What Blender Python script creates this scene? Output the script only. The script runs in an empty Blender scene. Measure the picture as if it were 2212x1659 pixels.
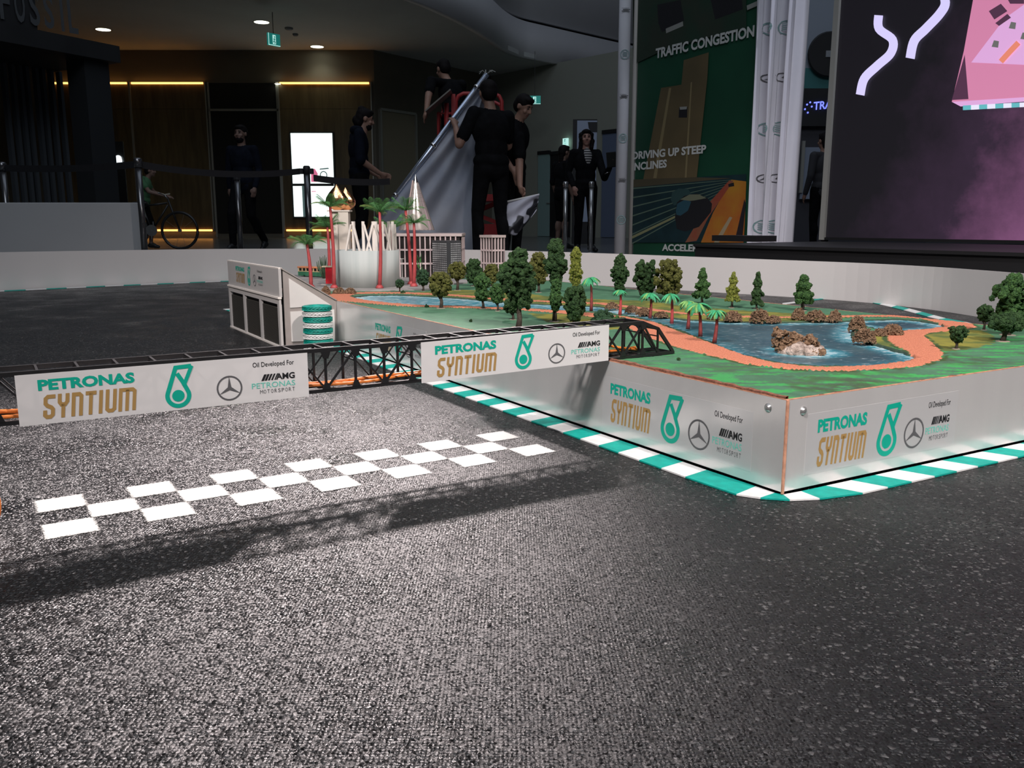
import bpy, bmesh, math, random
import numpy as np
from mathutils import Vector, Matrix, noise

random.seed(7)
np.random.seed(7)
S = bpy.context.scene
COL = S.collection

# ------------------------------------------------------------------ camera
F, CAMH, PITCH = 1860.0, 0.40, math.atan((829.5 - 482) / 1860.0)
cam_d = bpy.data.cameras.new('camera')
cam_d.sensor_fit = 'HORIZONTAL'
cam_d.sensor_width = 36.0
cam_d.lens = 36.0 * F / 2212.0
cam_d.clip_start = 0.02
cam_d.clip_end = 200
cam = bpy.data.objects.new('camera', cam_d)
cam.location = (0, 0, CAMH)
cam.rotation_euler = (math.pi / 2 - PITCH, 0, 0)
COL.objects.link(cam)
S.camera = cam

# ------------------------------------------------------------------ world, lights, exposure
w = bpy.data.worlds.new('world')
S.world = w
w.use_nodes = True
w.node_tree.nodes['Background'].inputs[0].default_value = (0.75, 0.88, 1.15, 1)
w.node_tree.nodes['Background'].inputs[1].default_value = 0.012
S.view_settings.view_transform = 'Standard'
S.view_settings.look = 'None'
S.view_settings.gamma = 1
S.view_settings.exposure = 0.0
S.view_settings.use_curve_mapping = False


def spot(name, loc, target, watts, color, half_deg, blend, radius):
    d = bpy.data.lights.new(name, 'SPOT')
    d.energy = watts
    d.color = color
    d.spot_size = math.radians(2 * half_deg)
    d.spot_blend = blend
    d.shadow_soft_size = radius
    o = bpy.data.objects.new(name, d)
    o.location = loc
    o.rotation_euler = (Vector(target) - Vector(loc)).to_track_quat('-Z', 'Y').to_euler()
    COL.objects.link(o)
    return o


def area(name, loc, target, watts, color, sx, sy):
    d = bpy.data.lights.new(name, 'AREA')
    d.shape = 'RECTANGLE'
    d.size, d.size_y = sx, sy
    d.energy = watts
    d.color = color
    o = bpy.data.objects.new(name, d)
    o.location = loc
    o.rotation_euler = (Vector(target) - Vector(loc)).to_track_quat('-Z', 'Y').to_euler()
    COL.objects.link(o)
    return o


# spotlights of the event rig: one beyond the start gantry throwing its shadow towards us, two over the public side
spot('rig_spot_back', (0.30, 7.6, 4.38), (-0.80, 0.84, 0), 7300, (1.0, 0.875, 0.865), 7.6, 1.0, 0.16)
spot('rig_spot_front', (-2.2, -2.6, 4.8), (1.0, 3.5, 0.1), 1700, (1.0, 0.91, 0.885), 22, 0.9, 0.42)
spot('rig_spot_front', (3.0, -2.2, 4.8), (0.85, 2.9, 0.1), 1500, (1.0, 0.90, 0.87), 25, 0.9, 0.12)
spot('rig_spot_stage', (4.2, 3.2, 5.6), (2.05, 7.45, 1.6), 330, (0.82, 0.86, 1.0), 11, 0.6, 0.15)
# daylight left in the atrium roof
area('atrium_daylight', (-1.0, -5.0, 11.0), (0, 6, 0.5), 540, (0.82, 0.89, 1.0), 10, 6)
area('atrium_skylight', (0, 9, 15), (0, 12, 0), 420, (0.72, 0.83, 1.0), 14, 12)

# ------------------------------------------------------------------ pixel rays -> places in the room
_c, _s = math.cos(PITCH), math.sin(PITCH)


def ray(px, py):
    x, y = (px - 1106) / F, -(py - 829.5) / F
    return Vector((x, _c + y * _s, -_s + y * _c))


def G(px, py, z=0.0):
    r = ray(px, py)
    t = (z - CAMH) / r.z
    return Vector((r.x * t, r.y * t, z))


def V(px, py, Y):
    r = ray(px, py)
    t = Y / r.y
    return Vector((r.x * t, Y, CAMH + r.z * t))


def PLN(px, py, p0, n):
    r = ray(px, py)
    o = Vector((0, 0, CAMH))
    t = (Vector(p0) - o).dot(Vector(n)) / r.dot(Vector(n))
    return o + r * t


# ------------------------------------------------------------------ materials
MATS = {}


def mat(name, color, rough=0.6, metal=0.0, spec=0.5, var=0.0, vscale=20.0, color2=None, bump=0.0, bscale=200.0,
        emit=None, estr=0.0, transl=0.0, alpha=1.0, bdist=0.002, bdetail=3.0, stretch=None):
    if name in MATS:
        return MATS[name]
    m = bpy.data.materials.new(name)
    m.use_nodes = True
    nt = m.node_tree
    b = nt.nodes['Principled BSDF']
    c = tuple(color) + (1,)
    b.inputs['Base Color'].default_value = c
    b.inputs['Roughness'].default_value = rough
    b.inputs['Metallic'].default_value = metal
    b.inputs['Specular IOR Level'].default_value = spec
    tc = nt.nodes.new('ShaderNodeTexCoord')
    vec = tc.outputs['Object']
    if stretch:
        mp = nt.nodes.new('ShaderNodeMapping')
        mp.inputs['Scale'].default_value = stretch
        nt.links.new(vec, mp.inputs[0])
        vec = mp.outputs[0]
    if var > 0 or color2:
        n = nt.nodes.new('ShaderNodeTexNoise')
        n.inputs['Scale'].default_value = vscale
        n.inputs['Detail'].default_value = 4
        nt.links.new(vec, n.inputs['Vector'])
        r = nt.nodes.new('ShaderNodeValToRGB')
        if color2:
            r.color_ramp.elements[0].color = c
            r.color_ramp.elements[1].color = tuple(color2) + (1,)
        else:
            r.color_ramp.elements[0].color = tuple(x * (1 - var) for x in color) + (1,)
            r.color_ramp.elements[1].color = tuple(min(1, x * (1 + var)) for x in color) + (1,)
        r.color_ramp.elements[0].position = 0.35
        r.color_ramp.elements[1].position = 0.65
        nt.links.new(n.outputs['Fac'], r.inputs[0])
        nt.links.new(r.outputs[0], b.inputs['Base Color'])
    if bump > 0:
        n2 = nt.nodes.new('ShaderNodeTexNoise')
        n2.inputs['Scale'].default_value = bscale
        n2.inputs['Detail'].default_value = bdetail
        nt.links.new(vec, n2.inputs['Vector'])
        bp = nt.nodes.new('ShaderNodeBump')
        bp.inputs['Strength'].default_value = bump
        bp.inputs['Distance'].default_value = bdist
        nt.links.new(n2.outputs['Fac'], bp.inputs['Height'])
        nt.links.new(bp.outputs[0], b.inputs['Normal'])
    if emit:
        b.inputs['Emission Color'].default_value = tuple(emit) + (1,)
        b.inputs['Emission Strength'].default_value = estr
    if transl > 0:
        t = nt.nodes.new('ShaderNodeBsdfTranslucent')
        t.inputs[0].default_value = c
        mx = nt.nodes.new('ShaderNodeMixShader')
        mx.inputs[0].default_value = transl
        out = nt.nodes['Material Output']
        nt.links.new(b.outputs[0], mx.inputs[1])
        nt.links.new(t.outputs[0], mx.inputs[2])
        nt.links.new(mx.outputs[0], out.inputs[0])
    if alpha < 1:
        b.inputs['Alpha'].default_value = alpha
    MATS[name] = m
    return m


def nodes_of(name):
    m = bpy.data.materials.new(name)
    m.use_nodes = True
    MATS[name] = m
    nt = m.node_tree
    return m, nt, nt.nodes['Principled BSDF'], nt.nodes['Material Output']


def N(nt, t, **kw):
    n = nt.nodes.new(t)
    for k, v in kw.items():
        if k in n.inputs:
            n.inputs[k].default_value = v
        else:
            setattr(n, k, v)
    return n


def ramp(nt, stops, src):
    r = nt.nodes.new('ShaderNodeValToRGB')
    e = r.color_ramp.elements
    while len(e) < len(stops):
        e.new(0.5)
    for i, (p, c) in enumerate(stops):
        e[i].position = p
        e[i].color = tuple(c) + (1,) if len(c) == 3 else c
    nt.links.new(src, r.inputs[0])
    return r


# ------------------------------------------------------------------ mesh helpers
ROOT = {}


def tag(o, label=None, cat=None, group=None, kind=None):
    if label:
        o['label'] = label
    if cat:
        o['category'] = cat
    if group:
        o['group'] = group
    if kind:
        o['kind'] = kind
    return o


def empty(name, loc=(0, 0, 0), label=None, cat=None, group=None, kind=None):
    o = bpy.data.objects.new(name, None)
    o.empty_display_size = 0.05
    o.location = loc
    COL.objects.link(o)
    ROOT[o.name] = Vector(loc)
    return tag(o, label, cat, group, kind)


def link_mesh(name, me, m, parent=None, smooth=False):
    o = bpy.data.objects.new(name, me)
    if m is not None:
        for k in (m if isinstance(m, (list, tuple)) else [m]):
            me.materials.append(k)
    if smooth:
        me.polygons.foreach_set('use_smooth', [True] * len(me.polygons))
    COL.objects.link(o)
    if parent is not None:
        o.parent = parent
        ROOT[o.name] = ROOT[parent.name]
    else:
        ROOT[o.name] = Vector((0, 0, 0))
    return o


class MB:
    def __init__(self):
        self.v, self.f = [], []

    def add(self, verts, faces):
        b = len(self.v)
        self.v += [tuple(p) for p in verts]
        self.f += [tuple(b + i for i in f) for f in faces]
        return self

    def hexa(self, p):
        """eight corners: bottom ring 0-3, top ring 4-7"""
        return self.add(p, [(3, 2, 1, 0), (4, 5, 6, 7), (0, 1, 5, 4), (1, 2, 6, 5), (2, 3, 7, 6), (3, 0, 4, 7)])

    def box(self, c, size, x=Vector((1, 0, 0)), y=Vector((0, 1, 0)), z=Vector((0, 0, 1))):
        c = Vector(c)
        a, b, d = Vector(x) * size[0] / 2, Vector(y) * size[1] / 2, Vector(z) * size[2] / 2
        return self.hexa([c - a - b - d, c + a - b - d, c + a + b - d, c - a + b - d,
                          c - a - b + d, c + a - b + d, c + a + b + d, c - a + b + d])

    def beam(self, p0, p1, wd, ht, up=Vector((0, 0, 1))):
        p0, p1 = Vector(p0), Vector(p1)
        d = (p1 - p0)
        L = d.length
        d.normalize()
        s = d.cross(Vector(up))
        if s.length < 1e-5:
            s = d.cross(Vector((1, 0, 0)))
        s.normalize()
        u = s.cross(d)
        return self.box((p0 + p1) / 2, (L, wd, ht), d, s, u)

    def prism(self, poly, off):
        """closed polygon of points extruded by a vector"""
        n = len(poly)
        off = Vector(off)
        b = [Vector(p) for p in poly]
        self.add(b + [p + off for p in b],
                 [tuple(range(n - 1, -1, -1)), tuple(range(n, 2 * n))] + [(i, (i + 1) % n, n + (i + 1) % n, n + i) for i in range(n)])
        return self

    def tube(self, path, radii, seg=8, caps=True):
        path = [Vector(p) for p in path]
        n = len(path)
        if not isinstance(radii, (list, tuple)):
            radii = [radii] * n
        b = len(self.v)
        prev = None
        for i, p in enumerate(path):
            d = (path[min(i + 1, n - 1)] - path[max(i - 1, 0)])
            d.normalize()
            if prev is None:
                a = d.orthogonal().normalized()
            else:
                a = (prev - d * prev.dot(d))
                a = a.normalized() if a.length > 1e-6 else d.orthogonal().normalized()
            prev = a
            c = d.cross(a)
            for k in range(seg):
                t = 2 * math.pi * k / seg
                self.v.append(tuple(p + (a * math.cos(t) + c * math.sin(t)) * radii[i]))
        for i in range(n - 1):
            for k in range(seg):
                k2 = (k + 1) % seg
                self.f.append((b + i * seg + k, b + i * seg + k2, b + (i + 1) * seg + k2, b + (i + 1) * seg + k))
        if caps:
            self.f.append(tuple(b + k for k in range(seg - 1, -1, -1)))
            self.f.append(tuple(b + (n - 1) * seg + k for k in range(seg)))
        return self

    def lathe(self, prof, c=(0, 0, 0), seg=24, axis='z', a0=0.0, a1=2 * math.pi):
        c = Vector(c)
        b = len(self.v)
        full = abs(a1 - a0 - 2 * math.pi) < 1e-6
        m = seg if full else seg + 1
        for r, z in prof:
            for k in range(m):
                t = a0 + (a1 - a0) * k / seg
                p = (r * math.cos(t), r * math.sin(t), z)
                self.v.append(tuple(c + Vector(p)))
        for i in range(len(prof) - 1):
            for k in range(seg):
                k2 = (k + 1) % m
                self.f.append((b + i * m + k, b + i * m + k2, b + (i + 1) * m + k2, b + (i + 1) * m + k))
        return self

    def build(self, name, m, parent=None, smooth=False, local=False):
        me = bpy.data.meshes.new(name)
        off = ROOT[parent.name] if (parent is not None and not local) else Vector((0, 0, 0))
        ox, oy, oz = off
        me.from_pydata([(a - ox, b - oy, c - oz) for a, b, c in self.v], [], self.f)
        me.update()
        return link_mesh(name, me, m, parent, smooth)


def put(o, bevel=0.0, seg=2):
    if bevel:
        md = o.modifiers.new('bevel', 'BEVEL')
        md.width = bevel
        md.segments = seg
        md.limit_method = 'ANGLE'
    return o


def copy_tree(o, parent=None):
    c = o.copy()
    COL.objects.link(c)
    c.parent = parent
    ROOT[c.name] = ROOT[o.name].copy()
    for ch in list(o.children):
        copy_tree(ch, c)
    return c


# ------------------------------------------------------------------ flat print: lettering and emblems
_TXT = {}


def text2d(s, bold=0.0):
    k = (s, bold)
    if k in _TXT:
        return _TXT[k]
    cu = bpy.data.curves.new('lettering', 'FONT')
    cu.body = s
    cu.offset = bold
    cu.resolution_u = 3
    cu.dimensions = '2D'
    cu.fill_mode = 'BOTH'
    o = bpy.data.objects.new('lettering', cu)
    COL.objects.link(o)
    dg = bpy.context.evaluated_depsgraph_get()
    me = bpy.data.meshes.new_from_object(o.evaluated_get(dg))
    v = np.array([p.co[:2] for p in me.vertices])
    f = [tuple(p.vertices) for p in me.polygons]
    lo, hi = v.min(0), v.max(0)
    v = (v - lo) / (hi - lo)
    bpy.data.objects.remove(o)
    bpy.data.meshes.remove(me)
    bpy.data.curves.remove(cu)
    _TXT[k] = (v, f)
    return _TXT[k]


def stroke(pts, t, closed=False):
    """polyline of 2-D points as a ribbon of width t, mitred"""
    p = [np.array(q, float) for q in pts]
    n = len(p)
    vs = []
    for i in range(n):
        a = p[(i - 1) % n] if (closed or i > 0) else p[i]
        c = p[(i + 1) % n] if (closed or i < n - 1) else p[i]
        d1, d2 = p[i] - a, c - p[i]
        l1, l2 = np.linalg.norm(d1), np.linalg.norm(d2)
        d1 = d1 / l1 if l1 > 1e-9 else d2 / max(l2, 1e-9)
        d2 = d2 / l2 if l2 > 1e-9 else d1
        n1, n2 = np.array([-d1[1], d1[0]]), np.array([-d2[1], d2[0]])
        m = n1 + n2
        ml = np.linalg.norm(m)
        m = m / ml if ml > 1e-6 else n1
        k = min(1 / max(m.dot(n1), 0.35), 2.2)
        vs += [p[i] + m * t / 2 * k, p[i] - m * t / 2 * k]
    fs = []
    for i in range(n if closed else n - 1):
        j = (i + 1) % n
        fs.append((2 * i, 2 * i + 1, 2 * j + 1, 2 * j))
    return np.array(vs), fs


class Print:
    """flat print on a frame O + x*U + y*Vv (x, y in metres), lying eps proud along nrm"""

    def __init__(self, O, U, Vv, eps):
        self.O, self.U, self.W = Vector(O), Vector(U).normalized(), Vector(Vv).normalized()
        self.n = self.U.cross(self.W).normalized()
        self.eps = eps
        self.mb = MB()

    def new(self):
        self.mb = MB()
        return self

    def pts(self, v, f, lay=0.0):
        self.mb.add([self.O + self.U * float(a) + self.W * float(b) + self.n * (self.eps + lay) for a, b in v], f)
        return self

    def fit(self, v, f, x0, x1, y0, y1, shear=0.0, lay=0.0):
        v = np.array(v)
        x = x0 + v[:, 0] * (x1 - x0) + (v[:, 1] - 0.5) * (y1 - y0) * shear
        y = y0 + v[:, 1] * (y1 - y0)
        return self.pts(np.stack([x, y], 1), f, lay)

    def text(self, s, x0, x1, y0, y1, bold=0.0, shear=0.0, lay=0.0):
        v, f = text2d(s, bold)
        return self.fit(v, f, x0, x1, y0, y1, shear, lay)

    def done(self, name, m, parent):
        return self.mb.build(name, m, parent)


def rects(rs):
    v, f = [], []
    for x0, y0, x1, y1 in rs:
        b = len(v)
        v += [(x0, y0), (x1, y0), (x1, y1), (x0, y1)]
        f.append((b, b + 1, b + 2, b + 3))
    return v, f


def squared_word():
    """the gold squared italic word, letters on a 0..1 box"""
    letters = {
        'S': [[(1.0, .92), (.36, .92), (.18, .84), (.18, .64), (.34, .55), (.68, .47), (.83, .38), (.83, .16), (.66, .08), (.34, .08), (.17, .16), (.17, .36)]],
        'Y': [[(.17, 1.0), (.17, .66), (.34, .55), (.66, .55), (.83, .66), (.83, 1.0)], [(.5, .56), (.5, 0)]],
        'N': [[(.17, 0), (.17, .92), (.66, .92), (.83, .84), (.83, 0)]],
        'T': [[(0, .92), (1.0, .92)], [(.5, .92), (.5, 0)]],
        'I': [[(.5, 0), (.5, 1)]],
        'U': [[(.17, 1.0), (.17, .16), (.34, .08), (.66, .08), (.83, .16), (.83, 1.0)]],
        'M': [[(.10, 0), (.10, .92), (.80, .92), (.92, .84), (.92, 0)], [(.5, .92), (.5, 0)]],
    }
    wd = {'S': 1, 'Y': 1, 'N': 1, 'T': .95, 'I': .42, 'U': 1, 'M': 1.55}
    x = 0
    out_v, out_f = [], []
    for ch in 'SYNTIUM':
        W_ = wd[ch]
        for pl in letters[ch]:
            # stroke in a space where letter width 0.6 of height
            pts = [(px_ * W_ * 0.50, py_) for px_, py_ in pl]
            v, f = stroke(pts, .165)
            b = len(out_v)
            out_v += [(x + a, y) for a, y in v]
            out_f += [tuple(b + i for i in q) for q in f]
        x += W_ * 0.50 + 0.10
    v = np.array(out_v)
    v[:, 1] = np.clip(v[:, 1], 0, 1)
    lo, hi = v[:, 0].min(), v[:, 0].max()
    v[:, 0] = (v[:, 0] - lo) / (hi - lo)
    return v, out_f


GOLD_WORD = squared_word()


def drop_outline():
    """teardrop with a leaf, in a box 0.62 wide by 1 high"""
    cx, cy, r = .285, .285, .235
    th0, th1 = math.radians(162), math.radians(378)
    arc = [(cx + r * math.cos(th0 + (th1 - th0) * i / 22), cy + r * math.sin(th0 + (th1 - th0) * i / 22)) for i in range(23)]
    p1 = [(.605, .952), (.265, .935)] + arc + [(.40, .60), (.285, .80)]
    p2 = [(.615, .955), (.415, .50)]
    return [stroke(p1, .095), stroke(p2, .085)]


DROP = drop_outline()


def disc2d(cx, cy, r, n=24):
    return [(cx + r * math.cos(2 * math.pi * i / n), cy + r * math.sin(2 * math.pi * i / n)) for i in range(n)], [tuple(range(n))]


def ring2d(cx, cy, r, t, n=28, sx=1.0):
    return stroke([(cx + sx * r * math.cos(2 * math.pi * i / n), cy + r * math.sin(2 * math.pi * i / n)) for i in range(n)], t, True)


def star2d(cx, cy, r):
    v, f = [(cx, cy)], []
    pts = []
    for k in range(6):
        a = math.pi / 2 + k * math.pi / 3
        rr = r if k % 2 == 0 else r * 0.17
        pts.append((cx + rr * math.cos(a), cy + rr * math.sin(a)))
    return v + pts, [(0, 1 + k, 1 + (k + 1) % 6) for k in range(6)]


GREEN = mat('print_green', (0.000, 0.36, 0.255), 0.45)
GOLDP = mat('print_gold', (0.37, 0.225, 0.075), 0.45)
BLACKP = mat('print_black', (0.012, 0.012, 0.014), 0.45)
GREYP = mat('print_grey', (0.10, 0.10, 0.105), 0.4)
MINTP = mat('print_mint', (0.12, 0.55, 0.44), 0.45)


def livery(parent, O, U, Vv, W_, Hh, eps=0.0005):
    """the printed banner layout: green word, gold word, drop emblem, star emblem and team lettering"""
    p = Print(O, U, Vv, eps)
    p.new().text('PETRONAS', .065 * W_, .368 * W_, .665 * Hh, .885 * Hh, bold=.046).done('green_lettering', GREEN, parent)
    p.new().fit(*GOLD_WORD, .075 * W_, .368 * W_, .10 * Hh, .575 * Hh, shear=.11).done('gold_lettering', GOLDP, parent)
    k = .92 * Hh
    p.new()
    x0 = .515 * W_ - .31 * k
    for q_, (v, f) in enumerate(DROP):
        p.pts(np.array(v) * k + np.array([x0, .045 * Hh]), f, q_ * .00015)
    v, f = disc2d(.285, .285, .135)
    p.pts(np.array(v) * k + np.array([x0, .045 * Hh]), f)
    p.done('drop_emblem', GREEN, parent)
    p.new()
    cx, cy, r = .695 * W_, .365 * Hh, .255 * Hh
    p.pts(*ring2d(cx, cy, r, .035 * Hh))
    p.pts(*star2d(cx, cy, r), lay=.00012)
    p.done('star_emblem', GREYP, parent)
    p.new().text('Oil Developed For', .785 * W_, .945 * W_, .735 * Hh, .875 * Hh, bold=.004).done('slogan_lettering', BLACKP, parent)
    p.new()
    for i in range(5):
        xx = (.815 + .0125 * i) * W_
        ww = (.0105 - .0013 * i) * W_
        p.pts([(xx, .455 * Hh), (xx + ww, .455 * Hh), (xx + ww + .012 * W_, .595 * Hh), (xx + .012 * W_, .595 * Hh)], [(0, 1, 2, 3)])
    p.text('AMG', .872 * W_, .946 * W_, .455 * Hh, .595 * Hh, bold=.03)
    p.done('black_lettering', BLACKP, parent)
    p.new().text('PETRONAS', .778 * W_, .946 * W_, .295 * Hh, .415 * Hh, bold=0).done('mint_lettering', MINTP, parent)
    p.new()
    for i, ch in enumerate('MOTORSPORT'):
        xa = (.808 + .0140 * i) * W_
        p.text(ch, xa, xa + (.0115 if ch == 'M' else .0095) * W_, .17 * Hh, .255 * Hh, bold=0)
    p.done('grey_lettering', GREYP, parent)

# ------------------------------------------------------------------ frames of the place
C0 = Vector((0.400, 1.228, 0))            # near corner of the model landscape
LD = Vector((-0.5147, 0.8574, 0))         # along its long side
RD = Vector((0.8660, 0.5000, 0))          # along its short side
PZ = 0.146                                # top of its side panels
ZG = 0.147                                # its turf
PLEN, PWID = 3.35, 1.17


def PT(u, v, z=0.0):
    p = C0 + RD * u + LD * v
    return Vector((p.x, p.y, z))


_det = RD.x * LD.y - RD.y * LD.x


def UV(p):
    dx, dy = p[0] - C0.x, p[1] - C0.y
    return ((dx * LD.y - dy * LD.x) / _det, (RD.x * dy - RD.y * dx) / _det)


# ------------------------------------------------------------------ ground
m_tile, nt, b, out = nodes_of('mall_floor')
tc = N(nt, 'ShaderNodeTexCoord')
n1 = N(nt, 'ShaderNodeTexNoise', Scale=0.8)
nt.links.new(tc.outputs['Object'], n1.inputs['Vector'])
r = ramp(nt, [(0.3, (0.11, 0.11, 0.11)), (0.7, (0.16, 0.16, 0.155))], n1.outputs['Fac'])
nt.links.new(r.outputs[0], b.inputs['Base Color'])
b.inputs['Roughness'].default_value = 0.22
tag(MB().box((0, 14, -0.06), (60, 44, 0.09)).build('floor', m_tile), kind='structure',
    label='dark polished mall floor beyond the white track barrier')

# asphalt: dark, glossy and grainy
m_asph, nt, b, out = nodes_of('asphalt')
tc = N(nt, 'ShaderNodeTexCoord')
nz = N(nt, 'ShaderNodeTexNoise', Scale=300.0, Detail=3.0, Roughness=0.6)
vo = N(nt, 'ShaderNodeTexVoronoi', Scale=285.0)
big = N(nt, 'ShaderNodeTexNoise', Scale=5.0, Detail=5.0, Roughness=0.6)
pat = N(nt, 'ShaderNodeTexNoise', Scale=20.0, Detail=5.0, Roughness=0.6)
for n in (nz, vo, big, pat):
    nt.links.new(tc.outputs['Object'], n.inputs['Vector'])
r = ramp(nt, [(0.30, (0.004, 0.004, 0.0044)), (0.60, (0.010, 0.0097, 0.0097)), (0.80, (0.032, 0.031, 0.031))], nz.outputs['Fac'])
sc_ = N(nt, 'ShaderNodeSeparateColor')
nt.links.new(vo.outputs['Color'], sc_.inputs[0])
pale_speck = ramp(nt, [(0.955, (0, 0, 0)), (0.965, (1, 1, 1))], sc_.outputs[2])  # a few random grains get a paler base colour
mxc = N(nt, 'ShaderNodeMix', data_type='RGBA')
nt.links.new(pale_speck.outputs[0], mxc.inputs[0])
nt.links.new(r.outputs[0], mxc.inputs[6])
mxc.inputs[7].default_value = (0.10, 0.096, 0.094, 1)
nt.links.new(mxc.outputs[2], b.inputs['Base Color'])
mul = N(nt, 'ShaderNodeMath', operation='MULTIPLY_ADD')
nt.links.new(big.outputs['Fac'], mul.inputs[0])
mul.inputs[1].default_value = 0.80
mul.inputs[2].default_value = -0.02
nt.links.new(mul.outputs[0], b.inputs['Roughness'])
b.inputs['Specular IOR Level'].default_value = 0.62
# every grain is a little facet of its own
sub_ = N(nt, 'ShaderNodeVectorMath', operation='SUBTRACT')
nt.links.new(vo.outputs['Color'], sub_.inputs[0])
sub_.inputs[1].default_value = (0.5, 0.5, 0.5)
scl = N(nt, 'ShaderNodeVectorMath', operation='MULTIPLY')
nt.links.new(sub_.outputs[0], scl.inputs[0])
scl.inputs[1].default_value = (1.1, 1.1, 0.0)
geo = N(nt, 'ShaderNodeNewGeometry')
addn = N(nt, 'ShaderNodeVectorMath', operation='ADD')
nt.links.new(geo.outputs['Normal'], addn.inputs[0])
nt.links.new(scl.outputs[0], addn.inputs[1])
nrm_n = N(nt, 'ShaderNodeVectorMath', operation='NORMALIZE')
nt.links.new(addn.outputs[0], nrm_n.inputs[0])
hgt = N(nt, 'ShaderNodeMath', operation='MULTIPLY_ADD')
nt.links.new(vo.outputs['Distance'], hgt.inputs[0])
hgt.inputs[1].default_value = -1.0
nt.links.new(nz.outputs['Fac'], hgt.inputs[2])
h2 = N(nt, 'ShaderNodeMath', operation='MULTIPLY_ADD')
nt.links.new(pat.outputs['Fac'], h2.inputs[0])
h2.inputs[1].default_value = 4.0
nt.links.new(hgt.outputs[0], h2.inputs[2])
bp = N(nt, 'ShaderNodeBump', Strength=0.8, Distance=0.0022)
nt.links.new(h2.outputs[0], bp.inputs['Height'])
nt.links.new(nrm_n.outputs[0], bp.inputs['Normal'])
nt.links.new(bp.outputs[0], b.inputs['Normal'])

BAR = [(-4.6, 3.3, .232), (-4.05, 4.0, .231), (-3.60, 4.6, .230), (-3.06, 5.20, .229), (-2.55, 5.68, .226), (-2.04, 6.07, .223), (-1.52, 6.27, .219),
       (-0.95, 6.34, .216), (-0.40, 6.24, .214), (0.05, 6.02, .212), (0.45, 5.74, .209), (0.80, 5.44, .206), (1.12, 5.14, .203), (1.50, 4.78, .200),
       (1.78, 4.46, .199), (1.95, 4.10, .199), (2.02, 3.75, .200), (2.05, 3.40, .202), (2.08, 3.0, .204), (2.12, 2.5, .206), (2.2, 1.9, .206)]
poly = [Vector((x, y, -0.012)) for x, y, _ in BAR] + [Vector((2.2, -1.6, -0.012)), Vector((-4.8, -1.6, -0.012))]
ap = MB().prism(poly[::-1], (0, 0, 0.012)).build('asphalt_track', m_asph)
tag(ap, 'black grainy asphalt racetrack surface', kind='structure')

# ------------------------------------------------------------------ white chequered start line, sprayed on
m_paint, nt, b, out = nodes_of('sprayed_paint')
tc = N(nt, 'ShaderNodeTexCoord')
sep = N(nt, 'ShaderNodeSeparateXYZ')
nt.links.new(tc.outputs['UV'], sep.inputs[0])
prev = None
for ax in (0, 1):
    a = N(nt, 'ShaderNodeMath', operation='SUBTRACT')
    nt.links.new(sep.outputs[ax], a.inputs[0])
    a.inputs[1].default_value = 0.5
    ab = N(nt, 'ShaderNodeMath', operation='ABSOLUTE')
    nt.links.new(a.outputs[0], ab.inputs[0])
    if prev is None:
        prev = ab
    else:
        mxn = N(nt, 'ShaderNodeMath', operation='MAXIMUM')
        nt.links.new(prev.outputs[0], mxn.inputs[0])
        nt.links.new(ab.outputs[0], mxn.inputs[1])
nz = N(nt, 'ShaderNodeTexNoise', Scale=420.0, Detail=2.0)
nt.links.new(tc.outputs['Object'], nz.inputs['Vector'])
ad = N(nt, 'ShaderNodeMath', operation='MULTIPLY_ADD')
nt.links.new(nz.outputs['Fac'], ad.inputs[0])
ad.inputs[1].default_value = 0.16
nt.links.new(mxn.outputs[0], ad.inputs[2])
r = ramp(nt, [(0.50, (1, 1, 1)), (0.56, (0, 0, 0))], ad.outputs[0])
nt.links.new(r.outputs[0], b.inputs['Alpha'])
b.inputs['Base Color'].default_value = (0.62, 0.62, 0.585, 1)
b.inputs['Roughness'].default_value = 0.6
bp = N(nt, 'ShaderNodeBump', Strength=0.5, Distance=0.0012)
nt.links.new(nz.outputs['Fac'], bp.inputs['Height'])
nt.links.new(bp.outputs[0], b.inputs['Normal'])

qa, qb, qc, qd = G(75, 1083.5), G(1086.4, 932), G(1200, 976), G(100, 1166)
line = empty('start_line', tuple((qa + qc) / 2), 'white chequered start line sprayed across the asphalt', 'start line', kind='thing')


def quadpt(s, t):
    return (qa * (1 - s) + qb * s) * (1 - t) + (qd * (1 - s) + qc * s) * t


for rr in range(3):
    for cc in range(13):
        if (rr + cc) % 2 == 0:
            e = 0.06
            s0, s1 = (cc - e) / 13, (cc + 1 + e) / 13
            t0, t1 = (rr - e) / 3, (rr + 1 + e) / 3
            pts = [quadpt(s0, t1), quadpt(s1, t1), quadpt(s1, t0), quadpt(s0, t0)]
            mb = MB()
            mb.add([p + Vector((0, 0, 0.0009)) for p in pts], [(0, 1, 2, 3)])
            o = mb.build('painted_square', m_paint, line)
            uvl = o.data.uv_layers.new(name='UVMap')
            for i, q in enumerate([(0, 0), (1, 0), (1, 1), (0, 1)]):
                uvl.data[i].uv = q

# ------------------------------------------------------------------ kerbs
m_kt = mat('kerb_teal', (0.0, 0.36, 0.29), 0.55, var=0.12, vscale=60, bump=0.4, bscale=500)
m_kw = mat('kerb_white', (0.74, 0.74, 0.72), 0.55, var=0.05, vscale=60, bump=0.4, bscale=500)


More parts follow.
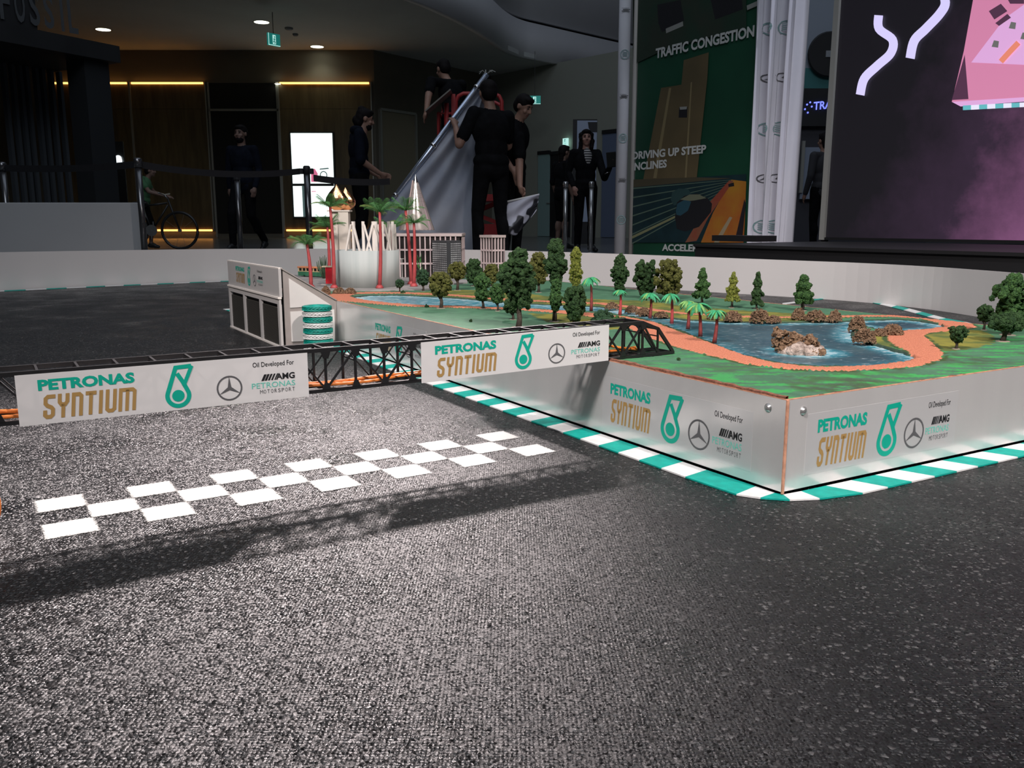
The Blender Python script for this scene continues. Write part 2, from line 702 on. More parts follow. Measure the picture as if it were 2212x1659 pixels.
def kerb_strip(name, label, inner, outer, first=0, group=None):
    k = empty(name, tuple(inner[len(inner) // 2]), label, 'kerb', group)
    for i in range(len(inner) - 1):
        a, b_, c, d = inner[i], inner[i + 1], outer[i + 1], outer[i]
        z0, z1 = Vector((0, 0, 0.0005)), Vector((0, 0, 0.003))
        if (b_ - a).cross(d - a).z < 0:
            a, b_, c, d = b_, a, d, c
        MB().hexa([a + z0, b_ + z0, c + z0, d + z0, a + z1, b_ + z1, c + z1, d + z1]).build('kerb_block', m_kt if (i + first) % 2 == 0 else m_kw, k)
    return k


inner, outer = [], []
v = 1.88
while v > 0.10:
    inner.append(PT(-0.002, v + .0))
    outer.append(PT(-0.058, v - .012 if v > .2 else v - .012))
    v -= 0.0575
# round the corner, then along the short side
cor = [(0.048, -.058, 0.040), (0.022, -.050, 0.0), (0.000, -.036, -0.020), (-0.005, -0.006, -0.034)]
inner += [PT(0.0, 0.05), PT(0.0, 0.012), PT(0.004, 0.0)]
outer += [PT(-.054, 0.036), PT(-.036, 0.006), PT(-0.006, -0.022)]
inner += [PT(0.04, -0.002)]
outer += [PT(0.036, -0.040)]
u = 0.095
while u < 1.25:
    inner.append(PT(u, -0.002))
    outer.append(PT(u + .018, -0.054))
    u += 0.0575
kerb_strip('track_kerb', 'teal and white striped kerb hugging the foot of the landscape box', inner, outer, 0)
kerb_strip('track_kerb', 'short striped kerb end showing beyond the model pit building',
           [PT(-0.002, v_) for v_ in np.arange(2.75, 3.36, .0575)], [PT(-0.056, v_) for v_ in np.arange(2.75, 3.36, .0575)], 0)
# along the barrier on the far bend
far_o = [(1690, 655), (1745, 648), (1800, 642.5), (1832, 642), (1860, 645.5), (1888, 649.5), (1912, 654.5), (1940, 660), (1968, 666.5), (1996, 674), (2022, 681), (2048, 688), (2092, 696), (2140, 707)]
far_i = [(1690, 659), (1745, 651), (1800, 643.5), (1826, 644.5), (1850, 648.5), (1876, 653), (1900, 658.5), (1926, 664.5), (1952, 671), (1978, 678), (2003, 685), (2028, 691), (2066, 699), (2112, 711)]
fo, fi = [G(*p) for p in far_o], [G(*p) for p in far_i]
kerb_strip('track_kerb', 'striped kerb curving along the white barrier beyond the lake', [p.lerp(q, .25) for p, q in zip(fo, fi)], fi, 1)
lo_ = [Vector((BAR[i][0], BAR[i][1], 0)) for i in range(2, 7)]
pts = []
for i in range(len(lo_) - 1):
    for t in range(6):
        pts.append(lo_[i].lerp(lo_[i + 1], t / 6))
ctr = Vector((-1, 2, 0))
kerb_strip('track_kerb', 'thin striped kerb at the foot of the grey-lit barrier behind the track',
           [p + (ctr - p).normalized() * .015 for p in pts], [p + (ctr - p).normalized() * .075 for p in pts], 0)

# ------------------------------------------------------------------ white barrier round the track
m_bar = mat('barrier_white', (0.66, 0.64, 0.625), 0.38, var=0.03, vscale=1.5)
bar = empty('track_barrier', (BAR[8][0], BAR[8][1], 0), 'low white panel barrier curving round the whole racetrack', 'barrier')
dense = []
for i in range(len(BAR) - 1):
    p0, p1, p2, p3 = (np.array(BAR[max(i - 1, 0)]), np.array(BAR[i]), np.array(BAR[i + 1]), np.array(BAR[min(i + 2, len(BAR) - 1)]))
    for t in np.linspace(0, 1, 6, endpoint=False):
        dense.append(0.5 * ((2 * p1) + (-p0 + p2) * t + (2 * p0 - 5 * p1 + 4 * p2 - p3) * t * t + (-p0 + 3 * p1 - 3 * p2 + p3) * t ** 3))
dense.append(np.array(BAR[-1]))
step = 12
for i0 in range(0, len(dense) - 1, step):
    seg_ = dense[i0:i0 + step + 1]
    if len(seg_) < 2:
        continue
    mb = MB()
    for j, p in enumerate(seg_):
        q0 = dense[max(i0 + j - 1, 0)]
        q1 = dense[min(i0 + j + 1, len(dense) - 1)]
        d = Vector((q1[0] - q0[0], q1[1] - q0[1], 0)).normalized()
        nrm = Vector((-d.y, d.x, 0)) * 0.010
        P = Vector((p[0], p[1], 0))
        for a in (P, P + nrm):
            mb.v += [(a.x, a.y, 0.0), (a.x, a.y, p[2])]
    n = len(seg_)
    for j in range(n - 1):
        a, b_ = 4 * j, 4 * j + 4
        mb.f += [(a, b_, b_ + 1, a + 1), (a + 2, a + 3, b_ + 3, b_ + 2), (a + 1, b_ + 1, b_ + 3, a + 3)]
    mb.f += [(0, 1, 3, 2), (4 * n - 4, 4 * n - 2, 4 * n - 1, 4 * n - 3)]
    mb.build('barrier_panel', m_bar, bar, smooth=False)

# ------------------------------------------------------------------ model landscape on its box
m_panel = mat('panel_white', (0.68, 0.675, 0.665), 0.19, metal=0.40, spec=0.6, var=0.02, vscale=3, bump=0.05, bscale=120, stretch=(6, 6, 0.4))
m_edge = mat('raw_board_edge', (0.55, 0.27, 0.17), 0.7, var=0.2, vscale=90)
m_dark = mat('plinth_black', (0.012, 0.012, 0.012), 0.7)
land = empty('model_landscape', tuple(PT(PWID / 2, PLEN / 2, 0)), 'miniature park landscape with lake and river on a white-sided box', 'landscape model', kind='thing')


def panel(p0, p1, nrm, name='side_panel', z0=.007, z1=PZ, th=.004):
    nv = Vector(nrm).normalized() * th
    mb = MB().hexa([p0 + Vector((0, 0, z0)), p1 + Vector((0, 0, z0)), p1 + nv + Vector((0, 0, z0)), p0 + nv + Vector((0, 0, z0)),
                    p0 + Vector((0, 0, z1)), p1 + Vector((0, 0, z1)), p1 + nv + Vector((0, 0, z1)), p0 + nv + Vector((0, 0, z1))])
    o = mb.build(name, m_panel, land)
    e = MB().hexa([p0 + Vector((0, 0, z1)), p1 + Vector((0, 0, z1)), p1 + nv + Vector((0, 0, z1)), p0 + nv + Vector((0, 0, z1)),
                   p0 + Vector((0, 0, z1 + .0012)), p1 + Vector((0, 0, z1 + .0012)), p1 + nv + Vector((0, 0, z1 + .0012)), p0 + nv + Vector((0, 0, z1 + .0012))])
    e.build('raw_edge', m_edge, o)
    return o


inL, inR = RD - LD * RD.dot(LD), LD - RD * LD.dot(RD)
pn_l = panel(PT(0, 0.0), PT(0, 1.30), inL)
panel(PT(0, 1.302), PT(0, 1.93), inL)
panel(PT(0, 2.58), PT(0, PLEN), inL)
pn_r = panel(PT(PWID, 0.0), PT(0.004, 0.0), inR)
panel(PT(PWID, PLEN), PT(PWID, 0), -inL)
panel(PT(0, PLEN), PT(PWID, PLEN), -inR)
# copper-brown raw board end at the corner
MB().hexa([PT(-.0005, -.0015, .004), PT(.0045, -.0015, .004), PT(.0045, .004, .004), PT(-.0005, .0005, .004),
           PT(-.0005, -.0015, PZ), PT(.0045, -.0015, PZ), PT(.0045, .004, PZ), PT(-.0005, .0005, PZ)]).build('corner_edge', m_edge, land)
MB().hexa([PT(.012, .010, .0), PT(PWID - .01, .010, .0), PT(PWID - .01, PLEN - .01, .0), PT(.012, PLEN - .01, .0),
           PT(.012, .010, .02), PT(PWID - .01, .010, .02), PT(PWID - .01, PLEN - .01, .02), PT(.012, PLEN - .01, .02)]).build('plinth', m_dark, land)
m_steel = mat('screw_steel', (0.55, 0.55, 0.54), 0.3, metal=0.8)


def screw(p, nrm, parent):
    nrm = Vector(nrm).normalized()
    q = nrm.to_track_quat('Z', 'Y')
    mb = MB()
    prof = [(0.0068, 0), (0.0068, .0008), (.0050, .0016), (.0047, .0028), (.0030, .0040), (0.0002, .0044)]
    l = MB().lathe(prof, seg=16)
    mb.add([Vector(p) + q @ Vector(t) for t in l.v], l.f)
    o = mb.build('screw', m_steel, parent, smooth=True)
    mb = MB()
    for a in (Vector((1, 0, 0)), Vector((0, 1, 0))):
        bx = MB().box((0, 0, .0043), (.0046, .0010, .0006) if a.x else (.0010, .0046, .0006))
        mb.add([Vector(p) + q @ Vector(t) for t in bx.v], bx.f)
    return o, mb


for pos, nrm, par in ((PT(-.0002, .034, .129), -inL, pn_l), (PT(.036, -.0002, .127), -inR, pn_r)):
    screw(pos, nrm, par)

m_stick = mat('sticker_film', (0.66, 0.66, 0.66), 0.18, metal=0.36, spec=0.6)


def sticker(O, U, W_, H_, n):
    U = Vector(U).normalized()
    up = Vector((0, 0, 1))
    n = Vector(n).normalized() * .0003
    mb = MB().hexa([O, O + U * W_, O + U * W_ + n, O + n, O + up * H_, O + U * W_ + up * H_, O + U * W_ + up * H_ + n, O + up * H_ + n])
    s = mb.build('sticker', m_stick, land)
    livery(s, O + n, U, up, W_, H_, .0003)
    return s


sticker(PT(0, .442, .0225), -LD, .380, .0945, -inL)
sticker(PT(.046, 0, .026), RD, .368, .0945, -inR)
sticker(PT(0, 1.60, .0225), -LD, .380, .0945, -inL)
sticker(PT(0, 3.27, .0225), -LD, .380, .0945, -inL)

# turf, water and gravel: one height field in the box's own plan
LAKE = [(1340, 671), (1375, 677), (1420, 684), (1480, 690), (1560, 694), (1690, 696), (1816, 694), (1862, 691), (1943, 689), (1990, 693), (2030, 700), (2046, 706),
        (2000, 710), (1952, 712), (1915, 715), (1888, 707), (1862, 701), (1845, 704), (1838, 714), (1840, 726), (1852, 734), (1878, 741), (1905, 748), (1935, 757), (1965, 766), (1981, 773),
        (1962, 780), (1905, 787), (1830, 790), (1760, 789), (1700, 783), (1640, 774), (1600, 764), (1570, 752), (1530, 735), (1480, 715), (1430, 698), (1366, 682)]
RIVER = [(765, 641), (800, 637.5), (860, 637), (950, 641), (1010, 645), (1060, 650), (1110, 654), (1200, 658), (1290, 662), (1350, 668), (1385, 676), (1372, 683), (1300, 673), (1200, 668.5), (1110, 663.5), (1010, 660.5), (920, 658.5), (850, 655), (800, 650), (775, 645.5)]
PATH1 = [((722, 640), 10), ((745, 634.5), 6), ((800, 632.5), 4.5), ((870, 633), 4.5), ((950, 636.5), 4), ((1020, 641), 4), ((1100, 648), 4), ((1200, 652.5), 4), ((1300, 656), 4), ((1400, 668), 4), ((1480, 678), 4), ((1600, 684), 4), ((1700, 686), 4), ((1820, 684), 4), ((1880, 683), 5), ((1943, 683.5), 6), ((2010, 687.5), 8), ((2055, 696), 10), ((2072, 704), 10), ((2040, 712), 8), ((1985, 716), 8), ((1955, 722), 12), ((1962, 735), 16), ((1978, 748), 16), ((2000, 762), 14), ((2000, 774), 12), ((1960, 787), 12), ((1890, 794), 12), ((1800, 797.5), 13), ((1720, 794.5), 13), ((1640, 784), 14), ((1575, 769), 16), ((1515, 751), 20), ((1460, 732), 21), ((1410, 712), 20), ((1372, 697), 17), ((1330, 687), 11), ((1270, 679), 8), ((1200, 673), 7), ((1110, 667.5), 5), ((1010, 664), 5), ((900, 661), 5), ((830, 656), 5.5), ((775, 650), 7), ((735, 645), 9), ((722, 640), 10)]
OLIVE = [[(860, 634), (1000, 626), (1100, 629), (1180, 640), (1290, 647), (1400, 650), (1480, 661), (1600, 671), (1700, 676), (1820, 682), (1816, 694), (1560, 694), (1420, 684), (1290, 662), (1110, 654), (950, 641)],
         [(1965, 728), (2000, 716), (2060, 711), (2120, 714), (2150, 727), (2140, 742), (2100, 752), (2050, 758), (2000, 758), (1980, 748)],
         [(1140, 676), (1260, 680), (1330, 690), (1380, 712), (1300, 712), (1180, 695)],
         [(1366, 684), (1430, 700), (1530, 737), (1575, 757), (1545, 760), (1470, 732), (1400, 706)],
         [(1890, 716), (1945, 716), (1958, 738), (1950, 755), (1880, 740), (1860, 728)]]


def uvpoly(pp):
    return np.array([UV(G(a, b_, ZG)) for a, b_ in pp])


def inside(poly, X, Y):
    r_ = np.zeros(X.shape, bool)
    n = len(poly)
    j = n - 1
    for i in range(n):
        xi, yi = poly[i]
        xj, yj = poly[j]
        c = ((yi > Y) != (yj > Y)) & (X < (xj - xi) * (Y - yi) / (yj - yi + 1e-12) + xi)
        r_ ^= c
        j = i
    return r_


def dist_line(pl, X, Y, half=None):
    """distance to a polyline minus its half width"""
    best = np.full(X.shape, 1e9)
    for i in range(len(pl) - 1):
        a, b_ = pl[i], pl[i + 1]
        d = b_ - a
        t = np.clip(((X - a[0]) * d[0] + (Y - a[1]) * d[1]) / (d.dot(d) + 1e-12), 0, 1)
        h = 0 if half is None else half[i] * (1 - t) + half[i + 1] * t
        best = np.minimum(best, np.hypot(X - a[0] - t * d[0], Y - a[1] - t * d[1]) - h)
    return best


def vnoise(X, Y, scale, seed=0):
    rs = np.random.RandomState(seed)
    T = rs.rand(128, 128)
    x, y = X * scale, Y * scale
    xi, yi = np.floor(x).astype(int), np.floor(y).astype(int)
    fx, fy = x - xi, y - yi
    fx, fy = fx * fx * (3 - 2 * fx), fy * fy * (3 - 2 * fy)
    g = lambda a, b_: T[a % 128, b_ % 128]
    return (g(xi, yi) * (1 - fx) + g(xi + 1, yi) * fx) * (1 - fy) + (g(xi, yi + 1) * (1 - fx) + g(xi + 1, yi + 1) * fx) * fy


def fbm(X, Y, sc, seed):
    return (vnoise(X, Y, sc, seed) + .5 * vnoise(X, Y, sc * 2.1, seed + 1) + .25 * vnoise(X, Y, sc * 4.3, seed + 2)) / 1.75


nu = int(PWID / 0.005) + 1
vs_ = np.concatenate([np.arange(0, 1.7, 0.005), np.arange(1.7, PLEN + 1e-6, 0.0085)])
us_ = np.linspace(0.0035, PWID - .003, nu)
vs_[0] = 0.0035
UU, VV = np.meshgrid(us_, vs_)
WX, WY = C0.x + RD.x * UU + LD.x * VV, C0.y + RD.y * UU + LD.y * VV
jx = (fbm(UU, VV, 60, 3) - .5) * .022
jy = (fbm(UU, VV, 60, 9) - .5) * .022
lake = uvpoly(LAKE)
river = uvpoly(RIVER)
wet = inside(lake, UU + jx * .6, VV + jy * .6) | inside(river, UU + jx * .6, VV + jy * .6)
pl = uvpoly([p for p, _ in PATH1])
half = np.array([(Vector((*UV(G(p[0], p[1] - wd_ / 2, ZG)), 0)) - Vector((*UV(G(p[0], p[1] + wd_ / 2, ZG)), 0))).length / 2 * .62 for p, wd_ in PATH1])
pd = dist_line(pl, UU, VV, np.clip(half, .008, .05))
gp = (pd + (fbm(UU, VV, 130, 5) - .5) * .010 < 0) & ~wet
olive = np.zeros(UU.shape, bool)
for o_ in OLIVE:
    olive |= inside(uvpoly(o_), UU + jx, VV + jy)
ld = np.minimum(dist_line(np.vstack([lake, lake[:1]]), UU, VV), dist_line(np.vstack([river, river[:1]]), UU, VV))
Z = np.full(UU.shape, ZG) + (fbm(UU, VV, 9, 31) - .5) * .003 + (np.random.rand(*UU.shape) - .5) * .0008
Z = np.where(gp, ZG + .0016 + (np.random.rand(*UU.shape) - .5) * .0012, Z)
Z = np.where(wet, ZG - .012, Z)
cityv = VV > 2.33
Z = np.where(cityv & ~wet & ~gp, ZG - .001, Z)
# colours of the model's own paint
f1, f2, f3 = fbm(UU, VV, 7, 11), fbm(UU, VV, 45, 12), fbm(UU * .35, VV, 60, 13)
streak = fbm(WX * .25, WY, 90, 15)
base = np.stack([np.full(UU.shape, c) for c in (.070, .180, .100)], -1)
br = np.stack([np.full(UU.shape, c) for c in (.050, .36, .085)], -1)
dk = np.stack([np.full(UU.shape, c) for c in (.055, .062, .034)], -1)
near = np.clip(1.0 - VV / .75, 0, 1)[..., None]
k1 = np.clip((streak - .52) * 11, 0, 1)[..., None] * (near * .95 + .06)
k2 = np.clip((f1 - .50) * 7, 0, 1)[..., None] * near * .8 * np.clip((f2 - .35) * 4, 0, 1)[..., None]
colr = base * (1 + (f2[..., None] - .5) * .5)
colr = colr * (1 - k1) + br * k1
colr = colr * (1 - k2) + dk * k2
ol = np.stack([.23 + .12 * (f2 - .5), .215 + .1 * (f2 - .5), .035 + 0 * f2], -1)
ol2 = np.stack([.10 + 0 * f2, .135 + 0 * f2, .03 + 0 * f2], -1)
mixo = np.clip((fbm(UU, VV, 22, 21) - .38) * 5, 0, 1)[..., None]
colr = np.where(olive[..., None], ol * mixo + ol2 * (1 - mixo), colr)
rim = (np.abs(pd - .005) < .007) & ~gp & ~wet & (f2 > .42)
colr = np.where(rim[..., None], np.array([.045, .085, .022]), colr)
bank = (ld < .010) & ~wet & ~gp
colr = np.where(bank[..., None], np.array([.030, .06, .035]), colr)
soil = (UU + (f2 - .5) * .012 < .0105) & (VV < .62)
colr = np.where(soil[..., None], np.stack([.20 + .1 * (f2 - .5), .075 + .05 * (f2 - .5), .040 + 0 * f2], -1), colr)
colr = np.where((wet)[..., None], np.array([.008, .05, .07]), colr)
m_turf, nt, b, out = nodes_of('turf_paint')
at = N(nt, 'ShaderNodeAttribute', attribute_name='Col')
nt.links.new(at.outputs['Color'], b.inputs['Base Color'])
b.inputs['Roughness'].default_value = 0.75
tc = N(nt, 'ShaderNodeTexCoord')
nz = N(nt, 'ShaderNodeTexNoise', Scale=500.0, Detail=3.0)
nt.links.new(tc.outputs['Object'], nz.inputs['Vector'])
bp = N(nt, 'ShaderNodeBump', Strength=0.6, Distance=0.0015)
nt.links.new(nz.outputs['Fac'], bp.inputs['Height'])
nt.links.new(bp.outputs[0], b.inputs['Normal'])
m_grav = mat('orange_gravel', (0.50, 0.145, 0.075), 0.85, color2=(0.72, 0.27, 0.155), vscale=330, bump=1.0, bscale=420)

off = ROOT[land.name]
verts = np.stack([WX - off.x, WY - off.y, Z - off.z], -1).reshape(-1, 3)
nv_, nu_ = UU.shape
idx = np.arange(nv_ * nu_).reshape(nv_, nu_)
quads = np.stack([idx[:-1, :-1], idx[:-1, 1:], idx[1:, 1:], idx[1:, :-1]], -1)
gq = (gp[:-1, :-1].astype(int) + gp[1:, 1:] + gp[:-1, 1:] + gp[1:, :-1]) >= 2


def grid_mesh(name, sel, m):
    q = quads[sel]
    used = np.unique(q)
    mp = np.full(nv_ * nu_, -1)
    mp[used] = np.arange(len(used))
    me = bpy.data.meshes.new(name)
    me.from_pydata(verts[used].tolist(), [], mp[q].tolist())
    ca = me.color_attributes.new('Col', 'FLOAT_COLOR', 'POINT')
    cc = np.ones((len(used), 4), np.float32)
    cc[:, :3] = np.clip(colr.reshape(-1, 3)[used], 0, 1)
    ca.data.foreach_set('color', cc.ravel())
    return link_mesh(name, me, m, land, True)


grid_mesh('turf', ~gq, m_turf)
grid_mesh('gravel_path', gq, m_grav)
# the water itself
m_water, nt, b, out = nodes_of('resin_water')
tc = N(nt, 'ShaderNodeTexCoord')
n1 = N(nt, 'ShaderNodeTexNoise', Scale=9.0, Detail=4.0)
mp_ = N(nt, 'ShaderNodeMapping')
mp_.inputs['Rotation'].default_value = (0, 0, 0)
mp_.inputs['Scale'].default_value = (40, 130, 1)
n2 = N(nt, 'ShaderNodeTexNoise', Scale=1.0, Detail=5.0, Roughness=0.7)
at = N(nt, 'ShaderNodeAttribute', attribute_name='Shore')
nt.links.new(tc.outputs['Object'], n1.inputs['Vector'])
nt.links.new(tc.outputs['Object'], mp_.inputs[0])
nt.links.new(mp_.outputs[0], n2.inputs['Vector'])
r1 = ramp(nt, [(0.3, (0.030, 0.078, 0.105)), (0.7, (0.060, 0.125, 0.150))], n1.outputs['Fac'])
mx = N(nt, 'ShaderNodeMix', data_type='RGBA')
nt.links.new(at.outputs['Fac'], mx.inputs[0])
nt.links.new(r1.outputs[0], mx.inputs[6])
mx.inputs[7].default_value = (0.03, 0.36, 0.46, 1)
fo_ = N(nt, 'ShaderNodeMath', operation='MULTIPLY_ADD')
nt.links.new(at.outputs['Fac'], fo_.inputs[0])
fo_.inputs[1].default_value = 0.17
nt.links.new(n2.outputs['Fac'], fo_.inputs[2])
r2 = ramp(nt, [(0.60, (0, 0, 0)), (0.70, (1, 1, 1))], fo_.outputs[0])
mx2 = N(nt, 'ShaderNodeMix', data_type='RGBA')
nt.links.new(r2.outputs[0], mx2.inputs[0])
nt.links.new(mx.outputs[2], mx2.inputs[6])
mx2.inputs[7].default_value = (0.62, 0.72, 0.74, 1)
nt.links.new(mx2.outputs[2], b.inputs['Base Color'])
b.inputs['Roughness'].default_value = 0.30
bp = N(nt, 'ShaderNodeBump', Strength=0.55, Distance=0.002)
nt.links.new(n2.outputs['Fac'], bp.inputs['Height'])
nt.links.new(bp.outputs[0], b.inputs['Normal'])
ROCKC = np.array(UV(G(1738, 757, ZG)))
wsel = np.zeros(UU.shape, bool)
wq = ld < .014
big_ = wet | (wq & ~wet)
q4 = (big_[:-1, :-1] & big_[1:, 1:] & big_[:-1, 1:] & big_[1:, :-1])
sh = np.clip(1 - ld / .055, 0, 1) ** 1.3
lakemask = inside(lake, UU, VV)
rightside = np.clip((UU - .42) * 6, 0, 1)
sh = np.where(lakemask, sh * (.35 + .65 * rightside), sh * .55)
rk = np.hypot((UU - ROCKC[0]), (VV - ROCKC[1]))
sh = np.maximum(sh, np.clip(1 - (rk - .045) / .05, 0, 1) * lakemask)
sh = np.where(inside(river, UU, VV) & ~lakemask, sh + .55, sh)
q = quads[q4]
used = np.unique(q)
mpv = np.full(nv_ * nu_, -1)
mpv[used] = np.arange(len(used))
vv_ = verts[used].copy()
vv_[:, 2] = ZG - .0035 - off.z + (fbm(UU, VV, 50, 41).ravel()[used] - .5) * .0022
me = bpy.data.meshes.new('lake_water')
me.from_pydata(vv_.tolist(), [], mpv[q].tolist())
ca = me.color_attributes.new('Shore', 'FLOAT_COLOR', 'POINT')
cc = np.ones((len(used), 4), np.float32)
cc[:, :3] = np.clip(sh.ravel()[used], 0, 1)[:, None]
ca.data.foreach_set('color', cc.ravel())
link_mesh('lake_water', me, m_water, land, True)
m_soil = mat('soil_edge', (0.17, 0.062, 0.035), 0.95, color2=(0.28, 0.12, 0.075), vscale=160, bump=1.0, bscale=300)
for (ua, va, ub, vb, zt_) in ((.0045, .004, .0045, .66, .1518), (.0045, .66, .0045, PLEN - .005, .1468), (.006, .0045, PWID - .006, .0045, .1470), (PWID - .006, .004, PWID - .006, PLEN - .005, .1462)):
    a_, b_ = PT(ua, va, .135), PT(ub, vb, .135)
    dd_ = (b_ - a_).normalized()
    ss_ = Vector((-dd_.y, dd_.x, 0)) * .0035
    n_ = max(2, int((b_ - a_).length / .012))
    mb = MB()
    for i in range(n_ + 1):
        p = a_.lerp(b_, i / n_)
        top_ = zt_ + random.uniform(-.0012, .0012)
        mb.v += [tuple(p - ss_), tuple(p + ss_), tuple(Vector((p.x, p.y, top_ - .0008)) + ss_ * random.uniform(.6, 1.2)), tuple(Vector((p.x, p.y, top_)) - ss_ * random.uniform(.7, 1.1))]
    for i in range(n_):
        q, r = 4 * i, 4 * i + 4
        mb.f += [(q, q + 1, r + 1, r), (q + 1, q + 2, r + 2, r + 1), (q + 2, q + 3, r + 3, r + 2), (q + 3, q, r, r + 3)]
    mb.build('soil_edge', m_soil, land)
# paving of the model city
m_pave = mat('model_paving', (0.30, 0.285, 0.27), 0.8, var=0.18, vscale=14, bump=0.2, bscale=300)
cp = [UV(G(a, b_, ZG)) for a, b_ in [(640, 627), (700, 628.5), (800, 629), (925, 627.5), (955, 617), (1010, 612), (1010, 606), (955, 603), (1060, 596)]]
cp = [(max(a, .004), b_) for a, b_ in cp]
cp = [(.006, 2.62)] + [c for c in cp[1:]] + [(PWID - .01, PLEN - .2), (PWID - .01, PLEN - .006), (.006, PLEN - .006)]
MB().prism([PT(a, b_, ZG - .002) for a, b_ in cp], (0, 0, .0065)).build('city_paving', m_pave, land)

# ------------------------------------------------------------------ model truss bridge over the start line
m_blk = mat('bridge_black', (0.010, 0.010, 0.011), 0.42, var=0.1, vscale=40)
BD = Vector((0.852, 0.524, 0)).normalized()
BN = Vector((BD.y, -BD.x, 0))            # towards us
BA = Vector((-0.64, 1.09, 0))
BW = 0.056                               # gauge of the bridge


def BP(s, w_, z):
    """s along, w_ back from the front face, z up"""
    sag = -.005 * math.sin(math.pi * min(max((s + .55) / 1.6, 0), 1))
    p = BA + BD * s - BN * w_
    return Vector((p.x, p.y, z + sag))


bridge = empty('truss_bridge', tuple(BP(0.35, BW / 2, 0.148)), 'black model railway truss bridge spanning the track above the start line', 'bridge')
ZB, ZT = 0.1505, 0.2135
S0, S1 = -0.56, 1.122
STOP = 1.045
for w_ in (0, BW):
    tops = [S0, 0.0, 0.5, STOP]
    for a, b_ in zip(tops[:-1], tops[1:]):
        MB().beam(BP(a, w_, ZT), BP(b_, w_, ZT), .0045, .0062).build('top_chord', m_blk, bridge)
    MB().beam(BP(STOP - .001, w_, ZT), BP(1.083, w_, .199), .0045, .0062).build('end_post', m_blk, bridge)
    MB().beam(BP(1.082, w_, .200), BP(S1, w_, ZB + .002), .0045, .0062).build('end_post', m_blk, bridge)
    for a, b_ in zip([S0, 0.0, 0.5], [0.0, 0.5, S1 + .003]):
        MB().beam(BP(a, w_, ZB), BP(b_, w_, ZB), .0055, .0056).build('bottom_chord', m_blk, bridge)
PITCHB = 0.0485
ns = int((STOP - S0) / PITCHB)
for i in range(ns + 1):
    s = STOP - i * PITCHB
    for w_ in (0, BW):
        MB().beam(BP(s, w_, ZB), BP(s, w_, ZT), .0032, .0042, BN).build('post', m_blk, bridge)
        if i < ns:
            up_ = (i % 2 == 0)
            a = BP(s, w_, ZT - .002 if up_ else ZB + .002)
            c = BP(s - PITCHB, w_, ZB + .002 if up_ else ZT - .002)
            MB().beam(a, c, .0026 if w_ == 0 else .0018, .0036 if w_ == 0 else .0022, BN).build('diagonal', m_blk, bridge)
            if i % 3 == 1 and w_ == 0:
                MB().beam(BP(s, w_, ZB + .002 if up_ else ZT - .002), BP(s - PITCHB, w_, ZT - .002 if up_ else ZB + .002), .0018, .0022, BN).build('diagonal', m_blk, bridge)
        if w_:
            continue
        # gusset plates
        MB().prism([BP(s - .007, w_ - .0012, ZB + .002), BP(s + .007, w_ - .0012, ZB + .002), BP(s + .003, w_ - .0012, ZB + .012), BP(s - .003, w_ - .0012, ZB + .012)], BN * .002).build('gusset', m_blk, bridge)
        MB().prism([BP(s - .008, w_ - .0012, ZT - .001), BP(s + .008, w_ - .0012, ZT - .001), BP(s + .004, w_ - .0012, ZT - .013), BP(s - .004, w_ - .0012, ZT - .013)], BN * .002).build('gusset', m_blk, bridge)
    MB().beam(BP(s, 0, ZT + .001), BP(s, BW, ZT + .001), .0032, .0040).build('top_crossbar', m_blk, bridge)
    MB().beam(BP(s, 0, ZB), BP(s, BW, ZB), .0036, .0040).build('floor_beam', m_blk, bridge)
    if i % 2 == 0:
        # sway frame below the crossbar
        MB().beam(BP(s, 0.002, ZT - .020), BP(s, BW - .002, ZT - .020), .0018, .0022).build('sway_brace', m_blk, bridge)
        MB().beam(BP(s, 0.002, ZT - .020), BP(s, BW * .5, ZT - .002), .0018, .0022).build('sway_brace', m_blk, bridge)
        MB().beam(BP(s, BW - .002, ZT - .020), BP(s, BW * .5, ZT - .002), .0018, .0022).build('sway_brace', m_blk, bridge)
for s in (1.083,):
    for w_ in (0, BW):
        MB().beam(BP(s, w_, ZB), BP(s, w_, .199), .0030, .0038, BN).build('post', m_blk, bridge)
        MB().beam(BP(s, w_, ZB + .003), BP(STOP, w_, ZT - .002), .0028, .0038, BN).build('diagonal', m_blk, bridge)
    MB().beam(BP(s, 0, .199), BP(s, BW, .199), .003, .0036).build('top_crossbar', m_blk, bridge)
    MB().beam(BP(s, 0, .185), BP(s, BW, .185), .0018, .0022).build('sway_brace', m_blk, bridge)
MB().beam(BP(S1, 0, ZB), BP(S1, BW, ZB), .0036, .0040).build('floor_beam', m_blk, bridge)
# two stringers of the deck
for w_ in (BW * .32, BW * .68):
    MB().beam(BP(S0, w_, ZB - .0005), BP(S1, w_, ZB - .0005), .0026, .003).build('stringer', m_blk, bridge)

# banners hung on its front
m_ban = mat('banner_film', (0.72, 0.71, 0.70), 0.45, transl=0.14)
for s, lab in ((0.0, 'white printed banner hung on the bridge over the checkered squares, nearest the cable loop'),
               (0.574, 'white printed banner hung on the bridge where it meets the landscape box')):
    O = BP(s, -.0065, .1455 if s == 0 else .1465)
    U = (BP(s + .3845, -.0065, .1455 + (.000 if s == 0 else .0035)) - O).normalized()
    up = Vector((0, 0, 1))
    bn = empty('bridge_banner', tuple(O), lab, 'banner', 'banners on the truss bridge')
    th = -BN * .0009
    W_, H_ = .3845, .0670
    MB().hexa([O, O + U * W_, O + U * W_ + th, O + th, O + up * H_, O + U * W_ + up * H_, O + U * W_ + th + up * H_, O + th + up * H_]).build('banner_sheet', m_ban, bn)
    livery(bn, O, U, up, W_, H_, .0004)

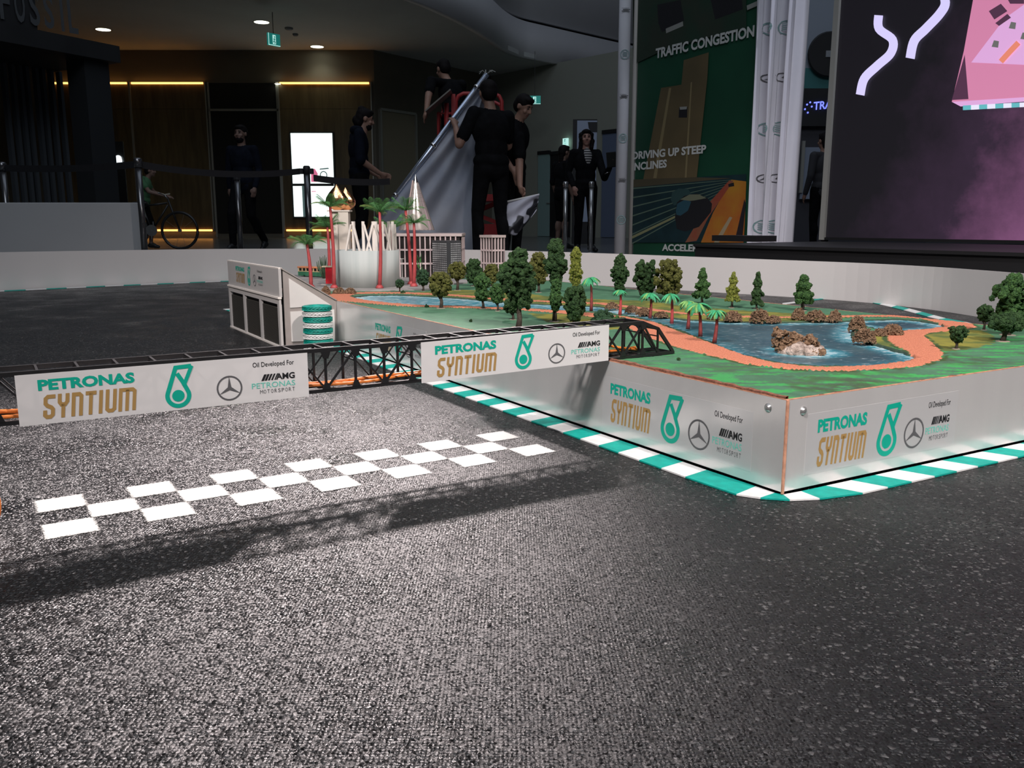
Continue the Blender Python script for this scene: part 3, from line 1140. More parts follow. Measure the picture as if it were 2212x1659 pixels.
m_or = mat('cable_orange', (0.80, 0.22, 0.035), 0.45)
pts = [BP(-.5 + i * .04, .030 + .010 * math.sin(i * .7), ZB + .0085 + .0015 * math.sin(i * 1.3)) for i in range(40)]
tag(MB().tube(pts, .0030, 8).build('cable', m_or, None, True), 'thick orange cable running inside the black truss bridge', 'cable')
pts = [BP(-.5 + i * .03, .016 + .005 * math.sin(i * .9 + 1), ZB + .0060 + .001 * math.sin(i * 1.1)) for i in range(53)]
pts = pts[:47] + [BP(.93, .02, ZB + .008), BP(.965, .028, ZB + .017), BP(.985, .034, ZB + .020), BP(1.02, .036, ZB + .012), BP(1.06, .034, ZB + .006)]
tag(MB().tube(pts, .0026, 8).build('cable', m_or, None, True), 'thin orange cable bent upward at the ramp end of the bridge', 'cable')
pts = []
for i in range(26):
    a = -1.3 + 2.6 * i / 25
    c = G(-28, 1148)
    pts.append(Vector((c.x + .022 * math.cos(a) - .002, c.y + .005 * math.sin(a), .034 + .032 * math.sin(a))))
tag(MB().tube(pts, .0024, 8).build('cable', m_or, None, True), 'orange cable loop standing at the end of the start line', 'cable')
m_tape = mat('tape_black', (0.02, 0.02, 0.02), 0.5)
for s in (0.70, 0.79):
    mb = MB().tube([BP(s, .028, ZB + .009), BP(s + .02, .030, ZB + .009)], .0036, 8)
    tag(mb.build('cable_joint', m_tape, None, True), 'black tape wrapped on the orange cable, ' + ('beside the banner over the squares' if s < .75 else 'close to the box-side banner'), 'tape', 'tape joints on the cable')

# ------------------------------------------------------------------ stack of painted toy tyres
m_tt = mat('tyre_teal', (0.0, 0.29, 0.225), 0.5, var=0.15, vscale=80)
m_tw = mat('tyre_white', (0.70, 0.70, 0.68), 0.55, var=0.06, vscale=80)
TC = PT(-.098, 1.818)
TR, TH = .0465, .0179


def tyre_mesh():
    mb = MB()
    n = 52
    prof = [(.024, .0022), (.033, .0004), (.0405, .0006), (.0440, .0022), (TR - .0022, .0040), (TR - .0022, TH - .0040), (.0440, TH - .0022), (.0405, TH - .0006), (.033, TH - .0004), (.024, TH - .0022), (.0225, TH * .5), (.024, .0022)]
    mb.lathe(prof, seg=n)
    me = bpy.data.meshes.new('toy_tyre')
    me.from_pydata(mb.v, [], mb.f)
    me.polygons.foreach_set('material_index', [1 if i // n == 4 else 0 for i in range(len(mb.f))])
    me.polygons.foreach_set('use_smooth', [True] * len(mb.f))
    me.update()
    tb_ = MB()
    k = 24
    for i in range(k):
        for h in (0, 1):
            a0 = 2 * math.pi * i / k
            a1 = a0 + 2 * math.pi / k * 1.15
            z0, z1 = (TH * .5 - .0004, .0030) if h == 0 else (TH * .5 + .0004, TH - .0030)
            wd_ = 2 * math.pi / k * .70

            def P(a, z, r_):
                return Vector((r_ * math.cos(a), r_ * math.sin(a), z))
            ri, ro = TR - .003, TR + .0006
            tb_.hexa([P(a0, z0, ri), P(a0 + wd_, z0, ri), P(a1 + wd_, z1, ri), P(a1, z1, ri),
                      P(a0, z0, ro), P(a0 + wd_, z0, ro), P(a1 + wd_, z1, ro), P(a1, z1, ro)])
    mt = bpy.data.meshes.new('tread')
    mt.from_pydata(tb_.v, [], tb_.f)
    mt.update()
    return me, mt


m_groove = mat('tyre_groove', (0.03, 0.035, 0.035), 0.7)
m_groove_t = mat('tyre_groove_teal', (0.0, 0.075, 0.065), 0.7)
tm = []
for mm_, gg_ in ((m_tw, m_groove), (m_tt, m_groove_t)):
    me, mt = tyre_mesh()
    me.materials.append(mm_)
    me.materials.append(gg_)
    mt.materials.append(mm_)
    tm.append((me, mt))
names = ['lowest', 'second', 'third', 'fourth', 'fifth', 'sixth', 'seventh', 'topmost']
for i in range(8):
    o = bpy.data.objects.new('toy_tyre', tm[i % 2][0])
    COL.objects.link(o)
    o2 = bpy.data.objects.new('tread', tm[i % 2][1])
    COL.objects.link(o2)
    o2.parent = o
    o.location = TC + Vector((random.uniform(-.001, .001), random.uniform(-.001, .001), i * TH + .0005 + .0))
    o.rotation_euler = (0, 0, random.uniform(0, 6))
    tag(o, f"{'teal' if i % 2 else 'white'} treaded toy tyre, {names[i]} in the stack beside the model pit building"
        if i in (0, 7) else f"{'teal' if i % 2 else 'white'} treaded toy tyre, {names[i]} from the ground in the stack", 'tyre', 'painted tyres stacked by the pit building')

# ------------------------------------------------------------------ model pit building against the box
m_pw = mat('pit_board_white', (0.66, 0.63, 0.60), 0.6, var=0.03, vscale=15)
m_pg = mat('pit_frame_grey', (0.30, 0.265, 0.245), 0.6, var=0.06, vscale=30)
m_pe = mat('pit_edge_cream', (0.76, 0.70, 0.64), 0.6)
U0, VA, VB = -.187, 1.911, 2.599     # front face offset and its ends
HT = .256
pit = empty('pit_building', tuple(PT(U0 / 2, (VA + VB) / 2, 0)), 'white model pit building with slanted roof and three dark louvred bays', 'building model')
for vv in (VA, VB - .006):
    poly = [PT(U0 + .012, vv, .004), PT(-.0005, vv, .004), PT(-.0005, vv, PZ), PT(U0 + .012, vv, HT - .004)]
    MB().prism(poly, LD * .006).build('side_wall', m_pg, pit)
v0 = VA - .0025
# white fields of the near side, framed in grey
a = MB().prism([PT(U0 + .030, v0, .020), PT(-.010, v0, .014), PT(-.010, v0, .118), PT(U0 + .030, v0, .118)], LD * .003)
a.build('side_field', m_pw, pit)
a = MB().prism([PT(U0 + .030, v0, .130), PT(-.022, v0, .134), PT(U0 + .030, v0, .226)], LD * .003)
a.build('side_field', m_pw, pit)
MB().prism([PT(U0 + .006, VA - .004, HT), PT(-.002, VA - .004, PZ + .001), PT(-.002, VB, PZ + .001), PT(U0 + .006, VB, HT)], (0, 0, .004)).build('roof', m_pg, pit)
MB().hexa([PT(U0 - .006, VA - .004, .0), PT(-.006, VA - .004, .0), PT(-.006, VB, .0), PT(U0 - .006, VB, .0),
           PT(U0 - .006, VA - .004, .005), PT(-.006, VA - .004, .005), PT(-.006, VB, .005), PT(U0 - .006, VB, .005)]).build('base_board', m_pe, pit)
# sign board over the bays and its pale edges
sb = MB().hexa([PT(U0 - .002, VA, .166), PT(U0 + .007, VA, .166), PT(U0 + .007, VB, .166), PT(U0 - .002, VB, .166),
                PT(U0 - .002, VA, HT), PT(U0 + .007, VA, HT), PT(U0 + .007, VB, HT), PT(U0 - .002, VB, HT)]).build('sign_board', mat('sign_grey_white', (0.46, 0.44, 0.425), 0.5), pit)
livery(sb, PT(U0 - .0022, VB - .10, .176), -LD, Vector((0, 0, 1)), .42, .075, .0004)
MB().hexa([PT(U0 - .002, VA, HT), PT(U0 + .010, VA, HT), PT(U0 + .010, VB, HT), PT(U0 - .002, VB, HT),
           PT(U0 - .002, VA, HT + .004), PT(U0 + .010, VA, HT + .004), PT(U0 + .010, VB, HT + .004), PT(U0 - .002, VB, HT + .004)]).build('top_edge', m_pe, pit)
MB().hexa([PT(U0 - .008, VA - .003, .160), PT(U0 + .004, VA - .003, .160), PT(U0 + .004, VB, .160), PT(U0 - .008, VB, .160),
           PT(U0 - .008, VA - .003, .166), PT(U0 + .004, VA - .003, .166), PT(U0 + .004, VB, .166), PT(U0 - .008, VB, .166)]).build('ledge', m_pe, pit)
m_pf = mat('pit_face', (0.50, 0.475, 0.455), 0.6)
MB().hexa([PT(U0 - .004, VA, .142), PT(U0 + .003, VA, .142), PT(U0 + .003, VB, .142), PT(U0 - .004, VB, .142),
           PT(U0 - .004, VA, .160), PT(U0 + .003, VA, .160), PT(U0 + .003, VB, .160), PT(U0 - .004, VB, .160)]).build('lintel', m_pf, pit)
bw = (VB - VA)
for i in range(4):
    va = VA + i * (bw - .022) / 3
    MB().hexa([PT(U0 - .004, va, .005), PT(U0 + .004, va, .005), PT(U0 + .004, va + .022, .005), PT(U0 - .004, va + .022, .005),
               PT(U0 - .004, va, .142), PT(U0 + .004, va, .142), PT(U0 + .004, va + .022, .142), PT(U0 - .004, va + .022, .142)]).build('pillar', m_pf, pit)
m_slat = mat('louvre_slat', (0.055, 0.052, 0.045), 0.5)
MB().hexa([PT(U0 + .012, VA + .006, .005), PT(U0 + .015, VA + .006, .005), PT(U0 + .015, VB - .006, .005), PT(U0 + .012, VB - .006, .005),
           PT(U0 + .012, VA + .006, .16), PT(U0 + .015, VA + .006, .16), PT(U0 + .015, VB - .006, .16), PT(U0 + .012, VB - .006, .16)]).build('bay_back', mat('bay_black', (.01, .01, .01), .6), pit)
for i in range(3):
    va = VA + i * (bw - .022) / 3 + .022
    vb_ = VA + (i + 1) * (bw - .022) / 3
    gr = None
    for k in range(34):
        z = .008 + k * .0036
        mb = MB().hexa([PT(U0 + .001, va, z), PT(U0 + .0045, va, z + .0012), PT(U0 + .0045, vb_, z + .0012), PT(U0 + .001, vb_, z),
                        PT(U0 + .001, va, z + .0014), PT(U0 + .0045, va, z + .0026), PT(U0 + .0045, vb_, z + .0026), PT(U0 + .001, vb_, z + .0014)])
        mb.build('slat', m_slat, pit)

# ------------------------------------------------------------------ the model city
ZC = ZG + .0045
m_drum = mat('drum_paint', (0.40, 0.44, 0.425), 0.85, spec=.2, color2=(0.49, 0.52, 0.50), vscale=9, stretch=(3, 3, .2))
m_wood = mat('white_stick', (0.74, 0.69, 0.63), 0.6, var=0.05, vscale=40)
df = G(790, 622.5, ZC)
DR = .126
dc = df + Vector((-.01, DR, 0))
drum = empty('drum_building', tuple(dc), 'pale round model building with white A-shaped poles on top', 'building model')
DTOP = V(790, 542, df.y).z
MB().lathe([(DR - .004, ZC), (DR, ZC), (DR, DTOP), (DR - .006, DTOP), (DR - .006, DTOP - .02), (0.001, DTOP - .02)], (dc.x, dc.y, 0), 64).build('drum_wall', m_drum, drum, True)
for deg, kk_ in ((250, 2), (272, 1), (293, 2), (314, 1), (336, 0), (2, 1), (40, 2), (78, 0)):
    ang = math.radians(deg)
    cxy = Vector((dc.x + (DR - .014) * math.cos(ang), dc.y + (DR - .014) * math.sin(ang), DTOP - .018))
    tang = Vector((-math.sin(ang), math.cos(ang), 0))
    top = cxy + Vector((0, 0, .130))
    inw = Vector((-math.cos(ang), -math.sin(ang), 0)) * .009
    MB().beam(cxy + inw, top + inw, .0105, .0105, tang).build('pole', m_wood, drum)
    if kk_ != 1:
        MB().beam(cxy - tang * .034, top - Vector((0, 0, .012)) - tang * .005, .0070, .0070, inw).build('pole', m_wood, drum)
    if kk_ != 0:
        MB().beam(cxy + tang * .034, top - Vector((0, 0, .012)) + tang * .005, .0070, .0070, inw).build('pole', m_wood, drum)

# white tower with the golden bud
tw = V(738, 545, 3.92)
tower = empty('bud_tower', (tw.x, tw.y, ZC), 'cream twin-slab model tower crowned by a golden bud', 'building model')
m_cream = mat('tower_cream', (0.66, 0.59, 0.51), 0.55, var=0.03, vscale=20)
tz = V(738, 457, 3.92).z
for dx, wd_ in ((-.0225, .0325), (.0185, .0445)):
    MB().box((tw.x + dx, tw.y + (.004 if dx < 0 else -.006), (ZC + tz) / 2), (wd_, .05, tz - ZC)).build('slab', m_cream, tower)
MB().box((tw.x - .003, tw.y + .004, (ZC + tz) / 2), (.008, .03, tz - ZC)).build('gap_core', m_dark, tower)
MB().box((tw.x - .002, tw.y, tz + .003), (.100, .068, .007)).build('cap', m_cream, tower)
m_gold = mat('gold_leaf', (0.86, 0.46, 0.23), 0.17, metal=1.0, bump=0.25, bscale=45, bdist=.01)
for dx, hh, sc in ((-.013, .112, 1.13), (.022, .100, 1.0)):
    prof = [(.012, 0), (.030, .008), (.042, .024), (.0455, .038), (.042, .054), (.031, .074), (.015, .095), (.0004, .112)]
    mb = MB().lathe([(r_ * sc, z * hh / .112) for r_, z in prof], seg=28)
    mb.v = [(tw.x + dx + x, tw.y + (.0 if dx < 0 else .022) + y * .5, tz + .0065 + z) for x, y, z in mb.v]
    mb.build('bud_petal', m_gold, tower, True)

# glass cone tower
cn = V(900, 497, 4.30)
ap_ = V(901, 378, 4.30)
cone = empty('glass_cone', tuple(cn), 'pointed glass cone model with dark grid lines and a chrome tip', 'building model')
m_cone = mat('cone_film', (0.62, 0.55, 0.51), 0.18, metal=0.55, var=0.08, vscale=10)
m_chrome = mat('chrome', (0.8, 0.78, 0.76), 0.12, metal=1.0)
hh = ap_.z - cn.z
rb = .087
MB().lathe([(rb, 0), (rb, .006), (.0012, hh)], (cn.x, cn.y, cn.z), 40).build('cone_body', m_cone, cone, True)
MB().lathe([(rb * .21 + .001, hh * .79), (.0008, hh + .004)], (cn.x, cn.y, cn.z), 24).build('tip', m_chrome, cone, True)
m_line = mat('grid_line', (0.10, 0.085, 0.08), 0.5)
for k in range(11):
    z = hh * (.03 + .07 * k)
    r_ = rb * (1 - z / hh) + .0010
    MB().lathe([(r_, z - .0015), (r_ + .0008, z), (r_ - .0002, z + .0015)], (cn.x, cn.y, cn.z), 40).build('grid_ring', m_line, cone)
for k in range(24):
    a = 2 * math.pi * k / 24
    d = Vector((math.cos(a), math.sin(a), 0))
    MB().beam(cn + d * (rb + .0008), cn + d * (rb * .2 + .0008) + Vector((0, 0, hh * .8)), .0018, .0016, d).build('grid_rib', m_line, cone)
MB().beam(cn + Vector((-.05, -.075, 0)), cn + Vector((-.012, -.012, hh * .9)), .006, .004).build('lift_rail', mat('rail_pink', (.42, .33, .31), .4), cone)

# long office block under the cone
m_col = mat('facade_column', (0.58, 0.46, 0.455), 0.55)
m_win = mat('facade_window', (0.022, 0.019, 0.018), 0.25)
m_roof = mat('facade_roof', (0.48, 0.40, 0.38), 0.6)


def facade_block(name, label, c, fx, wd_, dp, z0, z1, ncol, nrow, ncol2=4):
    """block with columns and bands; c = near corner between its two faces, fx = direction of the wide face"""
    fx = Vector(fx).normalized()
    fy = Vector((-fx.y, fx.x, 0))
    e = empty(name, (c.x, c.y, z0), label, 'building model')
    ctr = Vector((c.x, c.y, (z0 + z1) / 2)) + fx * wd_ / 2 + fy * dp / 2
    MB().box(ctr, (wd_ - .006, dp - .006, z1 - z0), fx, fy).build('core', m_win, e)
    h = z1 - z0
    for o_, d_, L_, n_, nn in ((Vector((c.x, c.y, 0)), fx, wd_, ncol, -fy), (Vector((c.x, c.y, 0)), fy, dp, ncol2, -fx), (Vector((c.x, c.y, 0)) + fx * wd_, fy, dp, ncol2, fx)):
        for k in range(n_ + 1):
            p = o_ + d_ * (L_ * k / n_)
            MB().beam(p + Vector((0, 0, z0)), p + Vector((0, 0, z1)), .0055, .0055, d_).build('column', m_col, e)
        for k in range(1, nrow):
            z = z0 + h * k / nrow
            MB().beam(o_ + Vector((0, 0, z)), o_ + d_ * L_ + Vector((0, 0, z)), .0060, .0080).build('floor_band', m_col, e)
    MB().box(ctr + Vector((0, 0, h / 2 + .005)), (wd_ + .012, dp + .012, .012), fx, fy).build('roof_slab', m_roof, e)
    return e


c1 = V(846, 598, 4.05)
facade_block('office_block', 'long model office block of pink columns below the glass cone', Vector((c1.x - .03, 4.05, 0)), (1, .0, 0), .355, .30, ZC, V(900, 510, 4.05).z, 15, 3, 8)
c2 = V(1063, 590, 4.15)
tt = V(1063, 513, 4.15).z
facade_block('small_tower', 'slim two-storey model tower standing apart among the trees', Vector((c2.x, 4.15, 0)), (.80, .60, 0), .072, .090, ZC - .003, tt, 4, 3, 4)
# dark tower with a silver grid
m_grid = mat('grid_dark', (0.055, 0.058, 0.062), 0.4)
m_sq = mat('grid_silver', (0.66, 0.68, 0.68), 0.28, metal=0.6, var=0.25, vscale=30)
gc = V(968, 600, 3.93)
gt_ = V(968, 520, 3.93).z
gridb = empty('grid_tower', (gc.x, gc.y, ZC), 'dark grey model tower covered in a grid of silver squares', 'building model')
faces = [(V(935, 600, 4.00), V(966, 600, 3.90), 8), (V(966, 600, 3.90), V(974, 600, 3.92), 0), (V(974, 600, 3.92), V(996, 600, 3.99), 6)]
pl_ = [Vector((p.x, p.y, ZC)) for p in (faces[0][0], faces[0][1], faces[2][0], faces[2][1])] + [Vector((faces[2][1].x, 4.03, ZC)), Vector((faces[0][0].x, 4.03, ZC))]
MB().prism(pl_, (0, 0, gt_ - ZC)).build('tower_body', m_grid, gridb)
for a, b_, n_ in faces:
    if not n_:
        continue
    a, b_ = Vector((a.x, a.y, 0)), Vector((b_.x, b_.y, 0))
    d = (b_ - a)
    nn = Vector((d.y, -d.x, 0)).normalized()
    nrow = 17
    for i in range(n_):
        for j in range(nrow):
            p = a + d * ((i + .5) / n_) + Vector((0, 0, ZC + (gt_ - ZC) * (j + .35) / (nrow + .8)))
            sz = d.length / n_ * .64
            MB().box(p + nn * .0004, (sz, .0014, (gt_ - ZC) / nrow * .56), d.normalized(), nn).build('silver_square', m_sq, gridb)

# tram, kiosk, lamp
m_tg = mat('tram_green', (0.045, 0.19, 0.10), 0.45)
m_to = mat('tram_orange', (0.72, 0.27, 0.13), 0.5)
m_tc = mat('tram_cream', (0.66, 0.50, 0.28), 0.5)
ta, tb = V(650, 601, 4.12), V(716, 601, 4.02)
ta.z = tb.z = ZC
tr = empty('model_tram', tuple((ta + tb) / 2), 'green and orange model tram parked near the red booth', 'tram model')
d = (tb - ta).normalized()
nrm = Vector((-d.y, d.x, 0))
Lg = (tb - ta).length
ctr = (ta + tb) / 2
MB().box(ctr + Vector((0, 0, .014)), (Lg, .034, .020), d, nrm).build('tram_body', m_tg, tr)
MB().box(ctr + Vector((0, 0, .0255)), (Lg, .035, .003), d, nrm).build('belt_strip', m_tc, tr)
MB().box(ctr + Vector((0, 0, .033)), (Lg - .004, .028, .014), d, nrm).build('glazing', m_win, tr)
for k in range(9):
    MB().box(ctr + d * (Lg * (k / 8 - .5) * .97) + Vector((0, 0, .033)), (.005, .033, .014), d, nrm).build('window_pillar', m_tc, tr)
put(MB().box(ctr + Vector((0, 0, .044)), (Lg + .008, .037, .008), d, nrm).build('tram_roof', m_to, tr), .003)
for k in (-.3, .3):
    for s in (-1, 1):
        mb = MB().tube([ctr + d * Lg * k + nrm * s * .012 + Vector((0, 0, .005)), ctr + d * Lg * k + nrm * s * .017 + Vector((0, 0, .005))], .005, 12)
        mb.build('wheel', m_dark, tr)
kp = G(711, 615, ZC)
kk = empty('red_booth', tuple(kp), 'narrow red model booth with a cream overhanging roof', 'booth model')
m_red = mat('booth_red', (0.85, 0.012, 0.03), 0.4)
kz = V(711, 577, kp.y).z
MB().box((kp.x, kp.y + .012, (kp.z + kz) / 2 + .002), (.027, .024, kz - kp.z - .004)).build('booth_body', m_red, kk)
MB().box((kp.x - .004, kp.y + .012, kz + .002), (.046, .034, .005)).build('booth_roof', mat('booth_cream', (.70, .56, .40), .6), kk)
MB().box((kp.x - .006, kp.y + .006, kp.z + .002), (.05, .05, .004)).build('booth_base', m_pave, kk)
lp = G(869, 601, ZC)
lz = V(869, 560, lp.y).z
sl = empty('model_lamp_post', tuple(lp), 'thin white model street lamp in front of the office block', 'lamp post')
m_lw = mat('lamp_white', (.7, .68, .64), .5)
MB().tube([lp, lp + Vector((0, 0, lz - lp.z))], .0016, 8).build('lamp_pole', m_lw, sl)
MB().box((lp.x, lp.y, lz + .002), (.018, .005, .003)).build('lamp_head', m_lw, sl)

# ------------------------------------------------------------------ model trees, bushes, palms
_ico = {}


def ico(sub):
    if sub not in _ico:
        bm = bmesh.new()
        bmesh.ops.create_icosphere(bm, subdivisions=sub, radius=1)
        bm.verts.ensure_lookup_table()
        _ico[sub] = (np.array([v.co[:] for v in bm.verts]), np.array([[v.index for v in f.verts] for f in bm.faces]))
        bm.free()
    return _ico[sub]


def clumps(name, blobs, m, parent, rs, sub=2, jit=.20):
    """crumbly foam foliage: many small rough lumps"""
    V0, F0 = ico(sub)
    vs, fs = [], []
    off = np.array(ROOT[parent.name]) if parent is not None else np.zeros(3)
    for i, (c, r_) in enumerate(blobs):
        R = rs.randn(3, 3)
        Q, _ = np.linalg.qr(R)
        v = (V0 * (1 + jit * rs.randn(len(V0), 1))) @ Q * (np.array(r_) * (1 + .15 * rs.randn(3))) + np.array(c) - off
        vs.append(v)
        fs.append(F0 + i * len(V0))
    me = bpy.data.meshes.new(name)
    me.from_pydata(np.concatenate(vs).tolist(), [], np.concatenate(fs).tolist())
    me.update()
    return link_mesh(name, me, m, parent)


def foam(name, c1_, c2_):
    m, nt, b, out = nodes_of(name)
    tc = N(nt, 'ShaderNodeTexCoord')
    n1 = N(nt, 'ShaderNodeTexNoise', Scale=140.0, Detail=4.0)
    nt.links.new(tc.outputs['Object'], n1.inputs['Vector'])
    r = ramp(nt, [(0.32, c1_), (0.68, c2_)], n1.outputs['Fac'])
    nt.links.new(r.outputs[0], b.inputs['Base Color'])
    b.inputs['Roughness'].default_value = 0.85
    b.inputs['Specular IOR Level'].default_value = 0.25
    n2 = N(nt, 'ShaderNodeTexNoise', Scale=700.0, Detail=3.0)
    nt.links.new(tc.outputs['Object'], n2.inputs['Vector'])
    bp = N(nt, 'ShaderNodeBump', Strength=1.0, Distance=0.003)
    nt.links.new(n2.outputs['Fac'], bp.inputs['Height'])
    nt.links.new(bp.outputs[0], b.inputs['Normal'])
    return m


FO = {'dark': foam('foam_dark_green', (0.015, 0.040, 0.014), (0.048, 0.100, 0.032)),
      'green': foam('foam_green', (0.020, 0.058, 0.020), (0.068, 0.150, 0.040)),
      'olive': foam('foam_olive', (0.060, 0.065, 0.018), (0.140, 0.145, 0.035)),
      'yellow': foam('foam_yellow_green', (0.095, 0.125, 0.022), (0.25, 0.27, 0.05)),
      'brown': foam('foam_brown', (0.15, 0.085, 0.05), (0.36, 0.23, 0.14)),
      'topiary': foam('foam_topiary', (0.018, 0.05, 0.026), (0.045, 0.10, 0.045))}
m_bark = mat('model_bark', (0.060, 0.045, 0.035), 0.9, var=0.3, vscale=120, bump=0.6, bscale=300)
m_base = mat('tree_foot', (0.26, 0.22, 0.17), 0.9)


def tree(label, bx, by, top, bot, cx, wd_, kind, color, seed, group='foam trees of the model landscape', dense_=1.0):
    rs = np.random.RandomState(seed)
    p = G(bx, by, ZG)
    px_ = F / p.y
    e = empty('model_tree', tuple(p), label, 'tree', group)
    zt, zb = V(cx, top, p.y).z, max(V(cx, bot, p.y).z, ZG + .006)
    x = p.x + (cx - bx) / px_
    R_ = wd_ / px_ / 2
    h = zt - zb
    blobs = []
    r0 = max(.0030, min(.0072, R_ * .185))
    n = int(dense_ * 92 * max(h / (2 * R_), .7))
    n = max(60, min(n, 190))
    if wd_ < 52:
        n = int(n * 1.35)
        r0 *= .93
    for i in range(n):
        t = (i + .5) / n
        if kind == 'cone':
            prof = (1 - t) ** .75 * .95 + .12
            prof *= .72 + .28 * math.cos(t * 18 + seed)
        elif kind == 'tall':
            prof = (.55 + .45 * math.sin(math.pi * min(1, t * 1.05))) * (.78 + .22 * math.cos(t * 11 + seed))
            if t > .85:
                prof *= 1 - (t - .85) * 4
        elif kind == 'heart':
            prof = math.sin(math.pi * min(1, t * .72 + .14)) ** .7 * (t * .5 + .6)
        else:
            prof = max(.18, math.sin(math.pi * (t * .84 + .10)) ** .55)
        a = i * 2.39996 + rs.rand() * .6
        rr = (R_ - r0 * .7) * prof * (rs.rand() ** .38)
        blobs.append(((x + rr * math.cos(a), p.y + rr * math.sin(a), zb + r0 * .6 + t * (h - r0 * 1.4)), r0 * (.75 + .5 * rs.rand())))
    for q in range(5):
        t = (q + .5) / 5
        kk_ = (1 - t * .75) if kind == 'cone' else math.sin(math.pi * (t * .8 + .12))
        blobs.append(((x, p.y, zb + h * (.12 + .72 * t)), (R_ * .46 * kk_, R_ * .46 * kk_, h * .13)))
    clumps('foliage', blobs, FO[color], e, rs, 3 if wd_ >= 52 else 2, .13 if wd_ >= 52 else .18)
    # trunk with a fork
    tr_ = max(.0016, min(.0065, R_ * .13))
    top_p = Vector((x, p.y, zb + h * .35))
    mb = MB().tube([p, p.lerp(Vector((p.x * .7 + x * .3, p.y, zb)), .5) + Vector((tr_ * .4, 0, 0)), Vector((x * .6 + p.x * .4, p.y, zb)), top_p], [tr_ * 1.25, tr_, tr_ * .9, tr_ * .6], 7)
    if kind in ('round', 'heart'):
        base_ = p.lerp(Vector((x, p.y, zb)), .75)
        for s in (-1, 1):
            mb.tube([base_, base_ + Vector((s * R_ * .35, .002, (zb - p.z) * .3 + h * .1)), base_ + Vector((s * R_ * .55, .002, (zb - p.z) * .25 + h * .3))], [tr_ * .8, tr_ * .6, tr_ * .35], 6)
    mb.build('trunk', m_bark, e, True)
    MB().lathe([(.0002, .0014), (tr_ * 2.6, .0012), (tr_ * 3.0, -.001)], tuple(p), 12).build('tree_foot', m_base, e)
    return e


T = [
    ('largest dark green model tree standing right behind the box-side bridge banner', 1120, 707, 535, 668, 1121, 102, 'tall', 'dark', 1),
    ('tall tapering green model tree just behind the largest tree', 1197, 694, 515, 612, 1199, 60, 'tall', 'dark', 2),
    ('low green crown on a thin stem at the foot of the tall tapering tree', 1200, 695, 598, 672, 1200, 36, 'tall', 'green', 22),
    ('slim yellow-green column tree against the white barrier beside the tall tapering tree', 1246, 632, 533, 622, 1243, 36, 'tall', 'yellow', 3),
    ('rounded dark green tree with low foliage next to the clipped green bush', 1239, 700, 618, 693, 1241, 62, 'heart', 'dark', 4),
    ('green model tree with open crown between the river and the largest tree', 1043, 667, 588, 650, 1042, 44, 'tall', 'green', 5),
    ('small light green sapling at the river edge', 1075, 672, 612, 655, 1074, 34, 'round', 'green', 6),
    ('small dark tree half hidden under the largest tree', 1108, 691, 642, 676, 1106, 42, 'round', 'dark', 7),
    ('olive round-headed tree with forked trunk on the near river bank', 953, 666, 587, 638, 951, 54, 'round', 'olive', 8),
    ('olive round tree beside the grid tower on the far river bank', 988, 627, 566, 602, 988, 44, 'round', 'olive', 9),
    ('dense green tree in front of the slim two-storey tower', 1024, 618, 560, 612, 1024, 40, 'round', 'dark', 10),
    ('brownish olive tree behind the open-crowned green tree', 1062, 618, 570, 612, 1062, 38, 'round', 'olive', 11),
    ('ball-clipped dark green tree standing at the edge of the paving', 914, 629, 582, 616, 914, 32, 'round', 'topiary', 12),
    ('tiny ball-headed tree in front of the pale round building', 863, 631, 603, 621, 864, 22, 'round', 'topiary', 13),
    ('tall ragged green tree against the barrier beyond the small palms', 1341, 631, 549, 626, 1338, 46, 'tall', 'dark', 14),
    ('broad grey-green tree against the barrier beside the brown-olive one', 1393, 645, 563, 640, 1394, 64, 'heart', 'dark', 15),
    ('broad brown-olive tree against the barrier', 1441, 648, 560, 638, 1443, 64, 'round', 'olive', 16),
    ('green pointed tree standing by the barrier, next after the brown-olive tree', 1515, 656, 578, 645, 1516, 44, 'cone', 'green', 17),
    ('yellow-green pointed tree alone before the barrier', 1580, 665, 588, 651, 1581, 37, 'cone', 'yellow', 18),
    ('narrow dark green conifer before the barrier', 1633, 668, 587, 660, 1634, 36, 'cone', 'dark', 19),
    ('layered green conifer with wide branches behind the brown lakeside shrubs', 1732, 671, 592, 655, 1733, 58, 'cone', 'green', 20),
    ('small heart-shaped tree on the yellow meadow inside the path loop', 2065, 754, 704, 738, 2066, 46, 'heart', 'dark', 21),
    ('spreading dark tree low in front of the big tree by the barrier', 2166, 737, 676, 714, 2172, 78, 'round', 'dark', 24),
    ('big green clustered tree at the frame edge by the barrier', 2176, 724, 590, 694, 2180, 104, 'tall', 'green', 25),
    ('small dark tree beside the big clustered tree', 2125, 713, 659, 694, 2125, 38, 'round', 'dark', 26),
    ('brownish bushy tree behind the largest tree, close to the barrier', 1163, 632, 545, 612, 1163, 42, 'round', 'olive', 27),
    ('tree filling the gap between the largest tree and the olive tree, beyond the river', 1100, 625, 566, 616, 1094, 40, 'round', 'green', 28),
]
for t in T:
    tree(*t)


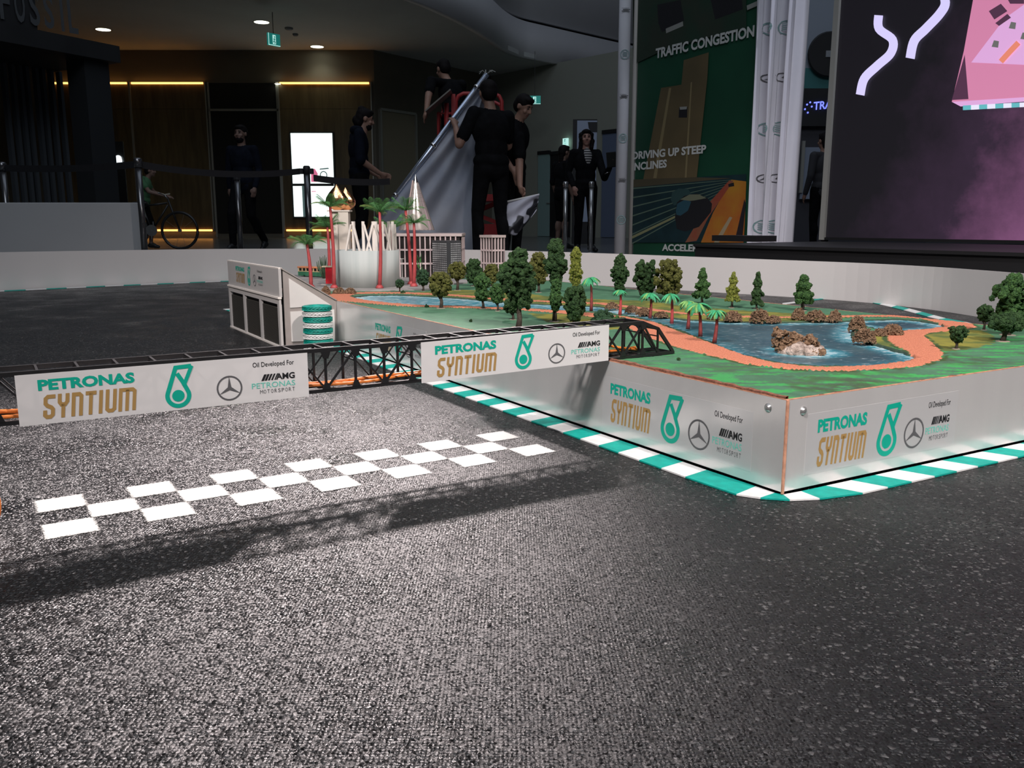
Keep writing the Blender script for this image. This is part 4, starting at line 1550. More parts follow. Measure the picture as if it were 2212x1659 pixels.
def bush(label, bx, by, wd_, ht, color, seed, name='model_bush', group='foam bushes of the landscape', z=None, n=None):
    rs = np.random.RandomState(seed)
    p = G(bx, by, ZG if z is None else z)
    px_ = F / p.y
    R_, h = wd_ / px_ / 2, ht / px_
    e = empty(name, tuple(p), label, 'bush', group)
    blobs = []
    r0 = max(.0026, min(.006, h * .26)) if color != 'brown' else max(.0010, min(.0019, h * .075))
    n = n or (max(16, min(int(R_ / r0 * 9), 120)) if color != 'brown' else max(140, min(int(R_ * h / r0 / r0 * 2.0), 330)))
    for i in range(n):
        a = i * 2.39996
        k = math.sqrt((i + .5) / n)
        rr = (R_ - r0) * k
        zz = (h - r0) * math.sqrt(max(0, 1 - k * k)) * (.35 + .65 * rs.rand())
        blobs.append(((p.x + rr * math.cos(a), p.y + min(rr, h * 1.2) * math.sin(a) * .75, p.z + zz + r0 * .3), r0 * (.7 + .6 * rs.rand())))
    if color != 'brown':
        blobs.append(((p.x, p.y, p.z + h * .25), (R_ * .7, min(R_, h) * .6, h * .5)))
    clumps('foliage', blobs, FO[color], e, rs, 3 if color != 'brown' else 2, .14 if color != 'brown' else .50)
    return e


bush('large clipped dark green bush by the ramp end of the bridge', 1303, 700, 57, 33, 'topiary', 40)
bush('small clipped green bush beside the large one at the ramp', 1338, 701, 40, 19, 'green', 41)
BR = [(1322, 668, 32, 16, 'brown shrub at the narrow inlet of the lake behind the first small palm'), (1365, 676, 32, 17, 'brown shrub on the lake bank behind the shortest palm'),
      (1390, 681, 36, 18, 'brown shrub on the lake bank between the two mid palms'), (1428, 686, 34, 14, 'low brown shrub on the bank between palm trunks'),
      (1540, 690, 30, 16, 'low brown shrub behind the last palm by the lake'), (1583, 694, 42, 24, 'brown shrub on the far lake bank below the yellow-green tree'),
      (1640, 697, 46, 32, 'tallest brown shrub on the far lake bank below the narrow conifer'), (1672, 697, 32, 17, 'low brown shrub trailing from the tallest bank shrub'),
      (1724, 691, 32, 27, 'brown shrub on the far bank at the foot of the layered conifer'), (1762, 694, 48, 26, 'wide brown shrub on the far bank past the layered conifer'),
      (1803, 695, 32, 26, 'last brown shrub of the far bank row'), (1851, 716, 40, 36, 'upright brown shrub at the tip of the lake peninsula'),
      (1866, 742, 52, 36, 'drooping brown shrub on the near shore of the peninsula'), (1900, 726, 34, 18, 'low brown shrub at the root of the peninsula'), (1928, 724, 48, 26, 'brown shrub on the peninsula beside the gravel path'),
      (704, 637, 22, 20, 'brown shrub at the foot of the tall palm by the red booth'), (733, 635, 30, 15, 'low brown shrub in front of the pale round building'), (757, 635, 26, 14, 'low brown shrub next to the river head')]
for i, (bx, by, wd_, ht, lab) in enumerate(BR):
    bush(lab, bx, by, wd_, ht, 'brown', 60 + i, 'brown_shrub', 'brown shrubs of the landscape')
for i, (bx, by, wd_, ht, lab) in enumerate([(922, 664, 11, 7, 'tiny olive tuft on the turf beside the forked olive tree'), (1466, 778, 9, 6, 'tiny dark tuft on the near turf by the bridge ramp'),
                                           (870, 634, 12, 6, 'tiny green tuft below the tiny ball-headed tree'), (1017, 695, 8, 5, 'tiny green tuft on the turf behind the box-side banner')]):
    bush(lab, bx, by, wd_, ht, 'dark', 90 + i, 'turf_tuft', 'loose tufts on the turf', n=9)

# rock island
rc = G(1736, 762, ZG)
isl = empty('rock_island', tuple(rc), 'pale rock island with brown moss in the middle of the lake', 'island model')
m_rock = mat('island_rock', (0.20, 0.15, 0.12), 0.9, color2=(0.50, 0.40, 0.34), vscale=70, bump=1.0, bscale=160, bdist=.006)
rs = np.random.RandomState(5)
k = F / rc.y
blobs = []
for dx, dy, r_ in ((-.030, .02, .018), (-.014, .0, .022), (.010, .0, .022), (.028, .012, .020), (.038, .02, .014), (-.005, .02, .024), (.02, .028, .022)):
    blobs.append(((rc.x + dx, rc.y + dy, ZG - .004), (r_, r_ * .9, r_ * .85)))
clumps('rock', blobs, m_rock, isl, rs, 3, .06)
blobs = []
for i in range(150):
    t = rs.rand()
    dx = -.056 + .092 * t
    blobs.append(((rc.x + dx, rc.y + .015 + .018 * rs.rand(), ZG + .004 + rs.rand() * (.040 - .020 * t)), .0044 * (.7 + .6 * rs.rand())))
for i in range(14):
    blobs.append(((rc.x + .004 + .034 * rs.rand(), rc.y - .012 + .006 * rs.rand(), ZG - .002 + .008 * rs.rand()), .0045))
clumps('moss', blobs, FO['brown'], isl, rs, 2, .4)

# palms with pinnate fronds
m_frond = mat('frond_green', (0.10, 0.29, 0.085), 0.5, var=0.35, vscale=60, transl=0.25)
m_frond2 = mat('frond_yellow', (0.19, 0.27, 0.07), 0.5, var=0.3, vscale=60, transl=0.25)
m_trunk_r = mat('palm_red', (0.40, 0.060, 0.062), 0.45, var=0.15, vscale=30)


def frond_mesh(L_, droop, wid, n=15):
    mb = MB()
    pts = []
    for i in range(n + 1):
        t = i / n
        pts.append(Vector((L_ * (t - .12 * t * t), 0, L_ * (.62 * t - droop * t * t))))
    for i in range(n):
        mb.tube([pts[i], pts[i + 1]], [.0011 * (1 - i / n) + .0004] * 2, 4, False)
    for i in range(1, n + 1):
        t = i / n
        w_ = wid * (math.sin(math.pi * (t * .85 + .1)) ** .6)
        p = pts[i]
        d = (pts[i] - pts[i - 1]).normalized()
        for s in (-1, 1):
            tip = p + Vector((d.x * w_ * .75, s * w_, d.z * w_ * .75 - w_ * .42))
            hw = d * (L_ / n * .20)
            up_ = Vector((0, 0, .0005))
            mb.add([p - hw, p + hw, tip, p - hw + up_, p + hw + up_, tip + up_], [(0, 2, 1), (3, 4, 5), (0, 1, 4, 3), (1, 2, 5, 4), (2, 0, 3, 5)])
    me = bpy.data.meshes.new('frond')
    me.from_pydata(mb.v, [], mb.f)
    me.update()
    return me


FM = [frond_mesh(.074, .42, .020), frond_mesh(.070, .68, .019), frond_mesh(.064, .12, .018), frond_mesh(.072, .54, .019)]
for i, me in enumerate(FM):
    me.materials.append(m_frond if i != 3 else m_frond2)


def red_palm(label, base, top, crown_px, seed, z=None):
    rs = random.Random(seed)
    p = base
    e = empty('model_palm', tuple(p), label, 'palm', 'red-trunked palms of the model city')
    k = F / p.y
    r0 = .0078
    path = [p.lerp(top, i / 6) + Vector((math.sin(i / 6 * 3.1) * .004, 0, 0)) for i in range(7)]
    MB().tube([p + Vector((0, 0, .0)), p + Vector((0, 0, .006)), p + Vector((0, 0, .013))], [.0165, .0140, .009], 10).build('trunk_foot', m_trunk_r, e, True)
    MB().tube(path, [r0, r0 * .95, r0 * .9, r0 * .85, r0 * .78, r0 * .7, r0 * .62], 10).build('trunk', m_trunk_r, e, True)
    sc = crown_px / k / .13
    n = 13
    for i in range(n):
        o = bpy.data.objects.new('frond', FM[i % 4 if i < 8 else 2])
        COL.objects.link(o)
        o.parent = e
        ROOT[o.name] = ROOT[e.name]
        o.location = top - p
        o.rotation_euler = (rs.uniform(-.25, .25), rs.uniform(-.30, .25), i * 2 * math.pi / n + rs.uniform(-.2, .2))
        o.scale = (sc,) * 3
    return e


def vz(px, py, base):
    return V(px, py, base.y)


PALM = [('short red-trunked palm beside the model tram', (672, 622), (663, 528), 84), ('tall red-trunked palm in front of the golden bud tower', (722, 622), (713, 447), 80),
        ('red-trunked palm in front of the pale round building', (820, 622.5), (820, 458), 84), ('leaning red-trunked palm nearest the glass cone', (888, 614), (876, 455), 78),
        ('thin short-crowned red palm at the ball-clipped tree', (894, 618.5), (894, 482), 66)]
for i, (lab, b0, t0, cw) in enumerate(PALM):
    base_ = G(b0[0], b0[1], ZC)
    red_palm(lab, base_, vz(t0[0], t0[1], base_), cw, 30 + i)
b1 = Vector((V(707, 500, 3.80).x, 3.80, ZC))
red_palm('palm half hidden behind the golden bud tower', b1, V(707, 490, 3.80), 76, 44)
b1 = Vector((V(846, 500, 3.86).x, 3.86, ZC))
red_palm('palm whose crown shows behind the A-shaped poles', b1, V(846, 492, 3.86), 84, 45)

# umbrella palms by the lake
m_um = mat('umbrella_green', (0.05, 0.36, 0.16), 0.5, var=0.3, vscale=80, transl=0.2)
m_um2 = mat('umbrella_lime', (0.20, 0.42, 0.12), 0.5, var=0.3, vscale=80, transl=0.2)
m_trunk_d = mat('palm_dark_red', (0.26, 0.04, 0.04), 0.5, color2=(0.10, 0.035, 0.03), vscale=40)


def blade_mesh(m):
    mb = MB()
    n = 6
    L_ = .036
    row = []
    for i in range(n + 1):
        t = i / n
        c = Vector((L_ * t * (1 - .12 * t), 0, L_ * (.14 * t - .62 * t * t)))
        w_ = .0052 * (math.sin(math.pi * (t * .8 + .12)) ** .7) + .0004
        row.append((c + Vector((0, -w_, -w_ * .35)), c + Vector((0, 0, w_ * .25)), c + Vector((0, w_, -w_ * .35))))
    for i in range(n):
        a, b_ = row[i], row[i + 1]
        mb.add([a[0], a[1], a[2], b_[0], b_[1], b_[2]], [(0, 3, 4, 1), (1, 4, 5, 2)])
        t_ = Vector((0, 0, -.0006))
        mb.add([q + t_ for q in (a[0], a[1], a[2], b_[0], b_[1], b_[2])], [(0, 1, 4, 3), (1, 2, 5, 4)])
    me = bpy.data.meshes.new('frond')
    me.from_pydata(mb.v, [], mb.f)
    me.update()
    me.materials.append(m)
    return me


BM_ = [blade_mesh(m_um), blade_mesh(m_um2)]
UP = [('small umbrella palm standing alone beyond the river bend', (1277, 672), (1275, 600), 46), ('shortest umbrella palm at the lake inlet', (1339, 681), (1339, 627), 34),
      ('umbrella palm with bright green crown before the brown-olive tree', (1404, 688), (1405, 634), 52), ('umbrella palm next along the lake shore from the bright one', (1451, 699), (1449, 635), 50),
      ('slim umbrella palm half behind its larger neighbour', (1486, 711), (1486, 651), 46), ('largest umbrella palm on the lake shore', (1513, 727), (1508, 656), 62),
      ('foremost umbrella palm nearest the gravel path', (1543, 741), (1548, 671), 48)]
for i, (lab, b0, t0, cw) in enumerate(UP):
    rs_ = random.Random(i + 3)
    p = G(b0[0], b0[1], ZG)
    top = V(t0[0], t0[1], p.y)
    e = empty('umbrella_palm', tuple(p), lab, 'palm', 'umbrella palms along the lake')
    pth = [p.lerp(top, k / 5) + Vector((math.sin(k / 5 * 2.6) * .0025, 0, 0)) for k in range(6)]
    MB().tube(pth, [.0052, .0044, .0038, .0034, .003, .0026], 8).build('trunk', m_trunk_r if i in (1, 3) else m_trunk_d, e, True)
    sc = cw / (F / p.y) / .0665
    for k in range(22):
        o = bpy.data.objects.new('frond', BM_[1 if rs_.random() < .3 else 0])
        COL.objects.link(o)
        o.parent = e
        ROOT[o.name] = ROOT[e.name]
        o.location = top - p
        o.rotation_euler = (rs_.uniform(-.2, .2), rs_.uniform(-.18, .35), k * 2 * math.pi / 22 * 1.9)
        o.scale = (sc, sc * .8, sc)

# branching cactus-like plant by the tram and the upright shrub by the office block
m_cac = mat('cactus_green', (0.045, 0.085, 0.045), 0.6, var=0.3, vscale=60)
p = V(699, 582, 3.95)
p.z = ZC
cz = V(699, 547, 3.95).z
cac = empty('branching_plant', tuple(p), 'branching grey-green plant behind the red booth', 'plant')
rs_ = random.Random(4)
mb = MB()
for k in range(9):
    a = (k - 4) / 4
    h = (cz - ZC) * (1 - .25 * abs(a)) * rs_.uniform(.85, 1.0)
    mb = MB().tube([p + Vector((a * .003, 0, 0)), p + Vector((a * .016, rs_.uniform(-.006, .006), h * .45)), p + Vector((a * .026, rs_.uniform(-.008, .008), h * .7)), p + Vector((a * .030, 0, h))], [.0026, .0032, .0030, .0012], 7)
    mb.build('stem', m_cac, cac, True)
p = G(907, 612, ZC)
z1 = V(907, 548, p.y).z
shr = empty('upright_plant', tuple(p), 'upright leafy green plant behind the ball-clipped tree', 'plant')
for k in range(14):
    t = k / 13
    a = k * 2.4
    c = p + Vector((math.cos(a) * .006, math.sin(a) * .006, (z1 - p.z) * (.12 + .72 * t)))
    d = Vector((math.cos(a) * .010 * (1.2 - t), math.sin(a) * .010 * (1.2 - t), .022))
    s_ = Vector((-math.sin(a), math.cos(a), 0)) * .0055
    n_ = Vector((math.cos(a), math.sin(a), -.3)) * .0008
    MB().prism([c, c + d * .5 + s_, c + d, c + d * .5 - s_], n_).build('leaf', m_frond, shr)
MB().tube([p, Vector((p.x, p.y, z1 - .01))], [.0022, .001], 6).build('stem', m_cac, shr)

# ------------------------------------------------------------------ the mall behind
m_wall = mat('wall_olive', (0.17, 0.155, 0.12), 0.7, var=0.06, vscale=1.2)
m_wood_w = mat('wood_veneer', (0.12, 0.085, 0.038), 0.5, var=0.25, vscale=4, stretch=(2, 2, .25))
m_ceil = mat('ceiling_paint', (0.60, 0.62, 0.60), 0.85, var=0.03, vscale=1)
m_fas = mat('fascia_paint', (0.78, 0.78, 0.80), 0.8, var=0.03, vscale=0.7)
m_blackw = mat('wall_black', (0.016, 0.016, 0.017), 0.6, var=0.2, vscale=2)
WY_ = 24.8
ZCEIL = 5.05


def wall_seg(name, p0, p1, z0, z1, m, label, th=.15):
    p0, p1 = Vector((p0[0], p0[1], 0)), Vector((p1[0], p1[1], 0))
    d = (p1 - p0).normalized()
    n_ = Vector((-d.y, d.x, 0)) * th
    mb = MB().hexa([p0 + Vector((0, 0, z0)), p1 + Vector((0, 0, z0)), p1 + n_ + Vector((0, 0, z0)), p0 + n_ + Vector((0, 0, z0)),
                    p0 + Vector((0, 0, z1)), p1 + Vector((0, 0, z1)), p1 + n_ + Vector((0, 0, z1)), p0 + n_ + Vector((0, 0, z1))])
    return tag(mb.build(name, m), label, kind='structure')


xA = V(812, 300, WY_).x
xB = V(1062, 300, 29.0)
xC = V(1350, 300, 25.0)
wall_seg('wall_back', (-18, WY_), (xA, WY_), -.02, ZCEIL, m_wall, 'dim olive mall wall with timber panels and warm light strips')
wall_seg('wall_passage', (xA, WY_), (xB.x, 29.0), -.02, ZCEIL, m_wall, 'dim mall wall slanting back past the timber panels')
wall_seg('wall_side', (xB.x, 29.0), (xC.x + 2.5, 21.8), -.02, ZCEIL, mat('wall_grey_green', (0.36, 0.37, 0.31), 0.7), 'grey-green passage wall with doors behind the woman')
wall_seg('wall_left', (-18, -8), (-18, WY_), -.02, 12, m_blackw, 'dark mall wall far to the side')
wall_seg('wall_right', (16, 26), (16, -8), -.02, 12, m_blackw, 'dark mall wall beyond the stage')
wall_seg('wall_front', (16, -8), (-18, -8), -.02, 12, m_blackw, 'dark mall wall behind the viewer')

# ceiling slab with the curved atrium edge
EDGE = [(-9.0, 11.5), (-6.2, 14.6), (-4.5, 16.5), (-3.0, 18.0), (-1.9, 19.7), (-1.15, 21.4), (-.62, 23.0), (-.2, 24.6), (.25, 25.6), (1.0, 26.4), (3.66, 29.0), (8, 33)]
pts = [(-18, 11.5)] + EDGE + [(8, 36), (-18, 36)]
tag(MB().prism([Vector((x, y, ZCEIL)) for x, y in pts], (0, 0, .12)).build('ceiling', m_ceil), 'dim grey ceiling with round downlights under the gallery', kind='structure')


def band(name, z0, z1, m, label, inset=0.0):
    mb = MB()
    pp = []
    for i in range(len(EDGE) - 1):
        p0, p1, p2, p3 = (np.array(EDGE[max(i - 1, 0)]), np.array(EDGE[i]), np.array(EDGE[i + 1]), np.array(EDGE[min(i + 2, len(EDGE) - 1)]))
        for t in np.linspace(0, 1, 6, endpoint=False):
            pp.append(0.5 * ((2 * p1) + (-p0 + p2) * t + (2 * p0 - 5 * p1 + 4 * p2 - p3) * t * t + (-p0 + 3 * p1 - 3 * p2 + p3) * t ** 3))
    n = len(pp)
    for i in range(n):
        q0, q1 = pp[max(i - 1, 0)], pp[min(i + 1, n - 1)]
        d = Vector((q1[0] - q0[0], q1[1] - q0[1], 0)).normalized()
        nr = Vector((-d.y, d.x, 0))
        a = Vector((pp[i][0], pp[i][1], 0)) + nr * (inset - .02)
        c = a + nr * .2
        mb.v += [(a.x, a.y, z0), (a.x, a.y, z1), (c.x, c.y, z0), (c.x, c.y, z1)]
    for i in range(n - 1):
        a, b_ = 4 * i, 4 * i + 4
        mb.f += [(a, b_, b_ + 1, a + 1), (a + 2, a + 3, b_ + 3, b_ + 2), (a + 1, b_ + 1, b_ + 3, a + 3), (a, a + 2, b_ + 2, b_)]
    return tag(mb.build(name, m, None, True), label, kind='structure')


band('trim_1', ZCEIL - .02, 6.0, m_fas, 'curved bluish-grey gallery fascia above the passage')
band('trim_2', 6.0, 6.12, m_blackw, 'dark band painted as the shadow line above the curved fascia', .25)  # shadow line put in as a black set-back band
band('trim_3', 6.12, 10.5, m_fas, 'upper curved gallery wall', .10)

# timber panels, glazed bays and light strips of the back wall
m_led = mat('led_warm', (0.9, 0.5, 0.15), 0.5, emit=(1.0, 0.42, 0.10), estr=3.4)
m_alu = mat('aluminium_line', (0.42, 0.42, 0.38), 0.4, metal=0.5)


def WX_(px):
    return V(px, 400, WY_).x


def WZ(py):
    return V(500, py, WY_).z


PAN = [(130, 297, 'timber wall panel half hidden by the dark shop front'), (299, 458, 'timber wall panel behind the bicycle'), (612, 808, 'timber wall panel carrying the lit display')]
for i, (a, b_, lab) in enumerate(PAN):
    x0, x1 = WX_(a), WX_(b_)
    e = empty('wall_panel', ((x0 + x1) / 2, WY_, 0), lab, 'wall panel', 'timber panels on the back wall')
    zt, zb = WZ(178), .18
    for z0, z1 in ((zb, WZ(236)), (WZ(235.4), zt)):
        MB().box(((x0 + x1) / 2, WY_ - .03, (z0 + z1) / 2), (x1 - x0, .05, z1 - z0)).build('veneer_board', m_wood_w, e)
    for x in (x0, x1):
        MB().box((x, WY_ - .045, (zb + zt) / 2), (.03, .09, zt - zb)).build('edge_strip', m_alu, e)
    MB().box(((x0 + x1) / 2, WY_ - .07, zt - .03), (x1 - x0 - .1, .04, .05)).build('light_strip', m_led, e)
    MB().box(((x0 + x1) / 2, WY_ - .07, .20), (x1 - x0 - .1, .04, .05)).build('light_strip', m_led, e)
# glazed bay between the panels
m_glass_d = mat('dark_glass', (0.030, 0.030, 0.028), 0.15)
x0, x1 = WX_(462), WX_(610)
wn = empty('window_1', ((x0 + x1) / 2, WY_, 0), 'dark glazed bay between the timber panels', kind='structure')
for z0, z1 in ((.1, WZ(239)), (WZ(237), WZ(178))):
    MB().box(((x0 + x1) / 2, WY_ - .02, (z0 + z1) / 2), (x1 - x0 - .06, .03, z1 - z0 - .04)).build('pane', m_glass_d, wn)
MB().box(((x0 + x1) / 2, WY_ - .03, WZ(238)), (x1 - x0, .06, .06)).build('transom', m_alu, wn)
for x in (x0 + .02, x1 - .02):
    MB().box((x, WY_ - .03, WZ(178) / 2), (.05, .06, WZ(178))).build('mullion', m_alu, wn)

# lit display
dx0, dx1 = WX_(636), WX_(724)
dz0, dz1 = WZ(468), WZ(289)
dsp = empty('display_screen', ((dx0 + dx1) / 2, WY_ - .12, dz0), 'bright white portrait display on the timber wall', 'display')
m_lit = mat('display_light', (0.9, 0.95, 0.92), 0.5, emit=(0.86, 1.0, 0.95), estr=1.5)
MB().box(((dx0 + dx1) / 2, WY_ - .11, (dz0 + dz1) / 2), (dx1 - dx0 + .08, .10, dz1 - dz0 + .08)).build('display_case', m_blackw, dsp)
MB().box(((dx0 + dx1) / 2, WY_ - .17, (dz0 + dz1) / 2), (dx1 - dx0, .02, dz1 - dz0)).build('lit_face', m_lit, dsp)
pr = Print((dx0, WY_ - .18, dz0), (1, 0, 0), (0, 0, 1), .004)
Wd, Hd = dx1 - dx0, dz1 - dz0
pr.new().pts([(0, Hd * .37), (Wd, Hd * .37), (Wd, Hd * .40), (0, Hd * .40)], [(0, 1, 2, 3)]).done('dark_band', m_blackw, dsp)
m_pk = mat('display_pink', (.6, .1, .2), .5, emit=(.75, .18, .32), estr=.8)
m_dkp = mat('display_dark', (.05, .08, .08), .5, emit=(.10, .16, .16), estr=.6)
pr.new().pts([(Wd * .45, Hd * .42), (Wd * .60, Hd * .42), (Wd * .62, Hd * .52), (Wd * .55, Hd * .58), (Wd * .46, Hd * .56)], [(0, 1, 2, 3, 4)]).done('pink_picture', m_pk, dsp)
pr.new().pts(*ring2d(Wd * .76, Hd * .50, Hd * .045, Hd * .012, 16, .9), lay=.001).pts([(Wd * .66, Hd * .565), (Wd * .9, Hd * .575), (Wd * .88, Hd * .59), (Wd * .68, Hd * .58)], [(0, 1, 2, 3)]).done('dark_picture', m_dkp, dsp)
pr.new().pts([(Wd * .45, Hd * .30), (Wd * .56, Hd * .30), (Wd * .56, Hd * .31), (Wd * .45, Hd * .31)], [(0, 1, 2, 3)]).done('red_dash', m_pk, dsp)
pr.new().pts([(Wd * .22, 0), (Wd * .36, 0), (Wd * .36, Hd * .38), (Wd * .22, Hd * .38)], [(0, 1, 2, 3)]).done('dark_margin', m_dkp, dsp)

# door in the slanting wall, doors of the passage
sd = Vector((xB.x - xA, 29.0 - WY_, 0)).normalized()


def on_slant(px, py):
    return PLN(px, py, (xA, WY_, 0), (sd.y, -sd.x, 0))


a, b_ = on_slant(826, 520), on_slant(900, 520)
zt = on_slant(826, 237).z
dr = empty('door_1', (a.x, a.y, 0), 'tall framed door in the slanting mall wall', kind='structure')
n_ = Vector((sd.y, -sd.x, 0)) * .04
for p in (a, b_):
    MB().beam(Vector((p.x, p.y, 0)) + n_, Vector((p.x, p.y, zt)) + n_, .10, .07, sd).build('door_frame', m_alu, dr)
MB().beam(Vector((a.x, a.y, zt)) + n_, Vector((b_.x, b_.y, zt)) + n_, .10, .07).build('door_frame', m_alu, dr)
m_door = mat('door_paint', (0.32, 0.29, 0.20), 0.6)
MB().beam(Vector((a.x, a.y, zt / 2)) + n_ * .5, Vector((b_.x, b_.y, zt / 2)) + n_ * .5, .03, zt - .05).build('door_leaf', m_door, dr)
h_ = a.lerp(b_, .85)
MB().tube([Vector((h_.x, h_.y, .95)) + n_ * 2, Vector((h_.x, h_.y, 1.15)) + n_ * 2], .02, 8).build('door_handle', m_chrome, dr)
p0_ = Vector((xB.x, 29.0, 0))
ds = Vector((xC.x + 2.5 - xB.x, 21.8 - 29.0, 0)).normalized()
nds = Vector((ds.y, -ds.x, 0))


def on_side(px, py):
    return PLN(px, py, p0_, nds)


m_teal_d = mat('door_teal', (0.30, 0.44, 0.42), 0.4)
for i, (pa, pb, pt, mm, lab) in enumerate(((1164, 1189, 330, m_teal_d, 'pale green door leaf in the passage wall'), (1190, 1232, 330, m_blackw, 'dark doorway beside the pale green door'),
                                           (1300, 1345, 284, mat('door_blue', (0.16, 0.20, 0.30), 0.5), 'blue-grey door behind the woman with the tablet'))):
    a, b_ = on_side(pa, 520), on_side(pb, 520)
    zt = on_side((pa + pb) / 2, pt).z
    d_ = empty('door_' + str(i + 2), (a.x, a.y, 0), lab, kind='structure')
    MB().beam(Vector((a.x, a.y, zt / 2)) + nds * .03, Vector((b_.x, b_.y, zt / 2)) + nds * .03, .05, zt).build('door_leaf', mm, d_)
    MB().beam(Vector((a.x, a.y, zt)) + nds * .05, Vector((b_.x, b_.y, zt)) + nds * .05, .08, .10).build('door_frame', m_blackw, d_)
    c = a.lerp(b_, .8 if i != 1 else .5)
    MB().tube([Vector((c.x, c.y, 1.0)) + nds * .08, Vector((c.x, c.y, 1.0)) + nds * .08 + ds * .14], .015, 8).build('door_handle', m_alu, d_)
# upright poster frame behind the woman
a, b_ = V(1238, 258, 17), V(1290, 258, 17)
fr = empty('poster_stand', (a.x, 17, 0), 'tall pale blue poster stand behind the curly-haired woman', 'poster stand')
MB().box(((a.x + b_.x) / 2, 17, a.z / 2), (b_.x - a.x, .06, a.z)).build('stand_body', m_blackw, fr)
aa = V(1246, 262, 17)
MB().box(((aa.x + b_.x) / 2, 16.96, a.z / 2 + .2), (b_.x - aa.x - .01, .01, a.z - .45)).build('poster_face', mat('poster_blue', (0.34, 0.40, 0.52), 0.5), fr)
c_ = V(1275, 262, 17)
MB().prism([Vector((c_.x - .05, 16.95, c_.z - .02)), Vector((c_.x - .03, 16.95, c_.z - .13)), Vector((c_.x + .02, 16.95, c_.z - .20)), Vector((b_.x, 16.95, c_.z - .20)), Vector((b_.x, 16.95, c_.z - .02))], (0, -.004, 0)).build('dark_picture', m_blackw, fr)

# downlights
m_lamp = mat('downlight_glow', (1, 1, .9), 0.5, emit=(1.0, 1.0, 0.80), estr=5.0)
m_ring = mat('downlight_ring', (0.5, 0.5, 0.46), 0.4)
DL = [(565, 48, 'downlight in the ceiling close to the hanging exit sign'), (378, 112, 'downlight above the bicycle panel'), (685, 101, 'downlight above the lit display'), (223, 64, 'downlight beside the dark shop canopy'),
      (935, 144, 'downlight over the slanting wall by the man on the lift'), (1154, 169, 'downlight in the passage ceiling near the exit sign'), (600, 181, 'tiny downlight at the glazed bay')]
for px_, py_, lab in DL:
    c = G(px_, py_, ZCEIL)
    if py_ > 175:
        c = V(px_, py_, WY_ - .10)
    e = empty('downlight', tuple(c), lab, 'downlight', 'round ceiling downlights')
    r_ = .17 if py_ < 175 else .08
    MB().lathe([(r_, -.002), (r_ + .035, -.006), (r_ + .04, .0)], tuple(c), 24).build('trim_ring', m_ring, e, True)
    MB().lathe([(.001, -.02), (r_, -.004)], tuple(c), 24).build('lamp_glass', m_lamp, e, True)
    if py_ < 175:
        d = bpy.data.lights.new('downlight_lamp', 'SPOT')
        d.energy = 16
        d.color = (1.0, .98, .80)
        d.spot_size = 2.2
        d.spot_blend = .8
        d.shadow_soft_size = .12
        o = bpy.data.objects.new('downlight_lamp', d)
        COL.objects.link(o)
        o.parent = e
        o.location = (0, 0, -.06)
for px_, py_, r_, lab in ((624, 60, .10, 'round smoke detector on the ceiling'), (638, 73, .07, 'small round sensor beside the smoke detector')):
    c = G(px_, py_, ZCEIL)
    tag(MB().lathe([(.001, -.06), (r_ * .7, -.055), (r_, -.03), (r_, 0)], tuple(c), 20).build('ceiling_detector', mat('detector', (.25, .26, .27), .5), None, True), lab, 'detector')

# exit signs
m_ex = mat('exit_green', (0.01, 0.22, 0.18), 0.4, emit=(0.02, 0.30, 0.26), estr=.45)
m_exw = mat('exit_white', (0.7, 0.9, 0.85), 0.4, emit=(0.55, 0.95, 0.88), estr=.8)


def exit_sign(lab, c, u_, wd_, ht, bright=False, hang=True):
    u_ = Vector(u_).normalized()
    n_ = Vector((u_.y, -u_.x, 0))
    e = empty('exit_sign', tuple(c), lab, 'exit sign', 'green exit signs')
    MB().box(c, (wd_, .05, ht), u_, n_).build('sign_box', m_exw if bright else m_ex, e)
    pr = Print(c - u_ * wd_ / 2 - Vector((0, 0, ht / 2)) + n_ * .027, u_, (0, 0, 1), .002)
    mm = m_exw if not bright else m_ex
    pr.new().pts([(wd_ * .36, ht * .12), (wd_ * .62, ht * .12), (wd_ * .62, ht * .88), (wd_ * .36, ht * .88)], [(0, 1, 2, 3)]).done('door_pictogram', mm, e)
    s_ = ht
    fig = [stroke([(wd_ * .5, s_ * .60), (wd_ * .48, s_ * .40), (wd_ * .54, s_ * .30), (wd_ * .52, s_ * .16)], s_ * .09), stroke([(wd_ * .48, s_ * .40), (wd_ * .42, s_ * .30), (wd_ * .38, s_ * .28)], s_ * .08), stroke([(wd_ * .42, s_ * .5), (wd_ * .5, s_ * .60), (wd_ * .57, s_ * .48)], s_ * .06), disc2d(wd_ * .52, s_ * .72, s_ * .07, 10)]
    pr.new()
    for v_, f_ in fig:
        pr.pts(v_, f_, .002)
    pr.done('running_figure', m_ex if not bright else m_exw, e)
    if not bright:
        pr.new().pts([(0, 0), (wd_ * .05, 0), (wd_ * .05, ht), (0, ht)], [(0, 1, 2, 3)]).pts([(0, 0), (wd_, 0), (wd_, ht * .06), (0, ht * .06)], [(0, 1, 2, 3)]).done('lit_edge', m_exw, e)
    if hang:
        MB().beam(c + Vector((0, 0, ht / 2)), Vector((c.x, c.y, ZCEIL)), .012, .012).build('sign_rod', m_blackw, e)
    return e


exit_sign('exit sign hung from the ceiling over the timber panels', V(591, 86, 20.5), (.62, .78, 0), .32, .26)
exit_sign('exit sign in the passage beyond the men with the flag', V(1155, 216, 25), (1, 0, 0), .33, .22)
exit_sign('small bright exit sign beside the poster stand', on_side(1227, 309) + nds * .1, ds, .20, .26, True, False)

